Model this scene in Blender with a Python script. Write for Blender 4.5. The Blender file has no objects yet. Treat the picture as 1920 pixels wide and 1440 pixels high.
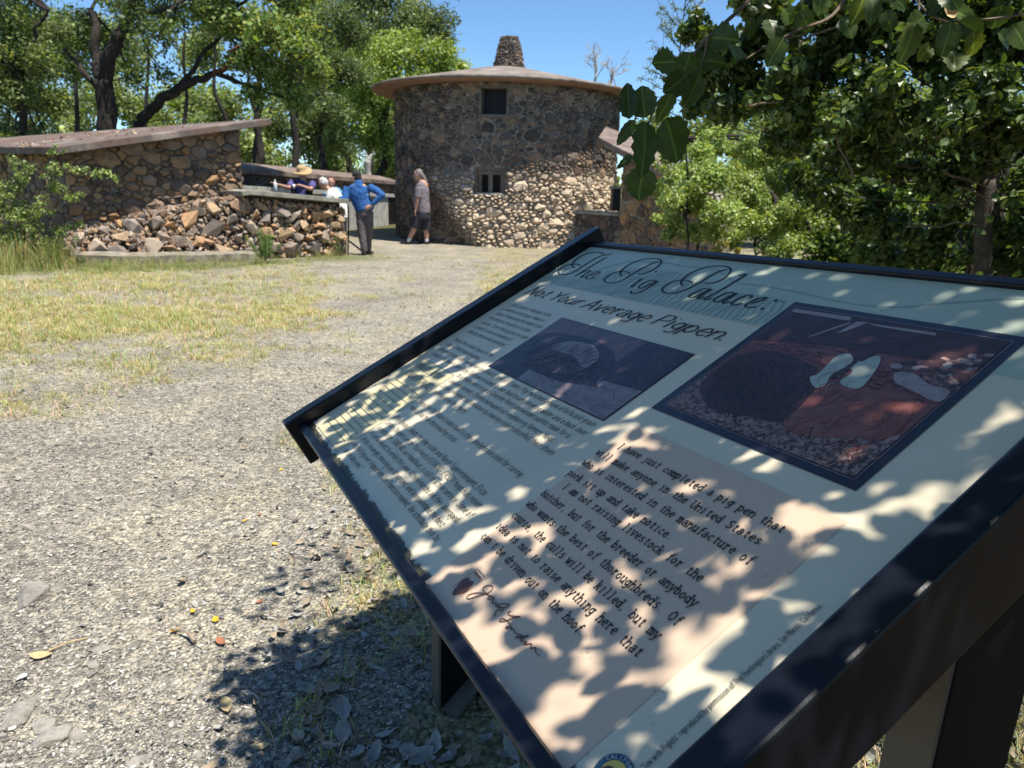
import bpy, bmesh, math, random
import numpy as np
from mathutils import Vector, Matrix, Euler

random.seed(7); RNG = np.random.default_rng(7)
SC = bpy.context.scene
COL = SC.collection
PI = math.pi

# ------------------------------------------------------------------ camera
FPX = 1335.0                                    # focal length for a 1920 px wide frame
PITCH, ROLL = math.radians(15.5), math.radians(1.7)
CAM = np.array([0.0, 0.0, 1.0])
_r = np.array([1.0, 0, 0]); _f = np.array([0, math.cos(PITCH), -math.sin(PITCH)]); _u = np.array([0, math.sin(PITCH), math.cos(PITCH)])
CR = _r*math.cos(ROLL) + _u*math.sin(ROLL); CU = _u*math.cos(ROLL) - _r*math.sin(ROLL)
cam_d = bpy.data.cameras.new('camera'); cam = bpy.data.objects.new('camera', cam_d); COL.objects.link(cam)
cam_d.sensor_width = 36; cam_d.lens = 36*FPX/1920; cam_d.clip_start = 0.05; cam_d.clip_end = 600
cam.matrix_world = Matrix(((CR[0], CU[0], -_f[0], 0), (CR[1], CU[1], -_f[1], 0), (CR[2], CU[2], -_f[2], 1.0), (0, 0, 0, 1)))
cam_d.dof.use_dof = True; cam_d.dof.focus_distance = 0.95; cam_d.dof.aperture_fstop = 13.0
SC.camera = cam

# ------------------------------------------------------------------ light
SUN_EL, SUN_AZ = math.radians(71), math.radians(126)      # azimuth clockwise from +Y
SUN = np.array([math.cos(SUN_EL)*math.sin(SUN_AZ), math.cos(SUN_EL)*math.cos(SUN_AZ), math.sin(SUN_EL)])
w = bpy.data.worlds.new('World'); SC.world = w; w.use_nodes = True
nt = w.node_tree; bg = nt.nodes['Background']
sky = nt.nodes.new('ShaderNodeTexSky'); sky.sky_type = 'NISHITA'; sky.sun_disc = False
sky.sun_elevation = SUN_EL; sky.sun_rotation = SUN_AZ; sky.altitude = 2200; sky.air_density = 1.0; sky.dust_density = 0.0; sky.ozone_density = 4.5
grade = nt.nodes.new('ShaderNodeMix'); grade.data_type = 'RGBA'; grade.blend_type = 'MULTIPLY'; grade.inputs[0].default_value = 1.0; grade.inputs[7].default_value = (.87, 1.02, 1.06, 1)
nt.links.new(sky.outputs[0], grade.inputs[6]); nt.links.new(grade.outputs[2], bg.inputs[0]); bg.inputs[1].default_value = 0.110
sl = bpy.data.lights.new('sun', 'SUN'); sl.energy = 5.0; sl.angle = math.radians(0.53); sl.color = (1.0, 0.94, 0.84)
so = bpy.data.objects.new('sun', sl); COL.objects.link(so)
so.rotation_euler = Vector((SUN[0], SUN[1], SUN[2])).to_track_quat('Z', 'Y').to_euler()
SC.view_settings.view_transform = 'Standard'; SC.view_settings.look = 'None'
SC.view_settings.exposure = 0.66; SC.view_settings.gamma = 1.0; SC.view_settings.use_curve_mapping = False
SC.render.engine = 'CYCLES'
try:
    SC.cycles.max_bounces = 8; SC.cycles.transparent_max_bounces = 4; SC.cycles.diffuse_bounces = 3; SC.cycles.glossy_bounces = 3
    SC.cycles.transmission_bounces = 4
except Exception: pass

# ------------------------------------------------------------------ placing helpers
def ray(x, y):
    return CR*((x-960)/FPX) - CU*((y-720)/FPX) + _f
def at(x, y, Y):
    d = ray(x, y); return CAM + d*(Y/d[1])
def gz(x, y):
    """height of the ground: slopes gently down away from the sign, then level"""
    y = np.asarray(y, float)
    return np.where(y < 15, 0.04-0.0335*np.maximum(y, -4), -0.4625)
def gnd(x, y):
    d = ray(x, y); t = (0.04-1)/(d[2]+.0335*d[1]); P = CAM+t*d
    if P[1] > 15 or t < 0: t = (-.4625-1)/d[2]; P = CAM+t*d
    return P
def proj(P):
    P = np.asarray(P, float)-CAM
    z = P@_f; z = np.where(z < 1e-3, 1e-3, z)
    return 960+FPX*(P@CR)/z, 720-FPX*(P@CU)/z, P@_f

# ------------------------------------------------------------------ object helpers
def tag(o, label=None, cat=None, group=None, kind=None):
    if label: o['label'] = label
    if cat: o['category'] = cat
    if group: o['group'] = group
    if kind: o['kind'] = kind
    return o
def thing(name, label, cat, loc, group=None):
    o = bpy.data.objects.new(name, None); COL.objects.link(o); o.empty_display_size = 0.1
    o.location = [float(c) for c in loc]
    return tag(o, label, cat, group)
def wloc(o):
    p = np.zeros(3)
    while o is not None:
        p = p+np.array(o.location); o = o.parent
    return p
def mesh(name, V, F, tint=None, uv=None, smooth=False):
    V = np.asarray(V, np.float32); me = bpy.data.meshes.new(name)
    if isinstance(F, np.ndarray):
        n, k = F.shape
        me.vertices.add(len(V)); me.vertices.foreach_set('co', V.ravel())
        me.loops.add(n*k); me.loops.foreach_set('vertex_index', F.astype(np.int32).ravel())
        me.polygons.add(n); me.polygons.foreach_set('loop_start', np.arange(0, n*k, k, dtype=np.int32))
        try: me.polygons.foreach_set('loop_total', np.full(n, k, np.int32))
        except Exception: pass
        me.update(calc_edges=True)
    else:
        me.from_pydata([tuple(map(float, v)) for v in V], [], [tuple(int(i) for i in f) for f in F])
    if tint is not None:
        t = np.asarray(tint, np.float32)
        if t.ndim == 1: t = np.tile(t, (len(V), 1))
        if t.shape[1] == 3: t = np.hstack([t, np.ones((len(t), 1), np.float32)])
        a = me.color_attributes.new('tint', 'FLOAT_COLOR', 'POINT'); a.data.foreach_set('color', t.astype(np.float32).ravel())
    if smooth: me.polygons.foreach_set('use_smooth', np.ones(len(me.polygons), bool))
    me.update()
    return me
def put(name, V, F, m, parent=None, tint=None, smooth=False, kind=None, label=None, cat=None, group=None):
    """V in world coordinates; linked as one mesh object (a part of parent if given)"""
    V = np.asarray(V, float)
    if parent is not None: V = V-wloc(parent)
    me = mesh(name, V, F, tint, smooth=smooth); me.materials.append(m)
    o = bpy.data.objects.new(name, me); COL.objects.link(o); o.parent = parent
    return tag(o, label, cat, group, kind)
class MB:
    """collects verts and faces (world coordinates) for one mesh"""
    def __init__(s): s.V = []; s.F = []; s.T = []; s.n = 0
    def add(s, V, F, t=None):
        V = np.asarray(V, float); s.V.append(V)
        s.F += [tuple(i+s.n for i in f) for f in F]; s.n += len(V)
        s.T.append(np.tile(np.asarray(t if t is not None else (1, 1, 1), float), (len(V), 1)))
    def build(s, name, m, parent=None, smooth=False, **k):
        return put(name, np.vstack(s.V), s.F, m, parent, tint=np.vstack(s.T), smooth=smooth, **k)
BOXF = [(0, 3, 2, 1), (4, 5, 6, 7), (0, 1, 5, 4), (1, 2, 6, 5), (2, 3, 7, 6), (3, 0, 4, 7)]
def hexa(b, t):
    """8 corners: bottom ring b (ccw), top ring t"""
    return np.array(list(b)+list(t), float), BOXF
def box(c, s, rz=0.0):
    c = np.array(c, float); hx, hy, hz = np.array(s)/2
    q = [(-hx, -hy), (hx, -hy), (hx, hy), (-hx, hy)]; co, si = math.cos(rz), math.sin(rz)
    R = [(x*co-y*si, x*si+y*co) for x, y in q]
    return hexa([c+(x, y, -hz) for x, y in R], [c+(x, y, hz) for x, y in R])
def bevel_box(name, V, F, m, parent, r=0.004, seg=2, **k):
    o = put(name, V, F, m, parent, **k)
    bm = bmesh.new(); bm.from_mesh(o.data); bmesh.ops.recalc_face_normals(bm, faces=bm.faces)
    bmesh.ops.bevel(bm, geom=list(bm.edges), offset=r, segments=seg, affect='EDGES', profile=0.5)
    bm.to_mesh(o.data); bm.free(); return o
def frame_of(d):
    d = d/np.linalg.norm(d); a = np.array([0, 0, 1.0]) if abs(d[2]) < .9 else np.array([1.0, 0, 0])
    x = np.cross(a, d); x /= np.linalg.norm(x); return x, np.cross(d, x)
def tube(P, R, n=8, cap=True, jit=0.0):
    """tapered tube through P with radii R"""
    P = np.asarray(P, float); m = len(P); R = np.broadcast_to(np.asarray(R, float), (m,))
    V = []; F = []; px = None
    for i in range(m):
        d = P[min(i+1, m-1)]-P[max(i-1, 0)]
        if np.linalg.norm(d) < 1e-9: d = np.array([0, 0, 1.0])
        x, y = frame_of(d)
        if px is not None:
            dn = d/np.linalg.norm(d); x = px-dn*(px@dn); x /= max(np.linalg.norm(x), 1e-9); y = np.cross(dn, x)
        px = x
        for k in range(n):
            a = 2*PI*k/n; rr = R[i]*(1+jit*random.uniform(-1, 1))
            V.append(P[i]+x*math.cos(a)*rr+y*math.sin(a)*rr)
    for i in range(m-1):
        for k in range(n):
            a = i*n+k; b = i*n+(k+1) % n; F.append((a, b, b+n, a+n))
    if cap:
        F.append(tuple(range(n-1, -1, -1))); F.append(tuple((m-1)*n+k for k in range(n)))
    return np.array(V), F
def crom(P, k=6, closed=False):
    """Catmull-Rom through P"""
    P = np.asarray(P, float); n = len(P)
    if n < 3 and not closed: return P
    out = []
    for i in range(n if closed else n-1):
        if closed: a, b, c, d = P[(i-1) % n], P[i], P[(i+1) % n], P[(i+2) % n]
        else: a, b, c, d = P[max(i-1, 0)], P[i], P[i+1], P[min(i+2, n-1)]
        for j in range(k):
            t = j/k; out.append(.5*((2*b)+(-a+c)*t+(2*a-5*b+4*c-d)*t*t+(-a+3*b-3*c+d)*t**3))
    if not closed: out.append(P[-1])
    else: out.append(out[0])
    return np.array(out)
def _h(ix, iy, s):
    n = (ix*374761393+iy*668265263+s*1442695041) & 0xffffffff
    n = ((n ^ (n >> 13))*1274126177) & 0xffffffff
    return ((n ^ (n >> 16)) & 0xffff)/65535.0
def noise2(x, y, sc=1.0, s=0, o=3):
    x = np.asarray(x, float)*sc; y = np.asarray(y, float)*sc; r = 0; amp = .5; tot = 0
    for k in range(o):
        ix = np.floor(x).astype(np.int64); iy = np.floor(y).astype(np.int64); fx = x-ix; fy = y-iy
        fx = fx*fx*(3-2*fx); fy = fy*fy*(3-2*fy)
        v = (_h(ix, iy, s+k)*(1-fx)+_h(ix+1, iy, s+k)*fx)*(1-fy)+(_h(ix, iy+1, s+k)*(1-fx)+_h(ix+1, iy+1, s+k)*fx)*fy
        r = r+v*amp; tot += amp; amp *= .5; x = x*2+17.3; y = y*2+9.1
    return r/tot

# ------------------------------------------------------------------ materials
def newmat(name):
    m = bpy.data.materials.new(name); m.use_nodes = True
    return m, m.node_tree, m.node_tree.nodes['Principled BSDF']
def N(nt, t, **k):
    n = nt.nodes.new(t)
    for a, b in k.items():
        if a in n.inputs: n.inputs[a].default_value = b
        else: setattr(n, a, b)
    return n
def ramp(nt, fac, stops):
    r = nt.nodes.new('ShaderNodeValToRGB'); nt.links.new(fac, r.inputs[0]); e = r.color_ramp.elements
    while len(e) < len(stops): e.new(.5)
    for i, (p, c) in enumerate(stops): e[i].position = p; e[i].color = (*c, 1)
    return r.outputs[0]
def mix(nt, a, b, fac, mode='MIX'):
    m = nt.nodes.new('ShaderNodeMix'); m.data_type = 'RGBA'; m.blend_type = mode
    for s, v in ((6, a), (7, b), (0, fac)):
        if hasattr(v, 'is_linked') or hasattr(v, 'node'): nt.links.new(v, m.inputs[s])
        elif s == 0: m.inputs[0].default_value = v
        else: m.inputs[s].default_value = (*v, 1)
    return m.outputs[2]
def coord(nt, obj=True):
    if obj: return N(nt, 'ShaderNodeTexCoord').outputs['Object']
    return N(nt, 'ShaderNodeNewGeometry').outputs['Position']
def bump(nt, p, h, strength=.3, dist=.01):
    b = N(nt, 'ShaderNodeBump', Strength=strength, Distance=dist); nt.links.new(h, b.inputs['Height']); nt.links.new(b.outputs[0], p.inputs['Normal'])
def surf(name, stops, scale=6.0, rough=.85, bmp=.3, bdist=.01, tint=False, detail=6, bscale=None, spec=.3, metallic=0, coat=0):
    """noise-ramped surface in world position; tint multiplies by the mesh's own colour attribute"""
    m, nt, p = newmat(name); c = coord(nt, False)
    n = N(nt, 'ShaderNodeTexNoise', Scale=scale, Detail=detail, Roughness=.62); nt.links.new(c, n.inputs['Vector'])
    col = ramp(nt, n.outputs['Fac'], stops)
    if tint:
        a = N(nt, 'ShaderNodeAttribute', attribute_name='tint'); col = mix(nt, col, a.outputs['Color'], 1.0, 'MULTIPLY')
    nt.links.new(col, p.inputs['Base Color']); p.inputs['Roughness'].default_value = rough
    p.inputs['Specular IOR Level'].default_value = spec; p.inputs['Metallic'].default_value = metallic
    p.inputs['Coat Weight'].default_value = coat
    if bmp:
        n2 = N(nt, 'ShaderNodeTexNoise', Scale=bscale or scale*4, Detail=5, Roughness=.6); nt.links.new(c, n2.inputs['Vector'])
        bump(nt, p, n2.outputs['Fac'], bmp, bdist)
    return m
W1 = (1, 1, 1)
M = {}
M['stone'] = surf('stone', [(.25, (.5, .47, .44)), (.45, (.95, .93, .9)), (.6, (1.15, 1.05, .95)), (.8, (1.6, 1.45, 1.25))], 9, .9, .55, .012, tint=True, bscale=38)
M['mortar'] = surf('mortar', [(.3, (.15, .13, .10)), (.5, (.30, .265, .215)), (.7, (.45, .40, .335))], 7, .95, .6, .015, bscale=45)
M['dark_mortar'] = surf('dark_mortar', [(.3, (.05, .04, .032)), (.7, (.15, .12, .09))], 7, .95, .6, .02, bscale=30)
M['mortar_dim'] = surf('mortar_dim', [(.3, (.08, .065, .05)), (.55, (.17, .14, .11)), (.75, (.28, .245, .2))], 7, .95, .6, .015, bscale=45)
M['concrete'] = surf('concrete', [(.25, (.22, .21, .18)), (.5, (.40, .385, .34)), (.75, (.55, .53, .47))], 5, .9, .4, .006, bscale=60)
M['cap_concrete'] = surf('cap_concrete', [(.25, (.13, .125, .1)), (.5, (.27, .26, .21)), (.8, (.42, .4, .33))], 6, .9, .5, .008, bscale=50)
M['roof'] = surf('roof_slab', [(.3, (.095, .068, .056)), (.5, (.18, .135, .112)), (.62, (.245, .195, .165)), (.8, (.36, .31, .27))], 3.5, .9, .35, .006, bscale=40)
M['roof_top'] = surf('roof_top', [(.28, (.09, .056, .043)), (.42, (.165, .112, .088)), (.52, (.12, .10, .092)), (.62, (.24, .185, .155)), (.74, (.31, .265, .23)), (.82, (.45, .41, .35))], 2.2, .92, .4, .006, bscale=35)
M['soffit'] = surf('soffit', [(.3, (.21, .12, .085)), (.7, (.31, .195, .145))], 4, .9, .2, .005)
M['tower_roof'] = surf('tower_roof', [(.25, (.085, .065, .052)), (.42, (.16, .13, .11)), (.56, (.24, .205, .175)), (.72, (.33, .295, .26))], 2.0, .9, .35, .008, bscale=30)
M['wood'] = surf('weathered_wood', [(.3, (.06, .045, .035)), (.6, (.14, .105, .08)), (.8, (.22, .18, .14))], 8, .85, .5, .01, bscale=40)
M['bark'] = surf('bark', [(.3, (.014, .011, .009)), (.6, (.040, .033, .027)), (.8, (.085, .072, .06))], 9, .9, .8, .02, bscale=28)
M['bark_light'] = surf('bark_light', [(.3, (.10, .075, .05)), (.6, (.20, .15, .105)), (.8, (.3, .25, .19))], 8, .85, .6, .008, bscale=40)
M['bark_dim'] = surf('bark_dim', [(.3, (.04, .034, .026)), (.55, (.09, .075, .058)), (.7, (.17, .15, .12))], 14, .9, .7, .01, bscale=50)
M['bark_red'] = surf('bark_red', [(.3, (.10, .03, .018)), (.6, (.19, .065, .035)), (.8, (.24, .12, .07))], 6, .7, .4, .01)
M['bark_pale'] = surf('bark_pale', [(.3, (.30, .27, .24)), (.7, (.55, .52, .47))], 8, .9, .4, .01)
M['iron'] = surf('iron', [(.3, (.012, .011, .01)), (.7, (.035, .03, .026))], 20, .6, .3, .003)
M['window_frame'] = surf('window_frame', [(.3, (.10, .085, .068)), (.7, (.20, .175, .145))], 8, .9, .4, .006)
M['dark_inside'] = surf('dark_inside', [(.3, (.004, .005, .008)), (.7, (.01, .012, .018))], 4, .5, 0)
M['bright_stone'] = M['stone']

def leafmat(name, trans=.28, rough=.42, spec=.35):
    m, nt, p = newmat(name); a = N(nt, 'ShaderNodeAttribute', attribute_name='tint')
    nt.links.new(a.outputs['Color'], p.inputs['Base Color']); p.inputs['Roughness'].default_value = rough
    p.inputs['Specular IOR Level'].default_value = spec
    t = N(nt, 'ShaderNodeBsdfTranslucent'); g = mix(nt, a.outputs['Color'], (1.7, 1.65, .5), 1.0, 'MULTIPLY')
    nt.links.new(g, t.inputs[0]); ms = N(nt, 'ShaderNodeMixShader'); ms.inputs[0].default_value = trans
    nt.links.new(p.outputs[0], ms.inputs[1]); nt.links.new(t.outputs[0], ms.inputs[2])
    nt.links.new(ms.outputs[0], nt.nodes['Material Output'].inputs[0]); return m
M['leaf'] = leafmat('leaf'); M['leaf_far'] = leafmat('leaf_far', .34, .5, .3)
M['grass'] = leafmat('grass_blade', .25, .6, .2)
M['oak_leaf'] = leafmat('oak_leaf', .30, .38, .4)

# near-black semi-gloss powder coat of the sign frame
m, nt, p = newmat('frame_paint'); c = coord(nt, False)
n = N(nt, 'ShaderNodeTexNoise', Scale=14.0, Detail=8, Roughness=.7); nt.links.new(c, n.inputs['Vector'])
nt.links.new(ramp(nt, n.outputs['Fac'], [(.35, (.004, .005, .009)), (.62, (.007, .009, .015)), (.78, (.022, .022, .024))]), p.inputs['Base Color'])
r = N(nt, 'ShaderNodeMapRange'); nt.links.new(n.outputs['Fac'], r.inputs[0]); r.inputs[3].default_value = .2; r.inputs[4].default_value = .42
nt.links.new(r.outputs[0], p.inputs['Roughness']); p.inputs['Specular IOR Level'].default_value = .34; M['frame'] = m
n2 = N(nt, 'ShaderNodeTexNoise', Scale=400.0, Detail=2); nt.links.new(c, n2.inputs['Vector']); bump(nt, p, n2.outputs['Fac'], .06, .001)

def printmat(name, base, mott=.1, rough=.36, dirt=True, fine=420.0):
    """printed laminate: base ink with mottling, dirt specks and a satin face"""
    m, nt, p = newmat(name); c = coord(nt, False)
    n = N(nt, 'ShaderNodeTexNoise', Scale=5.0, Detail=5); nt.links.new(c, n.inputs['Vector'])
    b = np.array(base); col = ramp(nt, n.outputs['Fac'], [(.3, tuple(b*(1-mott))), (.7, tuple(b*(1+mott)))])
    if dirt:
        s = N(nt, 'ShaderNodeTexNoise', Scale=fine, Detail=3, Roughness=.7); nt.links.new(c, s.inputs['Vector'])
        s2 = N(nt, 'ShaderNodeTexNoise', Scale=22.0, Detail=4, Roughness=.8); nt.links.new(c, s2.inputs['Vector'])
        a = N(nt, 'ShaderNodeMath', operation='MULTIPLY'); nt.links.new(s.outputs['Fac'], a.inputs[0]); nt.links.new(s2.outputs['Fac'], a.inputs[1])
        k = ramp(nt, a.outputs[0], [(.355, (0, 0, 0)), (.43, (.75, .75, .75))])
        col = mix(nt, col, tuple(b*.35), k)
        rr = N(nt, 'ShaderNodeMapRange'); nt.links.new(n.outputs['Fac'], rr.inputs[0]); rr.inputs[3].default_value = rough-.06; rr.inputs[4].default_value = rough+.14
        nt.links.new(rr.outputs[0], p.inputs['Roughness'])
    else: p.inputs['Roughness'].default_value = rough
    nt.links.new(col, p.inputs['Base Color']); p.inputs['Specular IOR Level'].default_value = .5
    return m

# ================================================================== ground under everything
# (built further down; the sign comes in its own section)
SU = np.array([.45377928, -.89057502, .03099193]); SV = np.array([-.78097407, -.41420124, -.46745784]); SN = np.array([-.42914317, -.18791878, .88347194])
SN = np.cross(SU, SV); SN = SN if SN[2] > 0 else -SN
SO = np.array([.14189705, 1.37508597, .89363081])
PW, PH = .889, .612
def SP(u, v, h=0.0): return SO+SU*u+SV*v+SN*h

# ---- single-stroke lettering, drawn as flat ribbons
GL = {}
def _g(s):
    for ln in s.strip().split('\n'):
        ch, wd, rest = ln.split(' ', 2); st = []
        for part in rest.split('|'):
            k, *pts = part.split(); st.append((k, [tuple(map(float, q.split(','))) for q in pts]))
        GL[ch] = (float(wd), st)
_g('''a .8 C .18,.8 .38,1 .6,.95 .68,.7 .68,.12 .78,0|O .68,.5 .35,.55 .12,.28 .35,0 .66,.2
b .8 L .15,1.5 .15,0|O .15,.5 .45,1 .75,.5 .45,0|S .1,1.5
c .75 C .7,.8 .45,1 .12,.5 .45,0 .72,.2
d .82 L .7,1.5 .7,0|O .7,.5 .4,1 .1,.5 .4,0|S .62,1.5|S .76,0
e .76 C .13,.52 .7,.56 .62,.9 .42,1 .12,.5 .42,0 .7,.18
f .6 C .75,1.4 .55,1.5 .38,1.25 .38,0|L .15,1 .65,1|S .38,0
g .8 O .68,.5 .4,1 .12,.5 .4,.1|C .7,1 .7,-.1 .55,-.45 .2,-.4|S .74,1
h .82 L .15,1.5 .15,0|C .15,.6 .45,1 .7,.75 .7,0|S .15,0|S .7,0|S .1,1.5
i .42 L .22,1 .22,0|L .22,1.34 .22,1.44|S .22,0|S .14,1
j .45 C .3,1 .3,-.2 .15,-.45 0,-.4|L .3,1.34 .3,1.44|S .22,1
k .78 L .15,1.5 .15,0|L .68,1 .16,.42|L .33,.6 .72,0|S .15,0|S .7,0|S .1,1.5
l .42 L .22,1.5 .22,0|S .22,0|S .12,1.5
m 1.1 L .1,1 .1,0|C .1,.7 .36,1 .54,.75 .54,0|C .54,.7 .8,1 .98,.75 .98,0|S .1,0|S .54,0|S .98,0|S .04,1
n .82 L .15,1 .15,0|C .15,.65 .45,1 .7,.75 .7,0|S .15,0|S .7,0|S .1,1
o .82 O .12,.5 .42,1 .72,.5 .42,0
p .84 L .15,1 .15,-.5|O .15,.5 .45,1 .75,.5 .45,0|S .15,-.5|S .1,1
q .84 L .7,1 .7,-.5|O .7,.5 .4,1 .1,.5 .4,0|S .7,-.5
r .62 L .2,1 .2,0|C .2,.6 .42,.97 .64,.9|S .22,0|S .13,1
s .7 C .62,.85 .38,1 .15,.78 .38,.52 .65,.27 .38,0 .12,.18
t .58 C .32,1.35 .32,.25 .42,.02 .62,.12|L .1,1 .58,1
u .82 C .15,1 .15,.25 .4,0 .68,.35|L .7,1 .7,0|S .1,1|S .62,1|S .76,0
v .78 L .1,1 .4,0 .72,1|S .1,1|S .72,1
w 1.05 L .06,1 .3,0 .52,.85 .76,0 1,1|S .06,1|S 1,1
x .78 L .12,1 .68,0|L .66,1 .1,0|S .12,1|S .66,1|S .1,0|S .68,0
y .78 L .12,1 .42,0|C .74,1 .42,0 .28,-.4 .06,-.45|S .12,1|S .74,1
z .72 L .15,1 .66,1 .13,0 .68,0
A 1 L .05,0 .5,1.5 .95,0|L .22,.5 .78,.5|S .05,0|S .95,0
B .9 L .15,0 .15,1.5|C .15,1.5 .65,1.42 .66,.9 .15,.8|C .15,.8 .75,.7 .75,.1 .15,0
C .98 C .88,1.25 .55,1.5 .12,.75 .55,0 .88,.25
D 1.05 L .15,0 .15,1.5|C .15,1.5 .7,1.38 .92,.75 .7,.12 .15,0
E .85 L .75,1.5 .15,1.5 .15,0 .77,0|L .15,.8 .6,.8
F .8 L .75,1.5 .15,1.5 .15,0|L .15,.8 .6,.8
G 1 C .88,1.25 .55,1.5 .12,.75 .55,0 .85,.2|L .6,.65 .87,.65 .87,.1
H 1.05 L .15,0 .15,1.5|L .85,0 .85,1.5|L .15,.8 .85,.8
I .5 L .25,0 .25,1.5|S .25,0|S .25,1.5
J .6 C .45,1.5 .45,.2 .3,-.1 .02,-.1
K .95 L .15,0 .15,1.5|L .8,1.5 .16,.7|L .35,.9 .85,0
L .8 L .15,1.5 .15,0 .75,0
M 1.2 L .1,0 .15,1.5 .6,.3 1.05,1.5 1.1,0
N 1.05 L .15,0 .15,1.5 .88,0 .88,1.5
O 1.1 O .1,.75 .55,1.5 1,.75 .55,0
P .88 L .15,0 .15,1.5|C .15,1.5 .75,1.42 .75,.78 .15,.7
R .92 L .15,0 .15,1.5|C .15,1.5 .72,1.42 .7,.85 .15,.75|L .4,.77 .85,0
S .85 C .75,1.3 .45,1.5 .15,1.15 .45,.78 .75,.38 .42,0 .1,.2
T .95 L .05,1.5 .9,1.5|L .48,1.5 .48,0
U 1 C .15,1.5 .15,.4 .5,0 .85,.4 .85,1.5|S .1,1.5|S .85,1.5
W 1.4 L .05,1.5 .38,0 .7,1.3 1.02,0 1.35,1.5
Y .95 L .05,1.5 .48,.7 .9,1.5|L .48,.7 .48,0
0 .8 O .12,.75 .42,1.4 .72,.75 .42,0
1 .55 L .15,1.15 .32,1.4 .32,0
3 .75 C .15,1.25 .5,1.35 .5,.85 .3,.75 .6,.6 .6,.05 .12,.1
5 .75 L .65,1.4 .22,1.4 .18,.8|C .18,.8 .65,.8 .6,.1 .12,.08
6 .78 C .62,1.4 .2,.9 .15,.35 .42,0 .68,.35 .42,.7 .18,.45
7 .75 L .12,1.4 .68,1.4 .28,0
8 .78 O .4,.75 .2,1.08 .4,1.4 .6,1.08 .4,.75 .14,.38 .4,0 .66,.38
. .35 L .15,.0 .15,.16
, .35 L .2,.14 .1,-.25
: .4 L .18,.0 .18,.16|L .2,.75 .2,.91
' .3 L .2,1.45 .14,1.15
" .45 L .15,1.45 .12,1.15|L .33,1.45 .3,1.15
- .6 L .12,.5 .48,.5''')
def ribbon(mb, pts, wid, place, h, closed=False, pen=None):
    P = np.asarray(pts, float)
    if len(P) < 2: return
    d = np.gradient(P, axis=0); l = np.linalg.norm(d, axis=1); l[l == 0] = 1; nn = np.c_[-d[:, 1], d[:, 0]]/l[:, None]
    ww = np.full(len(P), wid)
    if pen is not None:                                           # broad-nib swelling on the down-strokes
        ww = wid*(.55+pen*np.abs(d[:, 1]/l))
    A = P+nn*ww[:, None]/2; B = P-nn*ww[:, None]/2; V = []; F = []
    for i in range(len(P)):
        V.append(place(*A[i], h)); V.append(place(*B[i], h))
        if i: F.append((2*i-2, 2*i-1, 2*i+1, 2*i))
    mb.add(V, F)
def text(mb, s, x0, y0, xh, weight, place, h, x1=None, slant=0., wf=1., mono=None, serif=False, space=.55, gap=.12, pen=None):
    """baseline starts at (x0, y0) in a frame whose y runs down; fitted to end at x1"""
    adv = []; x = 0
    for ch in s:
        adv.append(x)
        if mono: x += mono
        else: x += space if ch == ' ' else (GL[ch][0]+gap)
    sx = xh*wf
    if x1 is not None: sx = (x1-x0)/(x-(gap if not mono else .3))
    for ch, a in zip(s, adv):
        if ch == ' ' or ch not in GL: continue
        wd, st = GL[ch]; kx = min(1, mono*.97/wd) if mono else 1; off = (mono-wd*kx)/2 if mono else 0
        for k, pts in st:
            pts = [((a+off+px*kx), py) for px, py in pts]
            if k == 'S':
                if not serif: continue
                px, py = pts[0]; pts = [(px-.17, py), (px+.17, py)]
            if k == 'L' and len(pts) > 2:                        # sharp corners: one ribbon to each straight
                for e0, e1 in zip(pts[:-1], pts[1:]):
                    Q = np.array([e0, e1], float); Q = np.c_[x0+Q[:, 0]*sx+slant*Q[:, 1]*xh, y0-Q[:, 1]*xh]; dd = Q[1]-Q[0]; dd = dd/max(np.linalg.norm(dd), 1e-9)*weight*.4; Q[0] -= dd; Q[1] += dd
                    ribbon(mb, Q, weight, place, h, pen=pen)
                continue
            Q = np.array(pts)
            if k == 'C': Q = crom(Q, 4)
            if k == 'O': Q = crom(Q, 5, True)
            Q = np.c_[x0+Q[:, 0]*sx+slant*Q[:, 1]*xh, y0-Q[:, 1]*xh]
            ribbon(mb, Q, weight, place, h, pen=pen)
def flat(mb, P, place, h, t=None):
    mb.add([place(u, v, h) for u, v in P], [tuple(range(len(P)))], t)
def rect(a, b, c, d): return [(a, c), (a, d), (b, d), (b, c)]

sign = thing('interpretive_sign', 'tilted interpretive panel in a black metal frame, titled The Pig Palace, dappled by leaf shadows', 'information sign', (SP(.45, .3)[0], SP(.45, .3)[1], float(gz(0, SP(.45, .3)[1]))))
def sbox(name, u0, u1, v0, v1, h0, h1, m, parent=sign, r=.003, **k):
    q = [(u0, v0), (u0, v1), (u1, v1), (u1, v0)]
    V, F = hexa([SP(u, v, h0) for u, v in q], [SP(u, v, h1) for u, v in q])
    return bevel_box(name, V, F, m, parent, r, **k) if r else put(name, V, F, m, parent, **k)
sbox('side_rail', -.033, -.003, -.036, .645, -.063, .022, M['frame'], label='black side rail at the far end of the panel')
sbox('side_rail', .8915, .923, -.036, .645, -.063, .020, M['frame'], label='black side rail nearest the camera, reflecting the sky')
sbox('top_rail', -.0025, .891, -.0125, .0005, -.03, .006, M['frame'], r=.002)
sbox('bottom_rail', -.0025, .891, .6125, .628, -.034, .008, M['frame'], r=.003)
sbox('back_plate', -.0025, .891, .001, .612, -.03, -.004, M['frame'], r=0)
panel_m = printmat('panel_laminate', (.68, .605, .445), .06)
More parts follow.
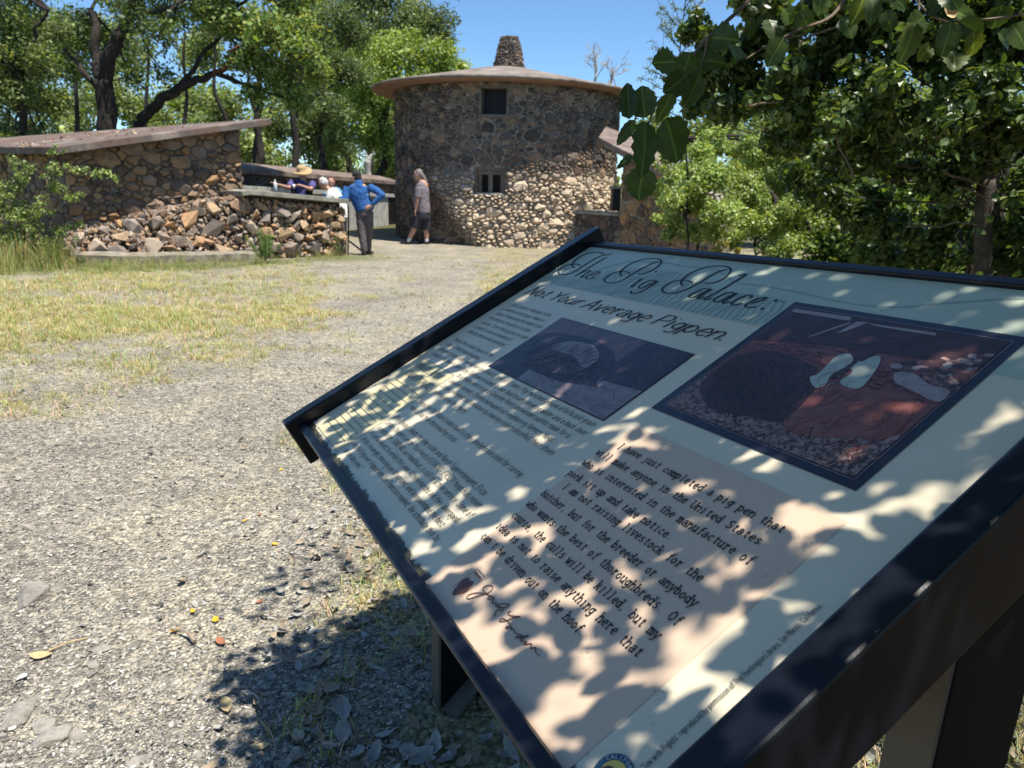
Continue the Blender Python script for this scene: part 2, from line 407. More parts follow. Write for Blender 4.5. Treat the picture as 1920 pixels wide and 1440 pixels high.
# grime and moss that has crept in from the lower and right edges of the panel
nt = panel_m.node_tree; p = nt.nodes['Principled BSDF']; base = p.inputs['Base Color'].links[0].from_socket
a = N(nt, 'ShaderNodeAttribute', attribute_name='tint'); c = coord(nt, False)
n1 = N(nt, 'ShaderNodeTexNoise', Scale=55.0, Detail=6, Roughness=.7); nt.links.new(c, n1.inputs['Vector'])
ad = N(nt, 'ShaderNodeMath', operation='MULTIPLY'); nt.links.new(a.outputs['Fac'], ad.inputs[0]); nt.links.new(n1.outputs['Fac'], ad.inputs[1])
nt.links.new(mix(nt, base, (.06, .06, .035), ramp(nt, ad.outputs[0], [(.28, (0, 0, 0)), (.36, W1)])), p.inputs['Base Color'])
gu = np.linspace(0, PW+.003, 120); gv = np.concatenate([np.linspace(0, .585, 40), np.linspace(.59, PH+.001, 14)])
V = []; T = []
for v_ in gv:
    for u_ in gu:
        V.append(SP(u_, v_, 0)); e = max(0, 1-(PH-v_)/(.010+.016*noise2(u_, 0, 9, 5)))
        e = max(e, .45*max(0, 1-(PW-u_)/.02), .5*max(0, 1-u_/.008)); T.append((e, e, e))
F = [(i*120+j, (i+1)*120+j, (i+1)*120+j+1, i*120+j+1) for i in range(len(gv)-1) for j in range(119)]
panel = put('panel', V, F, panel_m, sign, tint=np.array(T))
INK = printmat('ink', (.008, .012, .016), .1, .6, False)
INK2 = printmat('faded_ink', (.11, .12, .10), .2, .4, False)
TEAL = printmat('teal_print', (.43, .485, .38), .07)
TEAL2 = printmat('teal_dark_print', (.31, .375, .32), .1)
PINK = printmat('tan_print', (.62, .465, .335), .05)
YEL = printmat('newsprint_print', (.62, .55, .33), .1)
NAVY = printmat('photo_border_print', (.022, .024, .042), .2, .3, False)
L1, L2, L3, L4 = .0004, .0008, .0012, .0016
b = MB(); flat(b, rect(0.0, PW, .0008, .1312), SP, L1); b.build('print_band', TEAL, panel)
b = MB(); flat(b, [(.568, .336), (.5585, .548), (.8295, .6045), (.8355, .3357)] and rect(.5655, .8335, .336, .6115), SP, L1); b.build('print_block', PINK, panel)
b = MB(); flat(b, rect(.030, .1655, .3928, .6015), SP, L1); b.build('newspaper_print', YEL, panel)
# hill line and vineyard rows in the band
hl = crom([(0, .075), (.06, .083), (.114, .0744), (.165, .0348), (.2496, .0245), (.3001, .0276), (.3638, .0256), (.4016, .039), (.4378, .0513), (.4773, .0508), (.5383, .0533), (.6079, .0608), (.6686, .058), (.7117, .0399), (.7775, .0144), (.83, .012), (.886, .02)], 8)
b = MB(); ribbon(b, hl, .0028, SP, L2)
x = .004
while x < .552:
    top = float(np.interp(x, hl[:, 0], hl[:, 1]))+.012+.02*noise2(x, 0, 12, 3)
    lean = .35*math.sin(x*14)+.15; wd = random.uniform(.0022, .0046); pts = []
    for k in range(9):
        vv = top+(.130-top)*k/8; pts.append((x+lean*(vv-top)*.35+.0022*math.sin(vv*160+x*90), vv))
    pts = [q for q in pts if 0.001 < q[0] < .5535]
    if len(pts) > 3: ribbon(b, crom(pts, 2), wd, SP, L2)
    x += random.uniform(.0075, .0115)
b.build('print_landscape', TEAL2, panel)
TITLE=[[(0.0605,0.0663),(0.0478,0.0628),(0.0364,0.0629),(0.0249,0.0657),(0.0154,0.0726),(0.0136,0.0827),(0.0223,0.0927),(0.0351,0.0986),(0.0481,0.0994),(0.0603,0.0958),(0.0664,0.0871),(0.0677,0.0738),(0.0667,0.0537),(0.0678,0.0362),(0.0739,0.0261),(0.0842,0.0207),(0.0922,0.0155)],
[(0.0543,0.0740),(0.0440,0.0726),(0.0326,0.0672),(0.0236,0.0582),(0.0174,0.0433),(0.0195,0.0286),(0.0318,0.0198),(0.0457,0.0163),(0.0603,0.0176),(0.0750,0.0204)],
[(0.0965,0.0297),(0.0918,0.0328),(0.0909,0.0450),(0.0889,0.0693),(0.0883,0.0892),(0.0877,0.0996)],
[(0.0883,0.0892),(0.0938,0.0804),(0.1009,0.0752),(0.1068,0.0762),(0.1070,0.0820),(0.1052,0.0921),(0.1065,0.0986),(0.1104,0.0969),(0.1124,0.0927)],
[(0.1258,0.0903),(0.1315,0.0844),(0.1359,0.0789),(0.1360,0.0750),(0.1301,0.0747),(0.1229,0.0782),(0.1186,0.0877),(0.1207,0.0960),(0.1300,0.0994),(0.1374,0.0972),(0.1414,0.0902)],
[(0.1734,0.0843),(0.1699,0.0878),(0.1736,0.0935),(0.1841,0.0989),(0.1968,0.1000),(0.2078,0.0969),(0.2160,0.0890),(0.2180,0.0788),(0.2197,0.0623),(0.2214,0.0457),(0.2259,0.0313),(0.2353,0.0235)],
[(0.2117,0.0673),(0.2004,0.0638),(0.1879,0.0638),(0.1760,0.0681),(0.1696,0.0767),(0.1692,0.0860)],
[(0.2022,0.0767),(0.1923,0.0726),(0.1838,0.0649),(0.1783,0.0527),(0.1796,0.0365),(0.1895,0.0247),(0.2051,0.0178),(0.2220,0.0159),(0.2349,0.0190),(0.2455,0.0292),(0.2491,0.0412),(0.2477,0.0530),(0.2411,0.0617),(0.2343,0.0633),(0.2277,0.0627)],
[(0.2559,0.0749),(0.2556,0.0805),(0.2556,0.0909),(0.2560,0.0998),(0.2597,0.0999),(0.2628,0.0955)],
[(0.2510,0.0814),(0.2559,0.0749)],
[(0.2900,0.0773),(0.2840,0.0750),(0.2770,0.0772),(0.2716,0.0843),(0.2713,0.0937),(0.2750,0.0989),(0.2813,0.0990),(0.2858,0.0925),(0.2889,0.0825),(0.2942,0.0756),(0.2946,0.0940),(0.2923,0.1078),(0.2851,0.1144),(0.2771,0.1153),(0.2718,0.1123),(0.2721,0.1097)],
[(0.2614,0.0497),(0.2602,0.0534)],
[(0.3642,0.0675),(0.3526,0.0637),(0.3405,0.0638),(0.3292,0.0677),(0.3225,0.0772),(0.3230,0.0894),(0.3293,0.0962),(0.3416,0.1006),(0.3541,0.0992),(0.3636,0.0927),(0.3706,0.0814),(0.3746,0.0648),(0.3769,0.0465),(0.3804,0.0319),(0.3898,0.0239)],
[(0.3552,0.0771),(0.3469,0.0744),(0.3391,0.0668),(0.3346,0.0543),(0.3355,0.0397),(0.3431,0.0270),(0.3562,0.0197),(0.3730,0.0164),(0.3879,0.0186),(0.3983,0.0249),(0.4040,0.0347),(0.4056,0.0471),(0.4012,0.0576),(0.3924,0.0626),(0.3818,0.0634)],
[(0.4098,0.0779),(0.4032,0.0755),(0.3959,0.0780),(0.3922,0.0865),(0.3905,0.0955),(0.3923,0.0998),(0.3986,0.1003),(0.4036,0.0944),(0.4063,0.0824),(0.4116,0.0756),(0.4096,0.0921),(0.4082,0.1000),(0.4132,0.0994),(0.4173,0.0941)],
[(0.4256,0.0362),(0.4272,0.0325),(0.4330,0.0305),(0.4314,0.0488),(0.4283,0.0720),(0.4248,0.0896),(0.4228,0.0993),(0.4284,0.0995),(0.4314,0.0945)],
[(0.4589,0.0791),(0.4523,0.0751),(0.4449,0.0768),(0.4403,0.0851),(0.4383,0.0948),(0.4413,0.0995),(0.4480,0.1003),(0.4535,0.0930),(0.4559,0.0825),(0.4605,0.0757),(0.4583,0.0901),(0.4576,0.1001),(0.4629,0.0997),(0.4677,0.0950)],
[(0.4875,0.0806),(0.4878,0.0761),(0.4823,0.0752),(0.4767,0.0795),(0.4727,0.0893),(0.4728,0.0982),(0.4780,0.1009),(0.4838,0.0993),(0.4881,0.0944)],
[(0.5003,0.0915),(0.5065,0.0856),(0.5111,0.0794),(0.5113,0.0754),(0.5074,0.0754),(0.5012,0.0800),(0.4966,0.0889),(0.4966,0.0975),(0.5018,0.1005),(0.5091,0.0995),(0.5142,0.0957)],
[(0.5270,0.0966),(0.5245,0.1006)],
[(0.5301,0.0762),(0.5276,0.0802)],
[(0.5400,0.0784),(0.5391,0.0793)]]
SIG=[[(0.6398,0.5741),(0.6326,0.5749),(0.6291,0.5727),(0.6308,0.5685),(0.6361,0.5662),(0.6397,0.5695),(0.6384,0.5752),(0.6341,0.5821),(0.6298,0.5891),(0.6262,0.5901),(0.6250,0.5868),(0.6294,0.5807),(0.6375,0.5757),(0.6438,0.5734),(0.6484,0.5722),(0.6449,0.5749),(0.6457,0.5767),(0.6490,0.5753),(0.6508,0.5726),(0.6530,0.5756),(0.6555,0.5760),(0.6569,0.5731),(0.6601,0.5758),(0.6611,0.5727),(0.6666,0.5678),(0.6702,0.5666),(0.6694,0.5701),(0.6649,0.5748),(0.6614,0.5747),(0.6687,0.5724),(0.6699,0.5748),(0.6657,0.5770),(0.6698,0.5827)],
[(0.6781,0.5688),(0.6771,0.5713),(0.6805,0.5719),(0.6849,0.5700),(0.6906,0.5660),(0.6865,0.5709),(0.6842,0.5766),(0.6806,0.5807),(0.6781,0.5810),(0.6784,0.5786),(0.6828,0.5767),(0.6885,0.5764),(0.6907,0.5768),(0.6901,0.5811),(0.6920,0.5800),(0.6943,0.5771),(0.6960,0.5789),(0.6985,0.5769),(0.7018,0.5783),(0.7057,0.5767),(0.7111,0.5748),(0.7114,0.5767),(0.7072,0.5802),(0.7066,0.5786),(0.7112,0.5758),(0.7143,0.5709),(0.7125,0.5773),(0.7137,0.5789),(0.7191,0.5754),(0.7184,0.5791),(0.7207,0.5771),(0.7241,0.5738),(0.7271,0.5768),(0.7300,0.5733),(0.7332,0.5756),(0.7405,0.5753)]]

b = MB()
for s in TITLE: ribbon(b, crom(s, 6) if len(s) > 2 else s, .0030 if len(s) > 2 else .0045, SP, L3, pen=.75 if len(s) > 2 else None)
text(b, 'Not Your Average Pigpen.', .020, .1728, .0172, .0030, SP, L3, x1=.531, slant=.42, pen=.5, space=.45, gap=.02)
b.build('title_lettering', INK, panel)
SIGC = printmat('signature_ink', (.13, .05, .032), .3, .4, False)
b = MB()
for s in SIG: ribbon(b, crom(s, 5), .0012, SP, L3, pen=.5)
b.build('signature_lettering', SIGC, panel)
Q = [('I have just completed a pig pen that', .5775, .7995, .3730), ('will make anyone in the United States', .5625, .7935, .3925), ('who is interested in the manufacture of', .562, .8025, .4115), ('pork sit up and take notice.', .562, .7295, .4308), ('I am not raising livestock for the', .5765, .784, .4470), ('butcher, but for the breeder or anybody', .5625, .7985, .4670), ('who wants the best of thoroughbreds. Of', .5622, .8015, .4862), ('course, the culls will be killed, but my', .5628, .799, .5048), ('idea is not to raise anything here that', .562, .8, .5238), ("can't be driven out on the hoof.", .5605, .7505, .5420)]
b = MB()
for s, u0, u1, v0 in Q: text(b, s, u0, v0, .0058, .00112, SP, L3, x1=u1, mono=.92, serif=True)
b.build('quote_lettering', INK, panel)
B = [("ack London's idea was to be", .0400, .1750, .2120), ("inventive to his pigs' needs in", .0395, .1788, .2278), ('hopes of improving the breed stock.', .0310, .1995, .2430), ('According to the editor of a farm', .0305, .1832, .2584), ('journal, "Even the pig pens on Jack', .0305, .2010, .2741), ("London's ranch are models of", .0305, .1726, .2892), ('stability, service and sanitation."', .0305, .1805, .3042),
     ('Notice the circular layout of the', .0305, .1852, .3322), ('central feed tower and pens,', .0305, .1676, .3475), ('designed to save labor: one worker could easily tend all 17 pens. Pigs munched ground alfalfa and grain', .0305, .5165, .3634), ("stored in the tower's upper story. Each pen included its own feed trough, drinking water and a back door", .0305, .5205, .3787),
     ('to a fenced exercise yard. Concrete floors and wooden pallets made for a', .1735, .5043, .3921), ("clean environment. Cholera had wiped out neighboring farmers' hogs.", .1735, .4935, .4073), ('London prevented contamination by making visitors disinfect their shoes', .1735, .5138, .4216), ('before entering the piggery.', .1735, .3, .4372),
     ('Behind the Pig Palace London built a stone smokehouse used for curing', .1735, .5118, .4650), ('hams culled from the breeding stock.', .1735, .3557, .4802),
     ("After London's death, his step-sister and Ranch Superintendent, Eliza", .1735, .4991, .5078), ('London Shepard, wrote: "Our herd of DUROC-JERSEY hogs has never', .1735, .5143, .5219), ('looked better. SONOMA, our head boar, is still in active service. Some of', .1735, .519, .5361), ('his get we expect to exhibit this year. At nine months old they averaged', .1735, .5101, .5503), ('385 lbs. live weight, dressing over 80 per cent, and acknowledged the best', .1735, .5009, .5650), ('bunch of pigs ever shipped into San Francisco market. We attribute this to', .1735, .5183, .5794), ('our sanitary pens."', .1735, .262, .5942)]
b = MB()
for s, u0, u1, v0 in B: text(b, s, u0, v0, .0058, .00082, SP, L3, x1=u1, slant=.2, space=.5)
text(b, 'J', .0262, .226, .0125, .0011, SP, L3, slant=.4)
b.build('body_lettering', INK, panel)
b = MB()                                                          # headline and fine print of the clipping
text(b, 'RANCHERS LAUGH AT', .040, .4150, .0088, .0012, SP, L3, x1=.149, gap=.1, space=.3)
text(b, "LONDON'S PIG PALACE", .040, .4380, .0088, .0012, SP, L3, x1=.154, gap=.1, space=.3)
v_ = .4545
while v_ < .588:
    x = .040
    while x < .150:
        l = random.uniform(.003, .009); flat(b, rect(x, min(x+l, .153), v_-.0009, v_+.0004), SP, L3); x += l+random.uniform(.0012, .0022)
    v_ += .0108
b.build('clipping_lettering', INK2, panel)
b = MB()
for s in ([(.0288, .3925), (.1665, .3925)], [(.030, .6022), (.167, .6022)], [(.1660, .393), (.1660, .602)]): ribbon(b, s, .0007, SP, L3)
b.build('clipping_rule', INK2, panel)
def SPv(x, y, h): return SP(y, -x, h)                             # text that climbs the right edge
b = MB(); text(b, '"Sow with Piglets" reproduced by permission of The Huntington Library, San Marino, California.', -.5735, .8705, .0031, .0005, SPv, L2, x1=-.4095, space=.45)
b.build('credit_lettering', INK2, panel)
# ---- large photograph
def pm(name, lo, hi, sc, t0=.35, t1=.65, stretch=None):
    m, nt, p = newmat(name); c = coord(nt, False)
    n = N(nt, 'ShaderNodeTexNoise', Scale=sc, Detail=6, Roughness=.7); nt.links.new(c, n.inputs['Vector'])
    nt.links.new(ramp(nt, n.outputs['Fac'], [(t0, lo), (t1, hi)]), p.inputs['Base Color']); p.inputs['Roughness'].default_value = .33; return m
P_DK = pm('photo_dark', (.035, .018, .020), (.075, .034, .034), 30)
P_MD = pm('photo_mid', (.12, .036, .034), (.26, .095, .078), 160, .3, .7)
P_GR = pm('photo_ground', (.06, .03, .03), (.36, .24, .21), 190, .42, .62)
P_ST = pm('photo_stones', (.06, .025, .024), (.38, .22, .19), 90, .45, .62)
P_LT = pm('photo_light', (.36, .40, .33), (.44, .48, .40), 60)
P_GY = pm('photo_grey', (.25, .19, .19), (.38, .31, .30), 80)
P_BR = pm('photo_brown', (.17, .052, .042), (.26, .095, .075), 50)
lp = thing_parent = panel
b = MB(); flat(b, rect(.5552, .8170, .0741, .3060), SP, L1+.0003); big = b.build('photo_border', NAVY, panel)
b = MB(); flat(b, rect(.5675, .8060, .0855, .2945), SP, L2+.0002); b.build('photo_print', P_MD, panel, label='large brown photograph of a man in a white shirt beside a hog')
def blob(b, pts, h, k=5): flat(b, crom(pts, k, True)[:-1], SP, h)
H = L3
b = MB(); flat(b, [(.5677, .0857), (.5677, .158), (.648, .142), (.753, .1325), (.8058, .131), (.8058, .0857)], SP, H); b.build('photo_barn_wall', P_DK, panel)
b = MB(); flat(b, [(.5677, .225), (.5677, .2943), (.8058, .2943), (.8058, .235), (.70, .262), (.60, .262)], SP, H); b.build('photo_foreground', P_GR, panel)
b = MB(); blob(b, [(.738, .145), (.78, .125), (.80, .115), (.8055, .14), (.8055, .165), (.77, .158), (.75, .157)], H+.0001); b.build('photo_stone_wall', P_ST, panel)
b = MB(); flat(b, [(.568, .0885), (.6436, .0868), (.6472, .094), (.568, .0950)], SP, H+.0002); flat(b, [(.6657, .0928), (.7405, .09), (.7435, .0946), (.6841, .0955)], SP, H+.0002)
flat(b, [(.6475, .097), (.6515, .097), (.6290, .132), (.6240, .134)], SP, H+.0002); flat(b, [(.655, .093), (.668, .091), (.661, .104), (.654, .116), (.650, .118)], SP, H+.0002); b.build('photo_beams', P_GY, panel)
b = MB(); blob(b, [(.5455+.026, .2128), (.575, .19), (.604, .1705), (.6463, .1717), (.679, .1864), (.6955, .2091), (.703, .2377), (.70, .265), (.6584, .2727), (.6254, .279), (.595, .266), (.575, .2475)], H+.0003); b.build('photo_hog', P_DK, panel)
b = MB(); blob(b, [(.7008, .2069), (.7184, .1888), (.7364, .1952), (.7599, .1852), (.7833, .1881), (.7983, .2126), (.7985, .2418), (.78, .2524), (.7317, .271), (.7065, .2636), (.7009, .2352)], H+.0003); b.build('photo_trousers', P_BR, panel)
b = MB(); blob(b, [(.6881, .147), (.6786, .1561), (.6827, .1849), (.6793, .1956), (.6962, .207), (.7016, .1993), (.6958, .1835), (.7002, .1596)], H+.0004); blob(b, [(.7002, .1596), (.705, .1541), (.7153, .1411), (.7245, .1505), (.7325, .176), (.7328, .1933), (.7116, .1916), (.7112, .1738), (.7029, .166)], H+.0004); b.build('photo_shirt', P_LT, panel)
b = MB(); blob(b, [(.6922, .1493), (.7079, .1549), (.7083, .1349), (.6981, .131), (.6901, .1405)], H+.0005); flat(b, [(.701, .156), (.705, .156), (.7045, .185), (.6995, .19), (.6975, .18)], SP, H+.0005); b.build('photo_head_and_tie', P_DK, panel)
b = MB(); blob(b, [(.7479, .1628), (.7514, .1563), (.7651, .156), (.7843, .1649), (.8034, .1666), (.8044, .1844), (.7764, .1781), (.7571, .1729)], H+.0004); b.build('photo_sack', P_GY, panel)
b = MB()
for q in (.5655, .8080): ribbon(b, [(q, .0835), (q, .2965)], .0006, SP, L3)
for q in (.0835, .2965): ribbon(b, [(.5655, q), (.8080, q)], .0006, SP, L3)
b.build('photo_rule', P_GY, panel)
def hatch(name, m, n, area, ang, l0, l1, w0, w1, h, bend=.3, keep=None, sd=1):
    g = np.random.default_rng(sd); b = MB(); k = 0
    while k < n:
        u, v = g.uniform(area[0], area[1]), g.uniform(area[2], area[3])
        if keep and not keep(u, v): n -= .2; continue
        a = ang(u, v) if callable(ang) else ang; a += g.normal(0, .25); l = g.uniform(l0, l1); q = g.normal(0, bend)*l; du, dv = math.cos(a), math.sin(a)
        P = [(u, v), (u+du*l*.5-dv*q*.3, v+dv*l*.5+du*q*.3), (u+du*l, v+dv*l)]
        if all(area[4] < x < area[5] and area[6] < y < area[7] for x, y in P): ribbon(b, crom(P, 3), g.uniform(w0, w1), SP, h+g.uniform(0, .0001), pen=.6)
        k += 1
    return b.build(name, m, panel, kind='stuff')
inb = (.568, .8055, .086, .294)
inhog = lambda u, v: ((u-.635)/.062)**2+((v-.225)/.046)**2 < 1
P_H1 = pm('photo_tone_a', (.055, .026, .026), (.10, .048, .046), 90); P_H2 = pm('photo_tone_b', (.012, .008, .011), (.03, .016, .018), 90); P_H3 = pm('photo_tone_c', (.22, .12, .10), (.40, .27, .23), 200)
hatch('photo_hog_hair', P_H1, 260, (.575, .70, .175, .275)+inb, lambda u, v: .5+2.0*(u-.6)*6, .006, .016, .0004, .0011, H+.00045, keep=inhog, sd=2)
hatch('photo_hog_shadow', P_H2, 130, (.575, .70, .175, .275)+inb, lambda u, v: .3+2.0*(u-.6)*6, .008, .02, .0006, .002, H+.00036, keep=inhog, sd=3)
hatch('photo_straw', P_H3, 420, (.57, .805, .262, .293)+inb, lambda u, v: random.uniform(0, 3), .003, .009, .0004, .0011, H+.0002, sd=4)
hatch('photo_straw', P_H3, 160, (.57, .60, .225, .292)+inb, lambda u, v: random.uniform(0, 3), .003, .009, .0004, .0011, H+.0002, sd=5)
hatch('photo_clods', P_DK, 150, (.57, .805, .25, .293)+inb, lambda u, v: random.uniform(0, 3), .004, .010, .0006, .002, H+.0003, sd=6)
hatch('photo_wall_grain', P_H1, 220, (.57, .80, .09, .135)+inb, 0.1, .005, .02, .0004, .0014, H+.0001, sd=7)
hatch('photo_yard_grain', P_DK, 200, (.57, .80, .14, .19)+inb, .1, .004, .014, .0005, .0018, H+.0001, sd=8)
hatch('photo_trouser_folds', P_BR, 16, (.70, .79, .19, .26)+inb, 1.9, .01, .03, .0006, .002, H+.0005, bend=1, sd=9)
hatch('photo_trouser_light', P_MD, 26, (.71, .79, .19, .26)+inb, 1.7, .008, .025, .0006, .0016, H+.0006, bend=1, sd=10)
hatch('photo_shirt_folds', P_GY, 26, (.684, .73, .15, .195)+inb, 1.7, .005, .014, .0004, .001, H+.00045, bend=1, sd=11)
g_ = np.random.default_rng(12)
for k in range(60):                                               # the stones of the wall in the picture
    u, v = g_.uniform(.735, .803), g_.uniform(.105, .158)
    if v < .16-(u-.73)*.9: continue
    r = g_.uniform(.002, .0055); b = MB(); flat(b, [(u+r*1.3*math.cos(a)*g_.uniform(.7, 1.1), v+r*math.sin(a)*g_.uniform(.7, 1.1)) for a in np.linspace(0, 5.4, 7)], SP, H+.0002+k*.000002)
    b.build('photo_stone', (P_H3, P_GY, P_H1, P_MD)[k % 4], panel)
# ---- small photograph
b = MB(); flat(b, rect(.2078, .5198, .2058, .3497), SP, L1+.0003); b.build('photo_border', NAVY, panel)
S_MV = pm('photo_mauve', (.10, .062, .068), (.16, .105, .11), 40); S_DK = pm('photo_night', (.018, .016, .026), (.04, .032, .045), 40)
S_LT = pm('photo_straw', (.19, .15, .155), (.27, .215, .215), 60); S_HL = pm('photo_bristle', (.03, .025, .032), (.24, .18, .17), 140, .42, .6)
b = MB(); flat(b, rect(.2095, .5182, .2075, .3482), SP, L2+.0002); b.build('photo_print', S_MV, panel, label='small mauve photograph of a hog asleep')
b = MB(); flat(b, [(.2097, .262), (.2097, .348), (.2979, .348), (.2979, .3248), (.24, .29), (.225, .255)], SP, H); b.build('photo_shadow', S_DK, panel); b = MB(); flat(b, [(.4296, .2077), (.518, .2077), (.518, .2882), (.4422, .2941), (.4251, .2619)], SP, H); b.build('photo_shadow', S_DK, panel)
b = MB(); flat(b, [(.2979, .3248), (.3584, .325), (.4288, .3132), (.4446, .2958), (.518, .2888), (.518, .348), (.305, .348)], SP, H+.0001); b.build('photo_floor', S_LT, panel)
b = MB(); blob(b, [(.2201, .2669), (.2333, .2461), (.2867, .2362), (.3449, .2336), (.3883, .2403), (.4193, .2555), (.433, .2757), (.4337, .2975), (.455, .310), (.4288, .3132), (.3855, .3227), (.3536, .324), (.3, .324), (.2594, .3171), (.2292, .2984)], H+.0002); b.build('photo_hog', S_DK, panel)
b = MB(); blob(b, [(.2786, .2747), (.2915, .2526), (.3243, .2440), (.3576, .2448), (.3912, .2629), (.3904, .2864), (.343, .2742)], H+.0003); b.build('photo_hog_flank', S_LT, panel)
b = MB()
for k in range(46):
    x0, y0 = random.uniform(.262, .405), random.uniform(.262, .306); l = random.uniform(.008, .022)
    ribbon(b, crom([(x0, y0), (x0-.2*l, y0+.5*l), (x0-.7*l, y0+l)], 3), random.uniform(.0006, .0017), SP, H+.0004)
b.build('photo_bristles', S_LT, panel, kind='stuff')
inb = (.21, .518, .208, .348)
hatch('photo_grain', S_MV, 120, (.22, .42, .24, .32)+inb, lambda u, v: 1.9, .006, .018, .0004, .0012, H+.0004, keep=lambda u, v: ((u-.33)/.1)**2+((v-.28)/.04)**2 < 1, sd=20)
hatch('photo_grain', S_DK, 160, (.22, .42, .24, .32)+inb, lambda u, v: 2.1, .006, .018, .0005, .0016, H+.00046, keep=lambda u, v: ((u-.335)/.085)**2+((v-.285)/.04)**2 < 1, sd=21)
hatch('photo_grain', S_MV, 70, (.43, .51, .21, .29)+inb, .2, .01, .04, .0004, .001, H+.0002, sd=22)
hatch('photo_grain', S_MV, 70, (.31, .51, .30, .345)+inb, .1, .01, .04, .0004, .0012, H+.0002, sd=23)
# ---- emblem and round badge
b = MB(); rr = [(.6003, .5665), (.6015, .5655), (.6175, .5655), (.6190, .5667), (.6190, .594), (.6003, .594), (.6003, .5665)]
ribbon(b, rr, .0006, SP, L3)
for k in range(7): flat(b, rect(.6025+k*.002, .6039+k*.002, .5685, .5705), SP, L3)
blob(b, [(.6012, .584), (.604, .577), (.608, .5795), (.6115, .5765), (.616, .580), (.618, .588), (.614, .595), (.6105, .5985), (.6075, .5975), (.604, .592)], L3); b.build('emblem', SIGC, panel)
BC = (.8585, .5895); BR = .0143
def arcpts(r, a0=0, a1=2*PI, n=48): return [(BC[0]+r*math.sin(a), BC[1]-r*math.cos(a)) for a in np.linspace(a0, a1, n)]
def clipv(P): return [(u, min(v, .6118)) for u, v in P]
b = MB(); flat(b, clipv(arcpts(BR)), SP, L2+.0002); badge = b.build('badge', printmat('badge_blue', (.02, .075, .13), .15, .35, False), panel)
b = MB(); flat(b, clipv(arcpts(BR*.66)), SP, L3+.0002); b.build('badge_sun', printmat('badge_yellow', (.75, .55, .12), .1, .35, False), panel)
b = MB(); blob(b, [(BC[0]+a*.6, BC[1]+b_*.6) for a, b_ in ((-.012, .008), (-.013, .001), (-.008, -.0045), (-.003, -.0045), (.002, -.002), (.008, -.0025), (.012, .001), (.012, .008))], L4+.0002); b.build('badge_bear', printmat('badge_brown', (.13, .055, .035), .2, .35, False), panel)
b = MB()
for k, ch in enumerate('CALIFORNIA'):
    a = (k-4.5)*.265; r = BR*.72
    def pl(x, y, h, a=a, r=r): # y runs down towards the centre
        X = x; Y = r-y; return SP(BC[0]+X*math.cos(a)+Y*math.sin(a), BC[1]+X*math.sin(a)-Y*math.cos(a), h)
    text(b, ch, -GL[ch][0]*.0012, 0, .0018, .0004, pl, L4+.0002, wf=1.3)
b.build('badge_lettering', printmat('badge_white', (.6, .62, .6), .05, .35, False), badge)
# ---- two uprights: flat black legs with a tan board on the edge that faces the reader
TAN = surf('tan_board', [(.3, (.105, .088, .068)), (.7, (.14, .12, .095))], 12, .7, .15, .002)
LEGM = surf('leg_paint', [(.3, (.004, .0045, .006)), (.65, (.008, .008, .010)), (.8, (.02, .019, .017))], 16, .55, .1, .001, spec=.16)
for u0, u1, va, vb in ((.845, .886, .093, .236), (.004, .045, .225, .362)):
    def hp(u, v): q = SO+SU*u+SV*v; return q
    q = [(u0, va), (u0, vb), (u1, vb), (u1, va)]
    P = [hp(*k) for k in q]; g = float(gz(0, P[0][1]))-.06
    V, F = hexa([(a[0], a[1], g) for a in P], [(a[0], a[1], SP(k[0], k[1], -.034)[2]) for a, k in zip(P, q)])
    leg = bevel_box('leg', V, F, LEGM, sign, .003)
    q = [(u0, vb+.0005), (u0, vb+.007), (u1, vb+.007), (u1, vb+.0005)]; P = [hp(*k) for k in q]
    V, F = hexa([(a[0], a[1], g) for a in P], [(a[0], a[1], SP(k[0], k[1], -.036)[2]) for a, k in zip(P, q)])
    bevel_box('edge_board', V, F, TAN, leg, .0015)

# ================================================================== ground
def grassy(x, y):
    """0 = bare gravel, 1 = grown over (dry and green grass)"""
    x = np.asarray(x, float); y = np.asarray(y, float)
    n = noise2(x, y, 1.1, 11, 4)-.5; n2 = noise2(x, y, 3.2, 21, 3)-.5
    # gravel way: from the lower left corner, past the sign, to the gap beside the low wall
    cx = np.interp(y, [0, 1.5, 3, 6, 9, 12, 15, 18, 25], [-1.4, -1.3, -1.25, -1.0, -1.3, -1.7, -2.1, -2.4, -4.5])
    hw = np.interp(y, [0, 2, 3, 5, 8, 12, 16, 25], [1.4, 1.2, .85, .65, .85, 1.3, 1.5, 1.5])
    d = np.abs(x-cx)/hw
    g = np.clip((d-.85)*.62, -.30, .34)+.17+n*1.15+n2*1.0
    g = g-np.clip((2.8-y)/1.8, 0, 1)*.22
    g = g+np.clip((-1.7-x)/1.5, 0, 1)*.10*(y < 8)
    g = g+np.clip((x+.45)/.4, 0, 1)*np.clip((3.2-y)/.8, 0, 1)*.35
    return np.clip(g, 0, 1)
def lush(x, y):
    """1 = tall green grass (by the left wall), 0 = dry"""
    x = np.asarray(x, float); y = np.asarray(y, float)
    a = np.exp(-((y-np.interp(x, [-9, -6.5, -4.4, -3.4, -2], [9.6, 9.8, 11.6, 13.9, 14.3]))/.9)**2)*(x < -2.4)*np.clip((-x-2.3)/.8, 0, 1)
    a = np.maximum(a, np.clip((y-8.2-.25*(x+9))/1.2, 0, 1)*(x < -5.2))
    a = np.maximum(a, .55*np.exp(-((x-.0)/.35)**2-((y-1.05)/.45)**2))
    return np.clip(a*(.6+noise2(x, y, 1.5, 31)), 0, 1)
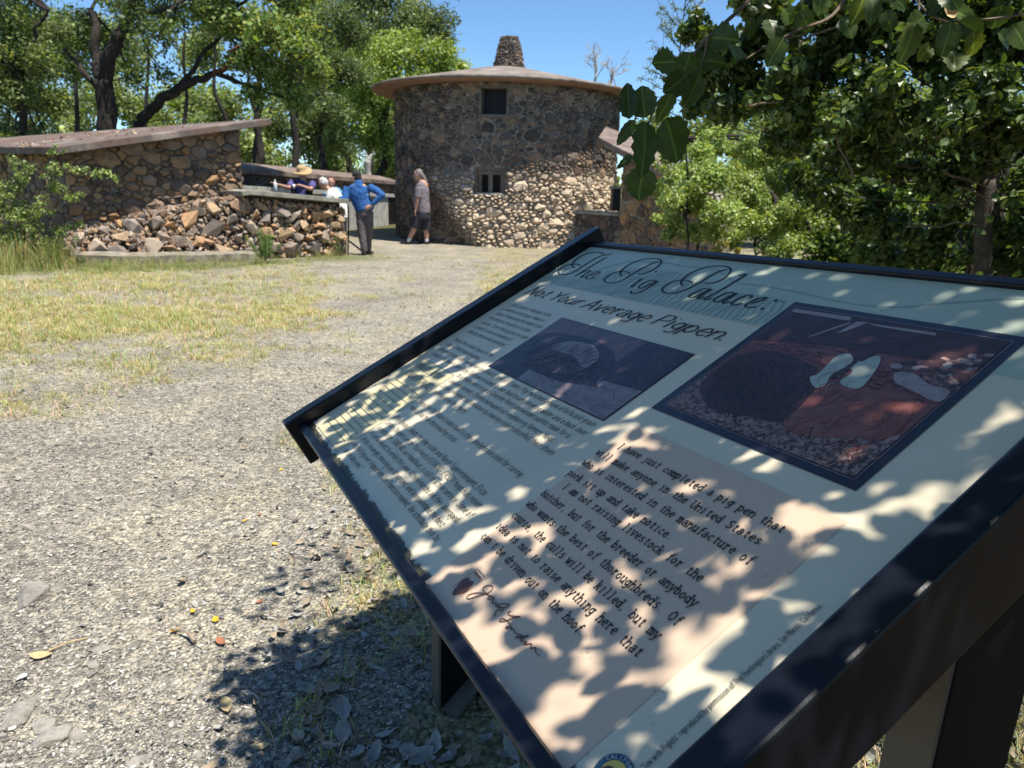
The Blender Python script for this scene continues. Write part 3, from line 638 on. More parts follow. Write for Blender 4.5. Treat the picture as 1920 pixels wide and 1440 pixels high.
def axis(lo, hi, fine_lo, fine_hi, f, c):
    a = list(np.arange(fine_lo, fine_hi, f)); x = fine_lo; s = f
    while x > lo: s *= c; x -= s; a.insert(0, max(x, lo))
    x = a[-1]; s = f
    while x < hi: s *= c; x += s; a.append(min(x, hi))
    return np.array(a)
gx = axis(-140, 140, -3.2, 3.0, .045, 1.06); gy = axis(-30, 260, .4, 4.5, .045, 1.045)
X, Y = np.meshgrid(gx, gy); Z = gz(X, Y)+(noise2(X, Y, .5, 41, 3)-.5)*.05*np.clip(Y/3, .3, 1)+(noise2(X, Y, 9, 43, 3)-.5)*.014
Z = np.where(Y > 40, Z+(Y-40)*.01, Z)
G = grassy(X, Y); Lu = lush(X, Y); nn = noise2(X, Y, 4.5, 51, 4)
gravel = np.array([.37, .345, .295])[None, None]*(.82+.36*nn[..., None]); dry = np.array([.35, .315, .185])[None, None]*(.8+.4*nn[..., None]); green = np.array([.14, .18, .05])[None, None]*(.7+.6*nn[..., None])
wg = np.clip(G*.9+.06, 0, .62)[..., None]; tint = gravel*(1-wg)+dry*wg; tint = tint*(1-Lu[..., None]*.7)+green*Lu[..., None]*.7
shade_near = (np.clip((X-.15)/.5, 0, 1)*np.clip((2.3-Y)/.6, 0, 1))[..., None]; tint = tint*(1-shade_near*.85)+np.array([.085, .065, .045])*shade_near*.85  # shade put into the ground colour right of the sign, in litter brown
far = np.clip((Y-19)/6, 0, 1)[..., None]; tint = tint*(1-far)+np.array([.12, .12, .055])*far
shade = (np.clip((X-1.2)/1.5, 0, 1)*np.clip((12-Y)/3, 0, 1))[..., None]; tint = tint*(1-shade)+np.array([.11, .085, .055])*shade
m, nt, p = newmat('ground'); c = coord(nt, False); a = N(nt, 'ShaderNodeAttribute', attribute_name='tint')
vo = N(nt, 'ShaderNodeTexVoronoi', Scale=85.0, Randomness=1.0); nt.links.new(c, vo.inputs['Vector'])
sep = N(nt, 'ShaderNodeSeparateColor'); nt.links.new(vo.outputs['Color'], sep.inputs[0])
n1 = N(nt, 'ShaderNodeTexNoise', Scale=24.0, Detail=8, Roughness=.75); nt.links.new(c, n1.inputs['Vector'])
k1 = ramp(nt, sep.outputs[0], [(0, (.5, .5, .5)), (.45, (.9, .89, .87)), (.8, (1.25, 1.22, 1.17)), (1, (1.7, 1.66, 1.55))])
k2 = ramp(nt, n1.outputs['Fac'], [(.3, (.6, .6, .6)), (.5, W1), (.7, (1.35, 1.3, 1.2))])
nt.links.new(mix(nt, mix(nt, a.outputs['Color'], k1, .95, 'MULTIPLY'), k2, .8, 'MULTIPLY'), p.inputs['Base Color']); p.inputs['Roughness'].default_value = .95
p.inputs['Specular IOR Level'].default_value = .15
n3 = N(nt, 'ShaderNodeTexNoise', Scale=1.7, Detail=5, Roughness=.65); nt.links.new(c, n3.inputs['Vector'])
lk = p.inputs['Base Color'].links[0].from_socket; nt.links.new(mix(nt, lk, ramp(nt, n3.outputs['Fac'], [(.3, (.78, .77, .78)), (.5, W1), (.68, (1.22, 1.17, 1.06))]), 1.0, 'MULTIPLY'), p.inputs['Base Color'])
hm = N(nt, 'ShaderNodeMath', operation='SUBTRACT'); hm.inputs[0].default_value = .6; nt.links.new(vo.outputs['Distance'], hm.inputs[1])
bump(nt, p, hm.outputs[0], 1.0, .018); M['ground'] = m
ny, nx = X.shape
idx = np.arange(ny*nx).reshape(ny, nx); F = np.stack([idx[:-1, :-1].ravel(), idx[:-1, 1:].ravel(), idx[1:, 1:].ravel(), idx[1:, :-1].ravel()], 1)
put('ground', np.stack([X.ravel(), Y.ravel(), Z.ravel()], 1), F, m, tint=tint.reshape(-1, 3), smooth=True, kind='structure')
def gsurf(x, y):
    x = np.asarray(x, float); y = np.asarray(y, float)
    return gz(x, y)+(noise2(x, y, .5, 41, 3)-.5)*.05*np.clip(y/3, .3, 1)+(noise2(x, y, 9, 43, 3)-.5)*.014

# ---- scattering by geometry nodes: a point mesh with rotation and scale attributes
def scatter(name, protos, pts, rot, scl, var, label=None):
    me = bpy.data.meshes.new(name); me.vertices.add(len(pts)); me.vertices.foreach_set('co', np.asarray(pts, np.float32).ravel())
    at_ = me.attributes.new('rot', 'FLOAT_VECTOR', 'POINT'); at_.data.foreach_set('vector', np.asarray(rot, np.float32).ravel())
    at_ = me.attributes.new('scl', 'FLOAT_VECTOR', 'POINT'); at_.data.foreach_set('vector', np.asarray(scl, np.float32).ravel())
    at_ = me.attributes.new('var', 'INT', 'POINT'); at_.data.foreach_set('value', np.asarray(var, np.int32))
    o = bpy.data.objects.new(name, me); COL.objects.link(o); tag(o, kind='stuff')
    g = bpy.data.node_groups.new(name+'_nodes', 'GeometryNodeTree')
    g.interface.new_socket('Geometry', in_out='INPUT', socket_type='NodeSocketGeometry'); g.interface.new_socket('Geometry', in_out='OUTPUT', socket_type='NodeSocketGeometry')
    gi = g.nodes.new('NodeGroupInput'); go = g.nodes.new('NodeGroupOutput'); jn = g.nodes.new('GeometryNodeJoinGeometry')
    def attr(nm, ty):
        n = g.nodes.new('GeometryNodeInputNamedAttribute'); n.data_type = ty; n.inputs[0].default_value = nm
        return [s for s in n.outputs if s.enabled and s.name == 'Attribute'][0]
    r = attr('rot', 'FLOAT_VECTOR'); s = attr('scl', 'FLOAT_VECTOR'); v = attr('var', 'INT')
    for k, (pm_, mt) in enumerate(protos):
        po = bpy.data.objects.new(name+'_piece', pm_)
        oi = g.nodes.new('GeometryNodeObjectInfo'); oi.inputs[0].default_value = po; oi.inputs[1].default_value = True
        cmpn = g.nodes.new('FunctionNodeCompare'); cmpn.data_type = 'INT'; cmpn.operation = 'EQUAL'
        ii = [q for q in cmpn.inputs if q.enabled and q.type == 'INT']; g.links.new(v, ii[0]); ii[1].default_value = k
        ip = g.nodes.new('GeometryNodeInstanceOnPoints')
        g.links.new(gi.outputs[0], ip.inputs['Points']); g.links.new(cmpn.outputs[0], ip.inputs['Selection']); g.links.new(oi.outputs['Geometry'], ip.inputs['Instance'])
        g.links.new(r, ip.inputs['Rotation']); g.links.new(s, ip.inputs['Scale']); g.links.new(ip.outputs[0], jn.inputs[0])
    g.links.new(jn.outputs[0], go.inputs[0])
    md = o.modifiers.new('scatter', 'NODES'); md.node_group = g
    return o
def hull(n, sq=(1, 1, 1), seed=0, tint=None):
    """angular stone: convex hull of random points, unit size"""
    rr = random.Random(seed); bm = bmesh.new()
    for i in range(n):
        v = Vector((rr.gauss(0, 1), rr.gauss(0, 1), rr.gauss(0, 1))); v.normalize(); v *= rr.uniform(.82, 1.0)*.5
        bm.verts.new((v.x*sq[0], v.y*sq[1], v.z*sq[2]))
    r = bmesh.ops.convex_hull(bm, input=bm.verts); bmesh.ops.delete(bm, geom=[e for e in set(r['geom_interior']+r['geom_unused']) if isinstance(e, bmesh.types.BMVert)], context='VERTS')
    bmesh.ops.recalc_face_normals(bm, faces=bm.faces)
    V = np.array([v.co[:] for v in bm.verts]); bm.verts.index_update(); F = [tuple(v.index for v in f.verts) for f in bm.faces]; bm.free()
    return V, F
def infomat(name, stops, rough=.85, nsc=60.0, bmp=.3):
    m, nt, p = newmat(name); oi = N(nt, 'ShaderNodeObjectInfo'); c = coord(nt, False)
    col = ramp(nt, oi.outputs['Random'], stops); n = N(nt, 'ShaderNodeTexNoise', Scale=nsc, Detail=4); nt.links.new(c, n.inputs['Vector'])
    col = mix(nt, col, ramp(nt, n.outputs['Fac'], [(.3, (.7, .7, .7)), (.7, (1.25, 1.25, 1.25))]), 1.0, 'MULTIPLY')
    nt.links.new(col, p.inputs['Base Color']); p.inputs['Roughness'].default_value = rough; p.inputs['Specular IOR Level'].default_value = .25
    if bmp: bump(nt, p, n.outputs['Fac'], bmp, .003)
    return m
M['pebble'] = infomat('pebble', [(0, (.09, .088, .085)), (.3, (.20, .19, .175)), (.6, (.34, .32, .28)), (.85, (.45, .43, .38)), (1, (.58, .55, .50))], .85, 90)
protos = []
for k in range(8):
    V, F = hull(10, (1.25, .9, .5), 100+k); me = mesh('pebble', V, F); me.materials.append(M['pebble']); protos.append((me, None))
def cam_pts(n, d0, d1, power, xr=None):
    """random ground points in view, denser near the camera"""
    u = RNG.random(n); y = (d0**(1-power)+(d1**(1-power)-d0**(1-power))*u)**(1/(1-power))
    x = (RNG.random(n)*1.75-.88)*(y+.4)
    return x, y
x, y = cam_pts(170000, .75, 15, 1.9); g = grassy(x, y); keep = (RNG.random(len(x)) > g*.8) & (x < 1.6+.1*y) & (lush(x, y) < .5); x, y = x[keep], y[keep]
sz = np.exp(RNG.normal(0, .38, len(x)))*(.0035+.0009*y); sz = np.minimum(sz, .045)
big = RNG.random(len(x)) < .006; sz[big] *= 2.6; sz = np.where((y < 4) & (sz > .035), .035, sz)
rot = np.stack([RNG.normal(0, .3, len(x)), RNG.normal(0, .3, len(x)), RNG.random(len(x))*6.28], 1)
scatter('gravel', protos, np.stack([x, y, gsurf(x, y)+sz*.2], 1), rot, np.repeat(sz[:, None], 3, 1), RNG.integers(0, 8, len(x)))
# ---- grass tufts
def tuft(n, h, spread, lean, w, seed, cols):
    rr = random.Random(seed); V = []; F = []; T = []
    for i in range(n):
        a = rr.uniform(0, 6.28); r = spread*math.sqrt(rr.random()); bx, by = r*math.cos(a), r*math.sin(a)
        d = rr.uniform(0, 6.28); L = h*rr.uniform(.45, 1.15); le = lean*rr.uniform(.3, 1.4)
        dx, dy = math.cos(d), math.sin(d); px, py = -dy, dx; c = rr.choice(cols); c = tuple(q*rr.uniform(.75, 1.25) for q in c)
        b0 = len(V)
        for k, (t, ww) in enumerate(((0, 1), (.45, .85), (.8, .5), (1, .06))):
            o = le*L*t*t; z = L*t*math.sqrt(max(0.1, 1-(le*t)**2*.5))
            V += [(bx+dx*o-px*w*ww/2, by+dy*o-py*w*ww/2, z), (bx+dx*o+px*w*ww/2, by+dy*o+py*w*ww/2, z)]; T += [c, c]
            if k: F.append((b0+2*k-2, b0+2*k-1, b0+2*k+1, b0+2*k))
    me = mesh('tuft', V, F, np.array(T)); me.materials.append(M['grass']); return (me, None)
DRY = [(.56, .47, .25), (.48, .39, .19), (.64, .56, .34), (.42, .38, .17)]; GRN = [(.17, .24, .06), (.27, .31, .10), (.38, .38, .16), (.13, .21, .05)]
pro = [tuft(16, .045, .05, .9, .0035, 1, DRY), tuft(14, .06, .045, .8, .0035, 2, DRY+GRN[:2]), tuft(18, .035, .06, 1.1, .004, 3, DRY[:3]), tuft(16, .06, .05, .7, .0035, 4, GRN+DRY[:1]),
       tuft(24, .30, .10, .45, .006, 5, GRN), tuft(20, .38, .10, .4, .0065, 6, GRN[1:]+DRY[:1]), tuft(22, .15, .08, .6, .005, 7, GRN+DRY[:2]), tuft(12, .10, .05, .9, .004, 8, GRN[:3])]
x, y = cam_pts(95000, .9, 21, 1.25); g = grassy(x, y); lu = lush(x, y)
keep = (RNG.random(len(x)) < np.clip(g-.05, 0, 1)*1.1*np.interp(y, [1.2, 2.2, 5], [.18, .45, .95])) & (x < 1.8+.25*y); x, y, lu = x[keep], y[keep], lu[keep]
pick = RNG.random(len(x)); gn = noise2(x, y, 1.8, 61); var = np.where(pick < .4, 0, np.where(pick < .62, 2, np.where(pick < .85, 1, 3))); var = np.where((gn > .63) & (pick > .35), 3, var)
var = np.where((lu > .45), np.where(pick < .35, 6, np.where(pick < .7, 4, 5)), np.where(lu > .25, np.where(pick < .5, 6, 3), var))
var = np.where((y < 3.2) & (var > 3), 7, var)
s = RNG.uniform(.6, 1.5, len(x))*np.interp(y, [1.5, 7], [.5, 1])*np.where((var > 3) & (x > -6.3), .40, 1)*np.where(var > 3, .55+.75*noise2(x, y, 2.3, 66), 1)*np.where((var > 3) & (y < 9.4), .6, 1)
s = np.where((y > 14.5), s*.7, s)
Bx = (x > -7.6) & (x < -3.3) & (y > np.interp(x, [-7.6, -6.4, -4.4, -3.4], [10.7, 10.8, 12.9, 15.1]))   # nothing grows inside the masonry
hyp = np.hypot(x+.36, y-21.3) < 3.3; keep = ~(Bx & (y < 19)) & ~hyp
rot = np.stack([RNG.normal(0, .12, len(x)), RNG.normal(0, .12, len(x)), RNG.random(len(x))*6.28], 1)
scatter('grass', pro, np.stack([x, y, gsurf(x, y)-.003], 1)[keep], rot[keep], np.repeat(s[:, None], 3, 1)[keep], var[keep])
# ---- half-sunk pale stones in the foreground, each a thing
M['pale_stone'] = surf('pale_stone', [(.3, (.17, .155, .13)), (.5, (.28, .26, .225)), (.62, (.35, .325, .285)), (.75, (.22, .20, .175))], 26, .92, .9, .008, bscale=90)
ST = [(58, 1120, .15, 'broad flat pale stone set in the gravel at the left edge'), (45, 1345, .11, 'pale stone above the cluster near the lower left corner'), (85, 1368, .07, 'small pale stone in the cluster near the lower left corner'),
      (100, 1392, .10, 'largest pale stone of the cluster near the lower left corner'), (140, 1382, .05, 'small round stone at the right end of the lower left cluster'), (262, 1432, .055, 'whitish stone at the lower edge of the picture on the gravel'),
      (370, 1420, .03, 'small white stone beside the shade at the lower edge'), (372, 1298, .035, 'small white pebble left of the frame shadow corner'), (250, 1215, .04, 'light stone on open gravel left of the curled bark strip'),
      (190, 1222, .06, 'low flat stone on open gravel beside a dry stalk'), (175, 1250, .04, 'pale stone below the dry stalk on open gravel'), (362, 1085, .04, 'light stone beside the leafy shadow on the gravel'),
      (110, 1105, .05, 'low grey stone just right of the broad flat stone'), (372, 925, .03, 'pale stone far up the gravel below the dry grass'), (245, 1190, .035, 'small grey stone behind the flat stone on open gravel')]
for k, (px, py, s_, lab) in enumerate(ST):
    s_ *= .72
    P = gnd(px, py); V, F = hull(16, (1.3, 1, .45), 300+k); V = V*s_; V = V@np.array(Euler((0, 0, random.uniform(0, 6))).to_matrix()).T
    bevel_box('stone', V+np.array([P[0], P[1], float(gsurf(P[0], P[1]))+s_*.0]), F, M['pale_stone'], None, s_*.02, 1, label=lab, cat='stone', group='pale stones half sunk in the gravel')
P = gnd(822, 1350); V, F = hull(9, (1, .8, 1.1), 335)
bevel_box('rock', V*.115+np.array([P[0]+.03, P[1]+.03, .03]), F, surf('dark_rock', [(.3, (.06, .055, .048)), (.7, (.14, .13, .11))], 16, .9, .8, .008, bscale=50), None, .003, 1, label='dark angular rock lying at the foot of the far sign leg', cat='rock')

# ---- fallen leaves and scraps
def leaf_shape(L, W, curl=.25, fold=.15, lobes=0, seed=0, n=7):
    """one leaf lying along +x: outline of n stations, folded along the midrib, curled along its length"""
    rr = random.Random(seed); V = []; F = []
    for i in range(n):
        t = i/(n-1); w_ = W*math.sin(PI*(t**.85))**.8*.5 if 0 < i < n-1 else W*.03
        if lobes and 0 < i < n-1: w_ *= 1+lobes*(1 if i % 2 else -1)
        z = curl*L*(t-.5)**2*2; j = rr.uniform(-.04, .04)*L
        V += [(t*L-L/2, w_, z+fold*w_+j*.3), (t*L-L/2, 0, z), (t*L-L/2, -w_, z+fold*w_-j*.3)]
        if i:
            b = 3*i-3; F += [(b, b+1, b+4, b+3), (b+1, b+2, b+5, b+4)]
    return np.array(V), F
M['dry_leaf'] = surf('dry_leaf', [(.3, (.17, .13, .09)), (.5, (.30, .24, .17)), (.75, (.46, .40, .31))], 14, .8, .3, .002)
M['grey_leaf'] = surf('grey_leaf', [(.3, (.20, .195, .185)), (.7, (.42, .41, .38))], 16, .75, .3, .002)
M['yellow_leaf'] = surf('yellow_leaf', [(.3, (.50, .27, .02)), (.7, (.72, .46, .04))], 20, .6, .2, .001)
M['tan_leaf'] = surf('tan_leaf', [(.3, (.40, .28, .13)), (.7, (.60, .48, .27))], 16, .7, .2, .001)
M['rust_leaf'] = surf('rust_leaf', [(.3, (.27, .10, .05)), (.7, (.42, .21, .12))], 18, .75, .2, .001)
def drop_leaf(px, py, L, mt, lab, ang=None, wf=.5, lob=0, curl=.3, tilt=.12, group=None, name='fallen_leaf', cat='leaf'):
    P = gnd(px, py); V, F = leaf_shape(L, L*wf, curl, .3, lob, int(px))
    E = np.array(Euler((random.uniform(-tilt, tilt), random.uniform(-tilt, tilt), ang if ang is not None else random.uniform(0, 6.28))).to_matrix())
    V = V@E.T; V[:, 2] -= V[:, 2].min(); V = V+np.array([P[0], P[1], float(gsurf(P[0], P[1]))+.006])
    o = put(name, V, F, mt, label=lab, cat=cat, group=group); s_ = o.modifiers.new('thick', 'SOLIDIFY'); s_.thickness = .0007; return o
ORD = ['leftmost', 'second from left', 'third from left', 'fourth from left', 'fifth from left', 'sixth from left', 'seventh from left', 'eighth from left']
G1 = 'yellow leaves scattered on the gravel'
for px, py, L, lab in ((405, 1171, .030, 'brightest yellow leaf, on sunlit gravel beside the leafy shadow'), (328, 1187, .022, 'yellow leaf touching the end of the curled bark strip'), (516, 1022, .020, 'yellow leaf above the leafy shadow left of the sign'),
                       (527, 885, .020, 'farthest yellow leaf, on dry grass below the end of the frame rail'), (459, 981, .02, 'pale yellow leaf in thin grass above the shadow'), (362, 1152, .022, 'cream yellow leaf on gravel left of the brightest one'), (487, 968, .016, 'orange leaf in thin grass above the shadow'), (487, 1133, .020, 'orange leaf lying within the leafy shadow')):
    drop_leaf(px, py, L, M['yellow_leaf'] if 'orange' not in lab else M['rust_leaf'], lab, group=G1)
G2 = 'dry tan leaves on the gravel'
for px, py, L, lab in ((78, 1238, .045, 'long cream leaf at the end of a dry stalk on open gravel'), (425, 1330, .045, 'large oval tan leaf just left of the sign shadow'), (490, 1405, .030, 'oval tan leaf at the edge of the sign shadow near the bottom'),
                       (415, 1212, .035, 'flat rust coloured scrap of bark beside the curled strip'), (612, 1236, .034, 'round tan leaf near the upper edge of the sign shadow')):
    drop_leaf(px, py, L, M['rust_leaf'] if 'rust' in lab else M['tan_leaf'], lab, group=G2, ang=.2 if '78' in str(px) else None)
# curled bark strip
P0, P1 = gnd(322, 1188), gnd(366, 1213); cc = crom([P0+(0, 0, .01), (P0+P1)/2+(.004, .006, .018), P1+(0, 0, .012)], 5); V, F = tube(cc, np.linspace(.002, .005, len(cc)), 6); V[:, 2] += .002
put('bark_strip', V, F, M['dry_leaf'], label='curled brown strip of bark lying on the sunlit gravel', cat='bark')
P0, P1 = gnd(75, 1238), gnd(165, 1205); cc = crom([P0+(0, 0, .012), (P0*.5+P1*.5)+(0, .01, .014), P1+(0, 0, .012)], 5); V, F = tube(cc, .0016, 5)
put('dry_stalk', V, F, M['tan_leaf'], label='thin dry stalk lying on the gravel at the left', cat='stalk')
P0, P1 = gnd(455, 1305), gnd(492, 1338); cc = crom([P0+(0, 0, .012), (P0*.5+P1*.5)+(.006, .004, .02), P1+(0, 0, .012)], 5); V, F = tube(cc, .0018, 5)
put('twig', V, F, M['bark_pale'], label='short grey twig lying at the left edge of the sign shadow', cat='twig')
GS = 'dry leaves lying in the shade of the sign'
for i, (px, py) in enumerate([(618, 1296), (645, 1340), (560, 1255), (601, 1250), (688, 1205), (715, 1222), (655, 1268), (642, 1383), (620, 1410), (560, 1385), (725, 1388), (733, 1410), (775, 1367), (768, 1415), (815, 1408), (850, 1412), (790, 1425), (700, 1430), (765, 1160), (758, 1140), (680, 1170), (590, 1345), (575, 1300), (905, 1400), (940, 1385), (955, 1420), (838, 1430), (610, 1215), (525, 1190), (555, 1160), (545, 1240), (700, 1260), (670, 1430), (885, 1430)]):
    place_ = 'beside the angular rock at the far leg' if abs(px-820) < 75 and py > 1350 else 'under the lower rail at the bottom edge' if px > 880 else 'just inside the corner of the frame shadow' if px < 660 and 1230 < py < 1345 else 'in the leafy shade above the frame shadow' if py < 1225 else 'in deep shade near the bottom left of the sign'
    drop_leaf(px, py, random.uniform(.030, .055), M['grey_leaf'] if i % 3 else M['dry_leaf'], ('grey' if i % 3 else 'tan')+' dry leaf '+place_, wf=random.uniform(.45, .7), lob=.12, curl=random.uniform(.1, .7), tilt=.45, group=GS)
_by = {}
for o in COL.objects:
    if o.name.startswith('fallen_leaf') and o.get('group') == GS: _by.setdefault(o['label'], []).append(o)
for lab, os_ in _by.items():
    if len(os_) < 2: continue
    os_.sort(key=lambda q: proj(np.mean([v.co[:] for v in q.data.vertices], axis=0))[0])
    for k, q in enumerate(os_): q['label'] = ORD[k]+' '+lab
# litter too small or too dark to count
V, F = leaf_shape(.03, .016, .5, .4, .1, 3, 5); me1 = mesh('litter', V, F); me1.materials.append(M['dry_leaf'])
V, F = leaf_shape(.026, .014, .8, .5, .1, 5, 5); me2 = mesh('litter', V, F); me2.materials.append(M['grey_leaf'])
x = np.concatenate([RNG.uniform(-.6, 1.6, 1500), RNG.uniform(-3, 1, 500), RNG.uniform(-.5, 5, 2500)]); y = np.concatenate([RNG.uniform(.7, 2.2, 1500), RNG.uniform(1, 6, 500), RNG.uniform(2, 9, 2500)])
k_ = (x > -.55) | (RNG.random(len(x)) < .5); k_ &= ~((x > 0) & (x < 0)); x, y = x[k_], y[k_]
rot = np.stack([RNG.normal(0, .5, len(x)), RNG.normal(0, .5, len(x)), RNG.random(len(x))*6.28], 1); s = RNG.uniform(.5, 1.3, len(x))
scatter('leaf_litter', [(me1, 0), (me2, 0)], np.stack([x, y, gsurf(x, y)+.008], 1), rot, np.repeat(s[:, None], 3, 1), RNG.integers(0, 2, len(x)))

# ================================================================== masonry
def clip(poly, a, b, c_):
    """keep a*x+b*y <= c"""
    out = []; n = len(poly)
    for i in range(n):
        p_, q = poly[i], poly[(i+1) % n]; dp = a*p_[0]+b*p_[1]-c_; dq = a*q[0]+b*q[1]-c_
        if dp <= 0: out.append(p_)
        if (dp < 0 < dq) or (dq < 0 < dp): t = dp/(dp-dq); out.append((p_[0]+(q[0]-p_[0])*t, p_[1]+(q[1]-p_[1])*t))
    return out
def cells(w_, h_, size, aspect=1.35, holes=(), seed=0, relax=1, vary=.5, bound=None):
    """irregular stones covering a w x h wall: jittered seeds of uneven spacing, cut to their nearest neighbours"""
    rr = np.random.default_rng(seed); H_ = h_*aspect; pts = []; tries = int(w_*H_/(size*size)*60); cell = size
    grid = {}
    for _ in range(tries):
        q = rr.random(2)*(w_, H_); r = size*(1-vary+2*vary*rr.random()**1.6); gi, gj = int(q[0]/cell), int(q[1]/cell); ok = True
        for i in range(gi-2, gi+3):
            for j in range(gj-2, gj+3):
                for (px, py, pr) in grid.get((i, j), ()):
                    if (px-q[0])**2+(py-q[1])**2 < (.5*(r+pr))**2: ok = False; break
                if not ok: break
            if not ok: break
        if ok: grid.setdefault((gi, gj), []).append((q[0], q[1], r)); pts.append((q[0], q[1], r))
    P = np.array(pts); out = []
    for i, (x, y, r) in enumerate(P):
        d = np.hypot(P[:, 0]-x, P[:, 1]-y); nb = np.argsort(d)[1:16]
        poly = [(0, 0), (w_, 0), (w_, H_), (0, H_)]
        for j in nb:
            dx, dy = P[j, 0]-x, P[j, 1]-y; L = math.hypot(dx, dy); t = .5+(r*r-P[j, 2]**2)/(2*L*L)*.6; t = min(max(t, .25), .75)
            poly = clip(poly, dx, dy, dx*(x+dx*t)+dy*(y+dy*t))
            if len(poly) < 3: break
        if len(poly) < 3: continue
        poly = [(a, b/aspect) for a, b in poly]; cx = sum(a for a, b in poly)/len(poly); cy = sum(b for a, b in poly)/len(poly)
        bad = False
        for (x0, x1, z0, z1) in holes:
            if x0 < cx < x1 and z0 < cy < z1: bad = True; break
            if max(a for a, b in poly) > x0 and min(a for a, b in poly) < x1 and max(b for a, b in poly) > z0 and min(b for a, b in poly) < z1:
                o = [(x0-cx, 1, 0, x0), (cx-x1, -1, 0, -x1), (z0-cy, 0, 1, z0), (cy-z1, 0, -1, -z1)]; o.sort(reverse=True); poly = clip(poly, *o[0][1:])
                if len(poly) < 3: bad = True; break
        if bad: continue
        if bound is not None:
            for h in bound: 
                poly = clip(poly, *h)
                if len(poly) < 3: break
            if len(poly) < 3: continue
        out.append(poly)
    return out
def stone_mesh(poly, place, gap, bulge, rr, sink=.03):
    """a stone: rounded outline, sides running back into the mortar, uneven bulging face; 30 to 45 triangles"""
    P = np.array(poly); c_ = P.mean(0); n = len(P)
    A = .5*abs(np.dot(P[:, 0], np.roll(P[:, 1], -1))-np.dot(P[:, 1], np.roll(P[:, 0], -1)))
    if A < .0012: return None
    r = math.sqrt(A); P = c_+(P-c_)*(1-min(.45, gap*2/r))
    Q = []
    for i in range(n):
        a, b = P[i], P[(i+1) % n]
        if np.linalg.norm(a-b) < .22*r and n > 4: Q.append((a+b)/2); continue
        Q.append(a+(b-a)*.12); Q.append(a+(b-a)*.88)
    Q = np.array(Q); m_ = len(Q); Q = Q+rr.normal(0, .03*r, Q.shape)
    tx, ty = rr.normal(0, .10), rr.normal(0, .10); B = bulge*rr.uniform(.45, 1.5); V = []
    for q in Q: V.append(place(q[0], q[1], -sink))
    for q in Q:
        e = c_+(q-c_)*rr.uniform(.84, .99); d = (e-c_)/r; V.append(place(e[0], e[1], max(.002, B*.55+B*(tx*d[0]*3+ty*d[1]*3)+rr.normal(0, .12*B))))
    c2 = c_+rr.normal(0, .10*r, 2); 
    inner = []
    k_ = m_//2
    V.append(place(c2[0], c2[1], B*rr.uniform(.9, 1.25))); F = []
    for i in range(m_):
        j = (i+1) % m_; F.append((i, j, m_+j, m_+i)); F.append((m_+i, m_+j, 2*m_))
    return np.array(V), F, A
def lay(parent, polys, place, pal, gap, bulge, rank, limit=300, seed=0, name='stone', mt=None, sink=.03, tintf=None):
    """the first `limit` stones (by rank) are parts of their own, the rest one part of kind stuff"""
    rr = np.random.default_rng(seed); items = []
    for poly in polys:
        s_ = stone_mesh(poly, place, gap, bulge, rr, sink)
        if s_ is None: continue
        V, F, A = s_; t = np.array(pal[rr.integers(len(pal))])*rr.uniform(.75, 1.25); cx = V.mean(0); t = tintf(cx, t) if tintf else t; items.append((rank(cx, A), V, F, t))
    items.sort(key=lambda q: -q[0])
    for k, (r_, V, F, t) in enumerate(items[:limit]): put(name, V, F, mt or M['stone'], parent, tint=np.tile(t, (len(V), 1)))
    if len(items) > limit:
        b = MB()
        for r_, V, F, t in items[limit:]: b.add(V, F, t)
        b.build('small_stones', mt or M['stone'], parent, kind='stuff')
def seen(cx, A):
    x, y, z = proj(cx); ins = (-60 < x < 1980) and (-60 < y < 1500) and z > 0
    return (1e3 if ins else 0)+A/max(z, .1)**2*1e4
PAL_T = [(.085, .07, .062), (.11, .09, .08), (.13, .105, .09), (.16, .125, .10), (.19, .15, .12), (.075, .066, .064), (.14, .09, .07), (.21, .16, .12), (.10, .085, .08), (.24, .16, .105)]
PAL_T = [((a*.8+b_*.2)*1.06, b_*1.06, (c_*.85+b_*.15)*1.06) for a, b_, c_ in PAL_T]
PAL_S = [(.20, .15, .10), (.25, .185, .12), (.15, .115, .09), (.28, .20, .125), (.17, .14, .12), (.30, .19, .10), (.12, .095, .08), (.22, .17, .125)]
PAL_R = [(.36, .27, .18), (.42, .30, .19), (.25, .21, .18), (.42, .27, .15), (.32, .28, .24), (.25, .215, .19), (.42, .36, .29), (.40, .26, .16), (.33, .23, .16), (.27, .235, .21)]

M['kerb'] = surf('kerb', [(.3, (.12, .10, .075)), (.5, (.24, .21, .16)), (.7, (.38, .35, .29))], 9, .95, .8, .012, bscale=40)
# ---- round tower
TC = np.array([-.36, 21.2]); TR = 3.08; Z0 = -.60; ZT = 3.375
tower = thing('round_stone_tower', 'round two storey stone tower under a shallow cone roof with a tapering stone chimney', 'stone tower', (TC[0], TC[1], -.46))
def ring(c, r, z, n=96): return [(c[0]+r*math.sin(2*PI*k/n), c[1]-r*math.cos(2*PI*k/n), z) for k in range(n)]
def lathe(prof, c, m, name, parent, n=96, smooth=True, jit=0, cap0=True, cap1=True):
    V = []; F = []
    for i, (r, z) in enumerate(prof):
        for k in range(n):
            j = jit*(random.random()-.5) if jit else 0
            V.append((c[0]+(r+j)*math.sin(2*PI*k/n), c[1]-(r+j)*math.cos(2*PI*k/n), z))
        if i:
            for k in range(n): a = (i-1)*n+k; b2 = (i-1)*n+(k+1) % n; F.append((a, b2, b2+n, a+n))
    if cap0: F.append(tuple(range(n-1, -1, -1)))
    if cap1: F.append(tuple((len(prof)-1)*n+k for k in range(n)))
    return put(name, V, F, m, parent, smooth=smooth)
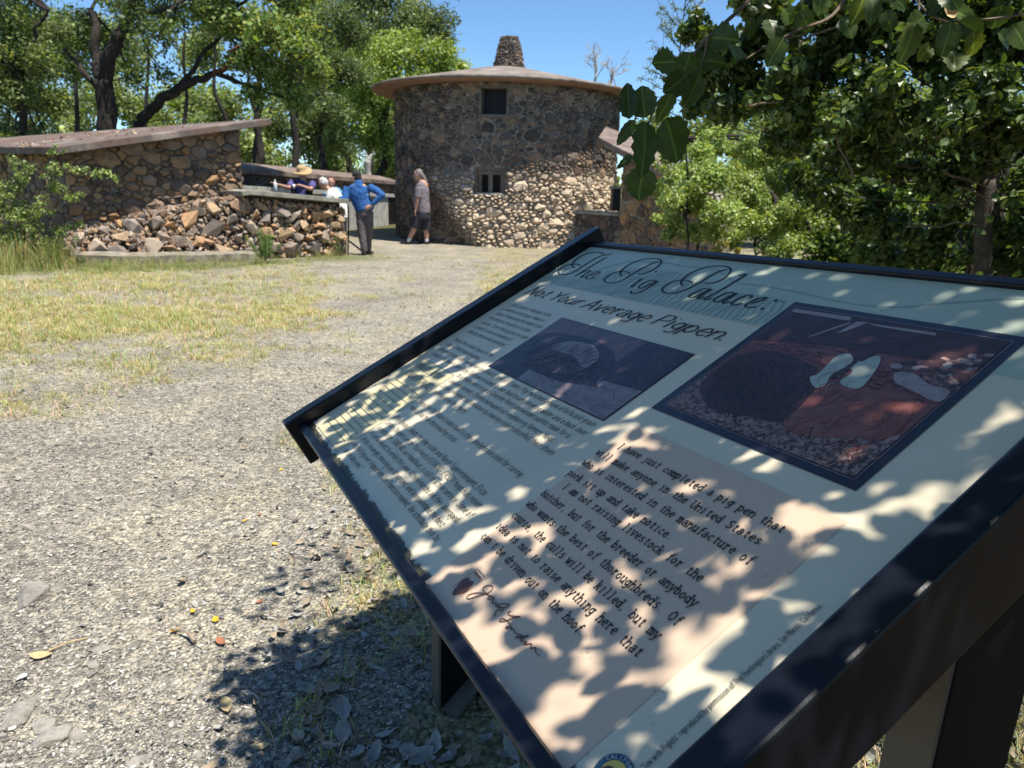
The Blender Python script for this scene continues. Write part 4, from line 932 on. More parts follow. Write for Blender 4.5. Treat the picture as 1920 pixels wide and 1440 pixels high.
def cyl(s_, z, d):          # s = distance round the wall from the point facing the camera, positive to the right
    a = s_/TR; return (TC[0]+(TR+d)*math.sin(a), TC[1]-(TR+d)*math.cos(a), z)
# window places from the photograph: s measured round the wall
def s_of(x): return TR*math.asin(max(-1, min(1, (x-TC[0])/TR)))
WU = (s_of(-.93), s_of(-.33), 2.65, 3.235); WL = (s_of(-1.0), s_of(-.36), .845, 1.37)
# mortar body with the two openings cut as recesses
SEG = 120; zs = sorted(set([Z0, WL[2], WL[3], WU[2], WU[3], ZT]+list(np.linspace(0, 2.4, 4))))
sg = sorted(set(list(np.linspace(-PI*TR, PI*TR, SEG))+[WU[0], WU[1], WL[0], WL[1]])); V = []; F = []
for z in zs:
    for s_ in sg: V.append(cyl(s_, z, -.012))
n = len(sg)
for i in range(len(zs)-1):
    for j in range(n-1):
        zc = (zs[i]+zs[i+1])/2; sc = (sg[j]+sg[j+1])/2
        if any(a < sc < b_ and c_ < zc < d_ for a, b_, c_, d_ in (WU, WL)): continue
        F.append((i*n+j, i*n+j+1, (i+1)*n+j+1, (i+1)*n+j))
wall = put('wall', V, F, M['mortar'], tower)
holes = [(a-.045+PI*TR*.62, b_+.045+PI*TR*.62, c_-.045-Z0, d_+.06-Z0) for a, b_, c_, d_ in (WU, WL)]
half = PI*TR*.62
polys = cells(2*half, ZT-Z0, .245, 1.5, holes, 5, vary=.72)
def batter(s2, zz): return float(max(0., 1.5-zz)*.15*np.clip((s2+1.5+.9*zz)/.7, 0, 1))     # the flank leans outward towards its foot
V = []; F = []; ns_, nz_ = 60, 14
for j in range(nz_+1):
    for i in range(ns_+1):
        s2, zz = -2.4+(half+2.4)*i/ns_, Z0+(1.62-Z0)*j/nz_; V.append(cyl(s2, zz, -.013+batter(s2, zz)+.004*(batter(s2, zz) > 0)))
        if i and j: a = j*(ns_+1)+i; F.append((a-ns_-2, a-ns_-1, a, a-1))
F = [f for f in F if not (WL[0]-.1 < (-2.4+(half+2.4)*((f[2]-1) % (ns_+1)+.5)/ns_) < WL[1]+.1 and Z0+(1.62-Z0)*((f[2]//(ns_+1))-.5)/nz_ > WL[2]-.1)]
put('footing', V, F, M['mortar'], tower)
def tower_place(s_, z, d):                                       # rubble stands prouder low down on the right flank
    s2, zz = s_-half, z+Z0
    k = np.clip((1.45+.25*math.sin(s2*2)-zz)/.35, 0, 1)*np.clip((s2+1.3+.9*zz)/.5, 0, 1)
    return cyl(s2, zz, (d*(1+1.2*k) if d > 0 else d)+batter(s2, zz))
def sunlit_flank(P): return float(np.clip((1.45-P[2])/.35, 0, 1)*np.clip((s_of(P[0])+1.3+.9*P[2])/.5, 0, 1))
lay(tower, polys, tower_place, PAL_T, .013, .045, seen, 300, 5, tintf=lambda P, t: t*(1-.5*sunlit_flank(P))+np.array([.42, .36, .28])*sunlit_flank(P))  # sunlight put into the colour: stones paler low on the right flank
# windows
def win(name, W, lab, mull):
    s0, s1, z0, z1 = W; e = .055
    wnd = put('opening_back', [cyl(s0-.01, z0-.01, -.30), cyl(s1+.01, z0-.01, -.30), cyl(s1+.01, z1+.01, -.30), cyl(s0-.01, z1+.01, -.30)], [(0, 1, 2, 3)], M['dark_inside'], tower, label=lab); wnd.name = 'window'
    def bar(sa, sb, za, zb, d0, d1, m, nm, r=.006):
        V, F = hexa([cyl(sa, za, d0), cyl(sb, za, d0), cyl(sb, za, d1), cyl(sa, za, d1)], [cyl(sa, zb, d0), cyl(sb, zb, d0), cyl(sb, zb, d1), cyl(sa, zb, d1)])
        return bevel_box(nm, V, F, m, wnd, r)
    fr = M['window_frame']
    bar(s0-e, s0+.0, z0-.02, z1+e, -.3, .03, fr, 'jamb'); bar(s1, s1+e, z0-.02, z1+e, -.3, .03, fr, 'jamb')
    bar(s0+.001, s1-.001, z1+.001, z1+e-.002, -.3, .026, fr, 'lintel'); bar(s0-e-.02, s1+e+.02, z0-.075, z0-.021, -.3, .055, M['concrete'] if mull else fr, 'sill')
    if mull:
        c_ = (s0+s1)/2
        bar(s0+.001, s0+.10, z0, z1-.03, -.16, -.05, fr, 'frame'); bar(s1-.07, s1-.001, z0, z1-.03, -.16, -.05, fr, 'frame'); bar(c_-.055, c_+.055, z0, z1-.031, -.16, -.06, fr, 'mullion')
        bar(s0+.002, s1-.002, z1-.11, z1-.0, -.15, -.02, fr, 'head')
        for q in (s0+.14, s0+.19, s0+.235, c_+.085, c_+.13, c_+.18):
            V, F = tube([cyl(q, z0, -.10), cyl(q, z1-.11, -.10)], .007, 6); put('window_bar', V, F, M['iron'], wnd)
        for z in (z0+.13, z0+.27):
            V, F = tube([cyl(s0+.08, z, -.10), cyl(s1-.05, z, -.10)], .006, 6); put('window_bar', V, F, M['iron'], wnd)
win('window', WU, 'square dark opening high under the eaves', False); win('window', WL, 'small barred double window in the lower storey', True)
# roof: thin concrete cone
RC = np.array([-.43, 21.2]); RR = 3.66
lathe([(TR-.4, 3.372), (RR-.10, 3.372), (RR-.02, 3.395)], RC, M['soffit'], 'soffit', tower, cap1=False)
lathe([(RR-.019, 3.394), (RR, 3.405), (RR, 3.445), (RR-.05, 3.468), (3.0, 3.59), (2.2, 3.76), (1.4, 3.93), (.8, 4.06), (.3, 4.15)], RC, M['tower_roof'], 'roof', tower, cap0=False)
# chimney
CC = np.array([-.34, 21.2]); prof = [(.43, 4.05), (.425, 4.15), (.34, 4.50), (.255, 4.80), (.20, 4.90)]
def crad(z): return float(np.interp(z, [4.05, 4.2, 4.5, 4.8, 4.93], [.43, .40, .335, .255, .215]))
ch = lathe([(crad(z)-.02, z) for z in np.linspace(4.05, 4.92, 8)], CC, M['dark_mortar'], 'chimney', tower, 40)
def chp(s_, z, d): zz = 4.06+z; r = crad(zz); a = s_/.34; return (CC[0]+(r+d)*math.sin(a), CC[1]-(r+d)*math.cos(a), zz)
polys = cells(2*PI*.34, .86, .095, 1.5, (), 9, vary=.5)
lay(ch, polys, chp, [(a*1.1, b_*1.15, c_*1.2) for a, b_, c_ in PAL_T], .006, .035, seen, 300, 9, sink=.02)
V, F = box((-.55, 20.45, 4.045), (.22, .12, .03), .2); put('broken_slab', V, F, M['cap_concrete'], tower)

# ---- pen at the left: stone walls under a thin tilted slab
def plane_hit(px, py, A, n): d = ray(px, py); t = ((A-CAM)@n)/(d@n); return CAM+d*t
A_ = at(107, 275, 11.3); B_ = at(503, 223, 13.9); C_ = at(0, 258.5, 15.2)
nP = np.cross(B_-A_, C_-A_); nP /= np.linalg.norm(nP); nP = nP if nP[2] > 0 else -nP
D_ = A_+(plane_hit(0, 275, A_, nP)-A_)*3.2; E_ = C_+(C_-B_)*.55
shed = thing('pig_pen', 'low stone pig pen at the left under a tilted reddish brown concrete slab roof', 'stone pen', ((A_+B_)[0]/2, (A_+B_)[1]/2+.6, -.4))
top = [A_, B_, B_+(C_-B_)*.0+np.array([.02, .6, .03]), E_, D_]
top[2] = plane_hit(508, 221.5, A_, nP); th = .115
nn_ = 5; V = [t_-(0, 0, th) for t_ in top]+list(top); F = [tuple(range(nn_-1, -1, -1)), tuple(range(nn_, 2*nn_))]+[(i, (i+1) % nn_, (i+1) % nn_+nn_, i+nn_) for i in range(nn_)]
bevel_box('roof', np.array(V), F, M['roof_top'], shed, .012, 2)
def zroof(x, y): return A_[2]-(nP[0]*(x-A_[0])+nP[1]*(y-A_[1]))/nP[2]-th
W0 = np.array([-7.22, 11.75]); W1_ = np.array([-5.13, 13.72]); dW = W1_-W0; LW = np.linalg.norm(dW); dW /= LW; nW = np.array([dW[1], -dW[0]])
def wallmesh(parent, P0, d, nrm, L, zb, ztop, mat_, name='wall', thick=.35, seg=10):
    V = []; F = []
    for i in range(seg+1):
        q = P0+d*L*i/seg
        for o in (0, -thick):
            r = q+nrm*o; V += [(r[0], r[1], zb), (r[0], r[1], ztop(*q)-.004 if o == 0 else ztop(*q)-.004)]
    for i in range(seg):
        a = 4*i; b_ = a+4; F += [(a, b_, b_+1, a+1), (a+2, a+3, b_+3, b_+2), (a+1, b_+1, b_+3, a+3)]
    F += [(0, 1, 3, 2), (4*seg, 4*seg+2, 4*seg+3, 4*seg+1)]
    return put(name, V, F, mat_, parent)
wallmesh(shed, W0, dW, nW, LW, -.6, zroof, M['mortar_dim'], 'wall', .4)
zb = -.55; hmax = 2.9; q0 = zroof(*W0)-zb; q1 = zroof(*(W0+dW*LW))-zb
def wp(P0, d, nrm, zb): return lambda s_, z, o: (P0[0]+d[0]*s_+nrm[0]*o, P0[1]+d[1]*s_+nrm[1]*o, zb+z)
sl = (q1-q0)/LW
polys = cells(LW, hmax, .24, 1.4, (), 15, vary=.7, bound=[(-sl, 1, q0-.005)])
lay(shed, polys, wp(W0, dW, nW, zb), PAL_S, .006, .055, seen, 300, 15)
# its right end, turned away
E0 = W0+dW*LW; polys = cells(.9, 2.5, .2, 1.3, (), 16, bound=[(0, 1, q1-.02)])
lay(shed, polys, wp(E0, -nW, dW, zb), PAL_S, .009, .04, seen, 60, 16)
wallmesh(shed, E0, -nW, dW, .9, -.6, lambda x, y: zroof(*E0)-.01, M['mortar'], 'end_wall', .35, 3)

# leaves blown onto the slab
g_ = np.random.default_rng(88); ab = g_.random((120, 2)); ab[:, 0] = ab[:, 0]**1.5; P_ = A_+(B_-A_)*(ab[:, :1]*.9)+(D_-A_)*(.15*g_.random((120, 1)))+(C_-B_)*(ab[:, 1:]*.5)
ok = P_[:, 1] < 30; P_[:, 2] = [zroof(a, b_)+th+.006 for a, b_ in P_[:, :2]]
V, F = leaf_shape(.08, .045, .4, .4, .1, 7, 5); mA = mesh('litter', V, F); mA.materials.append(M['tan_leaf']); V, F = leaf_shape(.07, .04, .5, .4, .1, 8, 5); mB = mesh('litter', V, F); mB.materials.append(M['rust_leaf'])
scatter('roof_litter', [(mA, 0), (mB, 0)], P_, np.stack([g_.normal(0, .3, 120), g_.normal(0, .3, 120), g_.random(120)*6.28], 1), np.repeat(g_.uniform(.5, 1.1, (120, 1)), 3, 1), g_.integers(0, 2, 120))
dS = (D_-A_)[:2]; dS /= np.linalg.norm(dS); nS = np.array([-dS[1], dS[0]]); nS = nS if nS@dW < 0 else -nS
LS = 4.5; zs0 = zroof(*W0)
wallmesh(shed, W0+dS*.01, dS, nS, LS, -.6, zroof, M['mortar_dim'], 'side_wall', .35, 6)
qs0, qs1 = zroof(*W0)-zb, zroof(*(W0+dS*LS))-zb
polys = cells(LS, max(qs0, qs1)+.01, .22, 1.3, (), 18, bound=[(-(qs1-qs0)/LS, 1, qs0-.01)])
lay(shed, polys, wp(W0, dS, nS, zb), PAL_S, .009, .04, seen, 120, 18)

# ---- low boundary wall of loose rock with a concrete cap, and a concrete kerb at its foot
low = thing('rubble_wall', 'low wall of piled brown and grey rocks with a pale concrete cap on its right half', 'stone wall', (-4.6, 12.9, -.4))
LP = np.array([(-7.05, 11.15), (-6.1, 11.55), (-5.1, 12.35), (-4.35, 13.15), (-3.85, 13.95), (-3.45, 14.75)])
cum = np.concatenate([[0], np.cumsum(np.linalg.norm(np.diff(LP, axis=0), axis=1))]); LL = cum[-1]
def lp(s_): return np.array([np.interp(s_, cum, LP[:, 0]), np.interp(s_, cum, LP[:, 1])])
def ln(s_): d = lp(min(s_+.15, LL))-lp(max(s_-.15, 0)); d /= np.linalg.norm(d); return d, np.array([d[1], -d[0]])
def gl(s_): return float(gz(0, lp(s_)[1]))
sC = 2.90                                                        # where the capped part begins
def topz(s_): return float(np.interp(s_, [0, .5, 1.1, 1.8, 2.4, sC, LL], [.12, .16, .34, .50, .62, .73, .575]))
def back(s_): return float(np.interp(s_, [0, 2.2, sC, LL], [.55, .5, .06, .04]))   # how far the face leans back by its top
V = []; F = []; n = 40
for i in range(n+1):
    s_ = LL*i/n; q = lp(s_); d, nr = ln(s_); g = gl(s_)-.1; t = topz(s_)-.10 if s_ < sC else topz(s_)-.0
    a = q-nr*.10; b_ = q-nr*(.12+back(s_)); c_ = q-nr*.50 if s_ > sC-.1 else q-nr*.9
    V += [(a[0], a[1], g), (b_[0], b_[1], t), (c_[0], c_[1], t), (c_[0], c_[1], g)]
    if i:
        k = 4*i
        for j in range(3): F.append((k-4+j, k+j, k+j+1, k-4+j+1))
F += [(0, 1, 2, 3), (4*n, 4*n+3, 4*n+2, 4*n+1)]
put('core', V, F, M['dark_mortar'], low)
rocks = []
for k in range(26):
    V, F = hull(11, (1.2, .85, .8), 500+k); rocks.append((V, F))
rkm = [[None]*26 for _ in PAL_R]
def rockmesh(k, c_):
    if rkm[c_][k] is None:
        V, F = rocks[k]; t = np.array(PAL_R[c_]); me = mesh('rock', V, F, np.tile(t, (len(V), 1))); me.materials.append(M['stone']); rkm[c_][k] = me
    return rkm[c_][k]
def place_rock(P, s_, parent, k=None, e=None, c_=None, name='rock'):
    o = bpy.data.objects.new(name, rockmesh(random.randrange(26) if k is None else k, random.randrange(len(PAL_R)) if c_ is None else c_)); COL.objects.link(o); o.parent = parent
    o.location = Vector(np.asarray(P, float)-wloc(parent)); o.rotation_euler = e or (random.uniform(0, 6), random.uniform(0, 6), random.uniform(0, 6)); o.scale = s_ if hasattr(s_, '__len__') else (s_, s_, s_)
    return o
rr = np.random.default_rng(77); placed = []
def try_rocks(num, smin, smax, sep, cnt, stuff=None):
    made = 0
    for _ in range(num):
        if made >= cnt: break
        s_ = rr.uniform(0, LL); f = rr.random(); g = gl(s_); t = topz(s_); z = g+.02+f*(t-g-.03); size = rr.uniform(smin, smax)
        if z+size*.42 > t+(.05 if s_ < sC else -.035): continue
        if z-size*.45 < g-.06: continue
        if s_+size*.3 > LL+.05: continue
        if any((s_-a)**2+(z-b_)**2 < (sep*(size+c_)*.5)**2 for a, b_, c_ in placed): continue
        placed.append((s_, z, size)); d, nr = ln(s_); off = -back(s_)*(z-g)/(t-g)-.03-size*.12+rr.uniform(-.02, .04)
        q = lp(s_)+nr*off; place_rock((q[0], q[1], z), (size*1.12, size*.95, size*.9), low, e=(rr.normal(0, .5), rr.normal(0, .5), rr.uniform(0, 6.28))); made += 1
try_rocks(1200, .32, .46, .76, 26); try_rocks(2400, .22, .32, .72, 80); try_rocks(3500, .14, .20, .70, 110); try_rocks(6000, .09, .13, .66, 100)
b = MB()
for _ in range(1700):
    s_ = rr.uniform(0, LL); g = gl(s_); t = topz(s_)-(.06 if s_ > sC else -.04); z = g+rr.random()*(t-g); size = rr.uniform(.05, .10); d, nr = ln(s_)
    q = lp(s_)+nr*(-back(s_)*(z-g)/(topz(s_)-g)-.06); V, F = rocks[int(rr.integers(26))]; E3 = np.array(Euler((rr.uniform(0, 6), rr.uniform(0, 6), rr.uniform(0, 6))).to_matrix())
    b.add((V*size)@E3.T+np.array([q[0], q[1], z]), F, np.array(PAL_R[int(rr.integers(len(PAL_R)))])*rr.uniform(.6, 1))
for _ in range(260):                                             # small stuff lying on the sloping bank behind
    s_ = rr.uniform(0, sC); t = topz(s_); d, nr = ln(s_); q = lp(s_)-nr*(.12+back(s_)+rr.uniform(-.1, .3)); V, F = rocks[int(rr.integers(26))]; size = rr.uniform(.08, .2); E3 = np.array(Euler((rr.uniform(0, 6), rr.uniform(0, 6), rr.uniform(0, 6))).to_matrix())
    b.add((V*size)@E3.T+np.array([q[0], q[1], t-.07+rr.uniform(-.03, .02)]), F, np.array(PAL_R[int(rr.integers(len(PAL_R)))])*rr.uniform(.7, 1.05))
b.build('chinking', M['stone'], low, kind='stuff')
# cap
V = []; F = []; n = 16
for i in range(n+1):
    s_ = sC-.12+(LL+.04-sC+.12)*i/n; q = lp(s_) if s_ <= LL else lp(LL)+ln(LL)[0]*(s_-LL); d, nr = ln(min(s_, LL)); z = topz(min(s_, LL)); j = rr.normal(0, .004)
    for o, zz in ((.05, z), (.05+j, z+.085), (-.55, z+.085), (-.55, z)): w_ = q+nr*o; V.append((w_[0], w_[1], zz))
    if i:
        k = 4*i
        for jn in range(4): F.append((k-4+jn, k-4+(jn+1) % 4, k+(jn+1) % 4, k+jn))
F += [(0, 1, 2, 3), (4*n+3, 4*n+2, 4*n+1, 4*n)]
bevel_box('cap', np.array(V), F, M['cap_concrete'], low, .01, 2)
# end pier of rock at the gap
q = lp(LL); d, nr = ln(LL)
for k in range(22):
    z = -.42+k*.047; w_ = q+d*.0-nr*rr.uniform(.08, .45); place_rock((w_[0], w_[1], z), rr.uniform(.14, .26), low, e=(rr.normal(0, .5), rr.normal(0, .5), rr.uniform(0, 6.28)))
V = []; F = []; n = 16
KP = np.array([(-6.75, 10.95), (-6.0, 10.95), (-5.25, 11.6), (-4.42, 12.42)]); kc = np.concatenate([[0], np.cumsum(np.linalg.norm(np.diff(KP, axis=0), axis=1))])
for i in range(n+1):
    s_ = kc[-1]*i/n; q = np.array([np.interp(s_, kc, KP[:, 0]), np.interp(s_, kc, KP[:, 1])]); q2 = np.array([np.interp(min(s_+.1, kc[-1]), kc, KP[:, 0]), np.interp(min(s_+.1, kc[-1]), kc, KP[:, 1])]); d = (q2-q); 
    if np.linalg.norm(d) < 1e-6: d = dprev
    d = d/np.linalg.norm(d); dprev = d; nr = np.array([d[1], -d[0]]); g = float(gz(0, q[1]))
    for o, zz in ((0, g-.1), (.0+rr.normal(0, .006), g+.13+rr.normal(0, .006)), (-.45, g+.15), (-.45, g-.1)): w_ = q+nr*o; V.append((w_[0], w_[1], zz))
    if i:
        k = 4*i
        for jn in range(4): F.append((k-4+jn, k-4+(jn+1) % 4, k+(jn+1) % 4, k+jn))
F += [(0, 1, 2, 3), (4*n+3, 4*n+2, 4*n+1, 4*n)]
put('kerb', V, F, M['kerb'], None, label='broken strip of old concrete kerb at the foot of the rock wall', cat='kerb')
# iron gate stop at the end of the wall
gs = thing('iron_post', 'thin rusty iron post with a diagonal brace at the end of the rock wall', 'post', (-3.42, 14.62, -.46))
P0 = at(653, 385, 14.6); P1 = at(652, 478, 14.6); V, F = tube([P0, (P0+P1)/2+(.01, 0, 0), (P1[0], P1[1], -.5)], .018, 6); put('post', V, F, M['iron'], gs)
P0 = at(655, 452, 14.6); P1 = at(678, 470, 14.7); V, F = tube([P0, P1], .022, 6); put('brace', V, F, M['iron'], gs)

# ---- back wall of the yard, slab cap on top, pale concrete wall with a gated doorway
bw = thing('yard_wall', 'long dark stone wall behind the people, capped with a reddish concrete slab', 'stone wall', (-4.2, 22, -.46))
Ba = np.array(at(380, 300, 17.0)[:2]); Bb = np.array(at(742, 329, 27.6)[:2]); dB = Bb-Ba; LB = np.linalg.norm(dB); dB /= LB; nB = np.array([dB[1], -dB[0]])
zA = at(450, 324, float(np.interp(450, [380, 742], [17, 27.6])))[2]; zB = at(742, 347, 27.6)[2]
Ya = 17.0+(450-380)/362*7.6
def btop(x, y): return float(np.interp(y, [17, 27.6], [zA+.0, zB]))
wallmesh(bw, Ba, dB, nB, LB, -.5, lambda x, y: btop(x, y), M['mortar'], 'wall', .4, 12)
hb = max(zA, zB)+.5
polys = cells(LB, hb, .22, 1.3, (), 31)
lay(bw, polys, wp(Ba, dB, nB, -.5), [(a*.8, b_*.8, c_*.8) for a, b_, c_ in PAL_T], .01, .04, seen, 300, 31)
V = []
for q, z in ((Ba, btop(0, 17)), (Bb+dB*.1, btop(0, 27.6))):
    for o, zz in ((.22, z+.0), (.22, z+.13), (-.7, z+.32), (-.7, z+.19)): w_ = q+nB*o; V.append((w_[0], w_[1], zz))
bevel_box('cap', np.array(V), [(0, 1, 2, 3), (7, 6, 5, 4), (0, 4, 5, 1), (1, 5, 6, 2), (2, 6, 7, 3), (3, 7, 4, 0)], M['roof'], bw, .012)
cw = thing('concrete_wall', 'pale concrete pen wall with a doorway beside the tower, behind the people', 'concrete wall', (-4.0, 23, -.46))
Ca = np.array(at(430, 352, 16.2)[:2]); Cd = np.array(at(728, 372, 26.2)[:2]); Ce = np.array(at(750, 372, 26.5)[:2]); dC = Cd-Ca; LC = np.linalg.norm(dC); dC /= LC; nC = np.array([dC[1], -dC[0]])
ztop_ = lambda y: float(np.interp(y, [16.2, 26.2], [at(450, 347, 16.6)[2], at(728, 364, 26.2)[2]]))
k0 = 0; bounds = np.linspace(0, LC, 9)
for i in range(8):
    a, b_ = Ca+dC*bounds[i], Ca+dC*(bounds[i+1]-.012); V = []
    for q in (a, b_):
        for o, zz in ((0, -.5), (0, ztop_(q[1])-.12), (-.18, ztop_(q[1])-.12), (-.18, -.5)): w_ = q+nC*o; V.append((w_[0], w_[1], zz))
    bevel_box('panel', np.array(V), [(0, 1, 2, 3), (7, 6, 5, 4), (0, 4, 5, 1), (1, 5, 6, 2), (2, 6, 7, 3), (3, 7, 4, 0)], M['concrete'], cw, .006)
V = []
for q in (Ca, Cd+dC*.55):
    for o, zz in ((.06, ztop_(q[1])-.118), (.06, ztop_(q[1])), (-.3, ztop_(q[1])), (-.3, ztop_(q[1])-.118)): w_ = q+nC*o; V.append((w_[0], w_[1], zz))
bevel_box('coping', np.array(V), [(0, 1, 2, 3), (7, 6, 5, 4), (0, 4, 5, 1), (1, 5, 6, 2), (2, 6, 7, 3), (3, 7, 4, 0)], M['concrete'], cw, .008)
gate = thing('iron_gate', 'small rusty iron gate in the doorway between concrete wall and tower', 'gate', (Cd[0]+.2, Cd[1], -.46))
g0 = Cd+dC*.03; zt = ztop_(Cd[1])-.2
for k in range(7):
    q = g0+dC*.075*k; V, F = tube([(q[0], q[1], -.42), (q[0], q[1], zt)], .011, 5); put('bar', V, F, M['iron'], gate)
for z in (-.36, .1, zt-.03):
    V, F = tube([(g0[0], g0[1], z), tuple(g0+dC*.46)+(z,)], .013, 5); put('rail', V, F, M['iron'], gate)
V, F = box((Cd[0]+.1, Cd[1]+.7, .0), (1.6, .05, 1.1)); put('doorway_back', V, F, M['dark_inside'], cw)

# ---- pen at the right, half hidden by leaves
rs = thing('pig_pen', 'stone pig pen right of the tower, its sloping slab roof half hidden by leaves', 'stone pen', (2.6, 15, -.46))
RA = at(1122, 257, 15.6); RB = at(1262, 330, 12.9); RC_ = at(1250, 277, 17.5)
nR = np.cross(RB-RA, RC_-RA); nR /= np.linalg.norm(nR); nR = nR if nR[2] > 0 else -nR
RD = RA+(RC_-RB)*.62; RE = RB+(RC_-RB)*.9+(RB-RA)*.1; top = [RA, RB, RE, RD]; V = [t_-(0, 0, .13) for t_ in top]+list(top)
bevel_box('roof', np.array(V), BOXF, M['roof'], rs, .012, 2)
def zr2(x, y): return RA[2]-(nR[0]*(x-RA[0])+nR[1]*(y-RA[1]))/nR[2]-.13
R0 = np.array(at(1163, 400, 15.2)[:2]); R1 = np.array(at(1345, 400, 12.4)[:2]); dR = R1-R0; LR = np.linalg.norm(dR); dR /= LR; nRr = np.array([dR[1], -dR[0]]); nRr = nRr if nRr[1] < 0 else -nRr
wallmesh(rs, R0, dR, nRr, LR, -.6, lambda x, y: zr2(x, y), M['mortar'], 'wall', .35, 8)
qa, qb = zr2(*R0)+.55, zr2(*R1)+.55; sl = (qb-qa)/LR
polys = cells(LR, max(qa, qb), .21, 1.1, (), 41, bound=[(-sl, 1, qa-.01)]) 
lay(rs, polys, wp(R0, dR, nRr, -.55), [(a*1.15, b_*1.05, c_*.95) for a, b_, c_ in PAL_S], .010, .05, seen, 250, 41)
bx = thing('low_wall', 'dark low stone wall with a flat concrete coping between tower and right pen', 'stone wall', (1.9, 16, -.46))
K0 = np.array(at(1079, 400, 16.4)[:2]); K1 = np.array(at(1165, 400, 15.3)[:2]); dK = K1-K0; LK = np.linalg.norm(dK); dK /= LK; nK = np.array([dK[1], -dK[0]]); nK = nK if nK[1] < 0 else -nK
zk = at(1079, 396, 16.4)[2]
wallmesh(bx, K0, dK, nK, LK, -.6, lambda x, y: zk-.05, M['dark_mortar'], 'wall', .4, 4)
polys = cells(LK, zk+.49, .2, 1., (), 43)
lay(bx, polys, wp(K0, dK, nK, -.55), PAL_T, .010, .04, seen, 100, 43)
V = []
for q in (K0-dK*.04, K1):
    for o, zz in ((.06, zk-.048), (.06, zk+.02), (-.45, zk+.02), (-.45, zk-.048)): w_ = q+nK*o; V.append((w_[0], w_[1], zz))
bevel_box('coping', np.array(V), [(0, 1, 2, 3), (7, 6, 5, 4), (0, 4, 5, 1), (1, 5, 6, 2), (2, 6, 7, 3), (3, 7, 4, 0)], M['cap_concrete'], bx, .008)
P0 = at(1154, 372, 15.45); V, F = box(P0, (.16, .4, .5)); bevel_box('recess', V, F, M['dark_inside'], rs, .004)
V, F = box(at(1154, 351, 15.4), (.2, .45, .06)); bevel_box('lintel', V, F, M['cap_concrete'], rs, .005)

# ---- timber fences, left and right
def beam(name, P0, P1, w_, h_, parent, m=None):
    P0 = np.array(P0, float); P1 = np.array(P1, float); d = P1-P0; d /= np.linalg.norm(d); s_ = np.cross(d, (0, 0, 1.0)); s_ /= np.linalg.norm(s_); u_ = np.cross(s_, d)
    V, F = hexa([P0-s_*w_/2-u_*h_/2, P0+s_*w_/2-u_*h_/2, P0+s_*w_/2+u_*h_/2, P0-s_*w_/2+u_*h_/2], [P1-s_*w_/2-u_*h_/2, P1+s_*w_/2-u_*h_/2, P1+s_*w_/2+u_*h_/2, P1-s_*w_/2+u_*h_/2])
    return bevel_box(name, V, F, m or M['wood'], parent, .012, 2)
lf = thing('wooden_fence', 'weathered wooden post and rail overgrown by the shrub at the left edge', 'fence', (-7.6, 11.0, -.33))
Y = 10.6; beam('post', at(118, 372, Y), tuple(at(118, 372, Y)[:2])+(-.5,), .20, .20, lf); beam('rail', at(-60, 378, Y-.4), at(85, 397, Y+.02), .06, .13, lf)
rf = thing('wooden_fence', 'weathered wooden post and beam seen through the bushes at the right', 'fence', (4.6, 9.5, -.3))
Y = 9.0; beam('rail', at(1366, 417, Y+.3), at(1462, 413, Y), .09, .14, rf); beam('post', at(1443, 425, Y-.2), tuple(at(1443, 425, Y-.2)[:2])+(-.5,), .20, .18, rf)

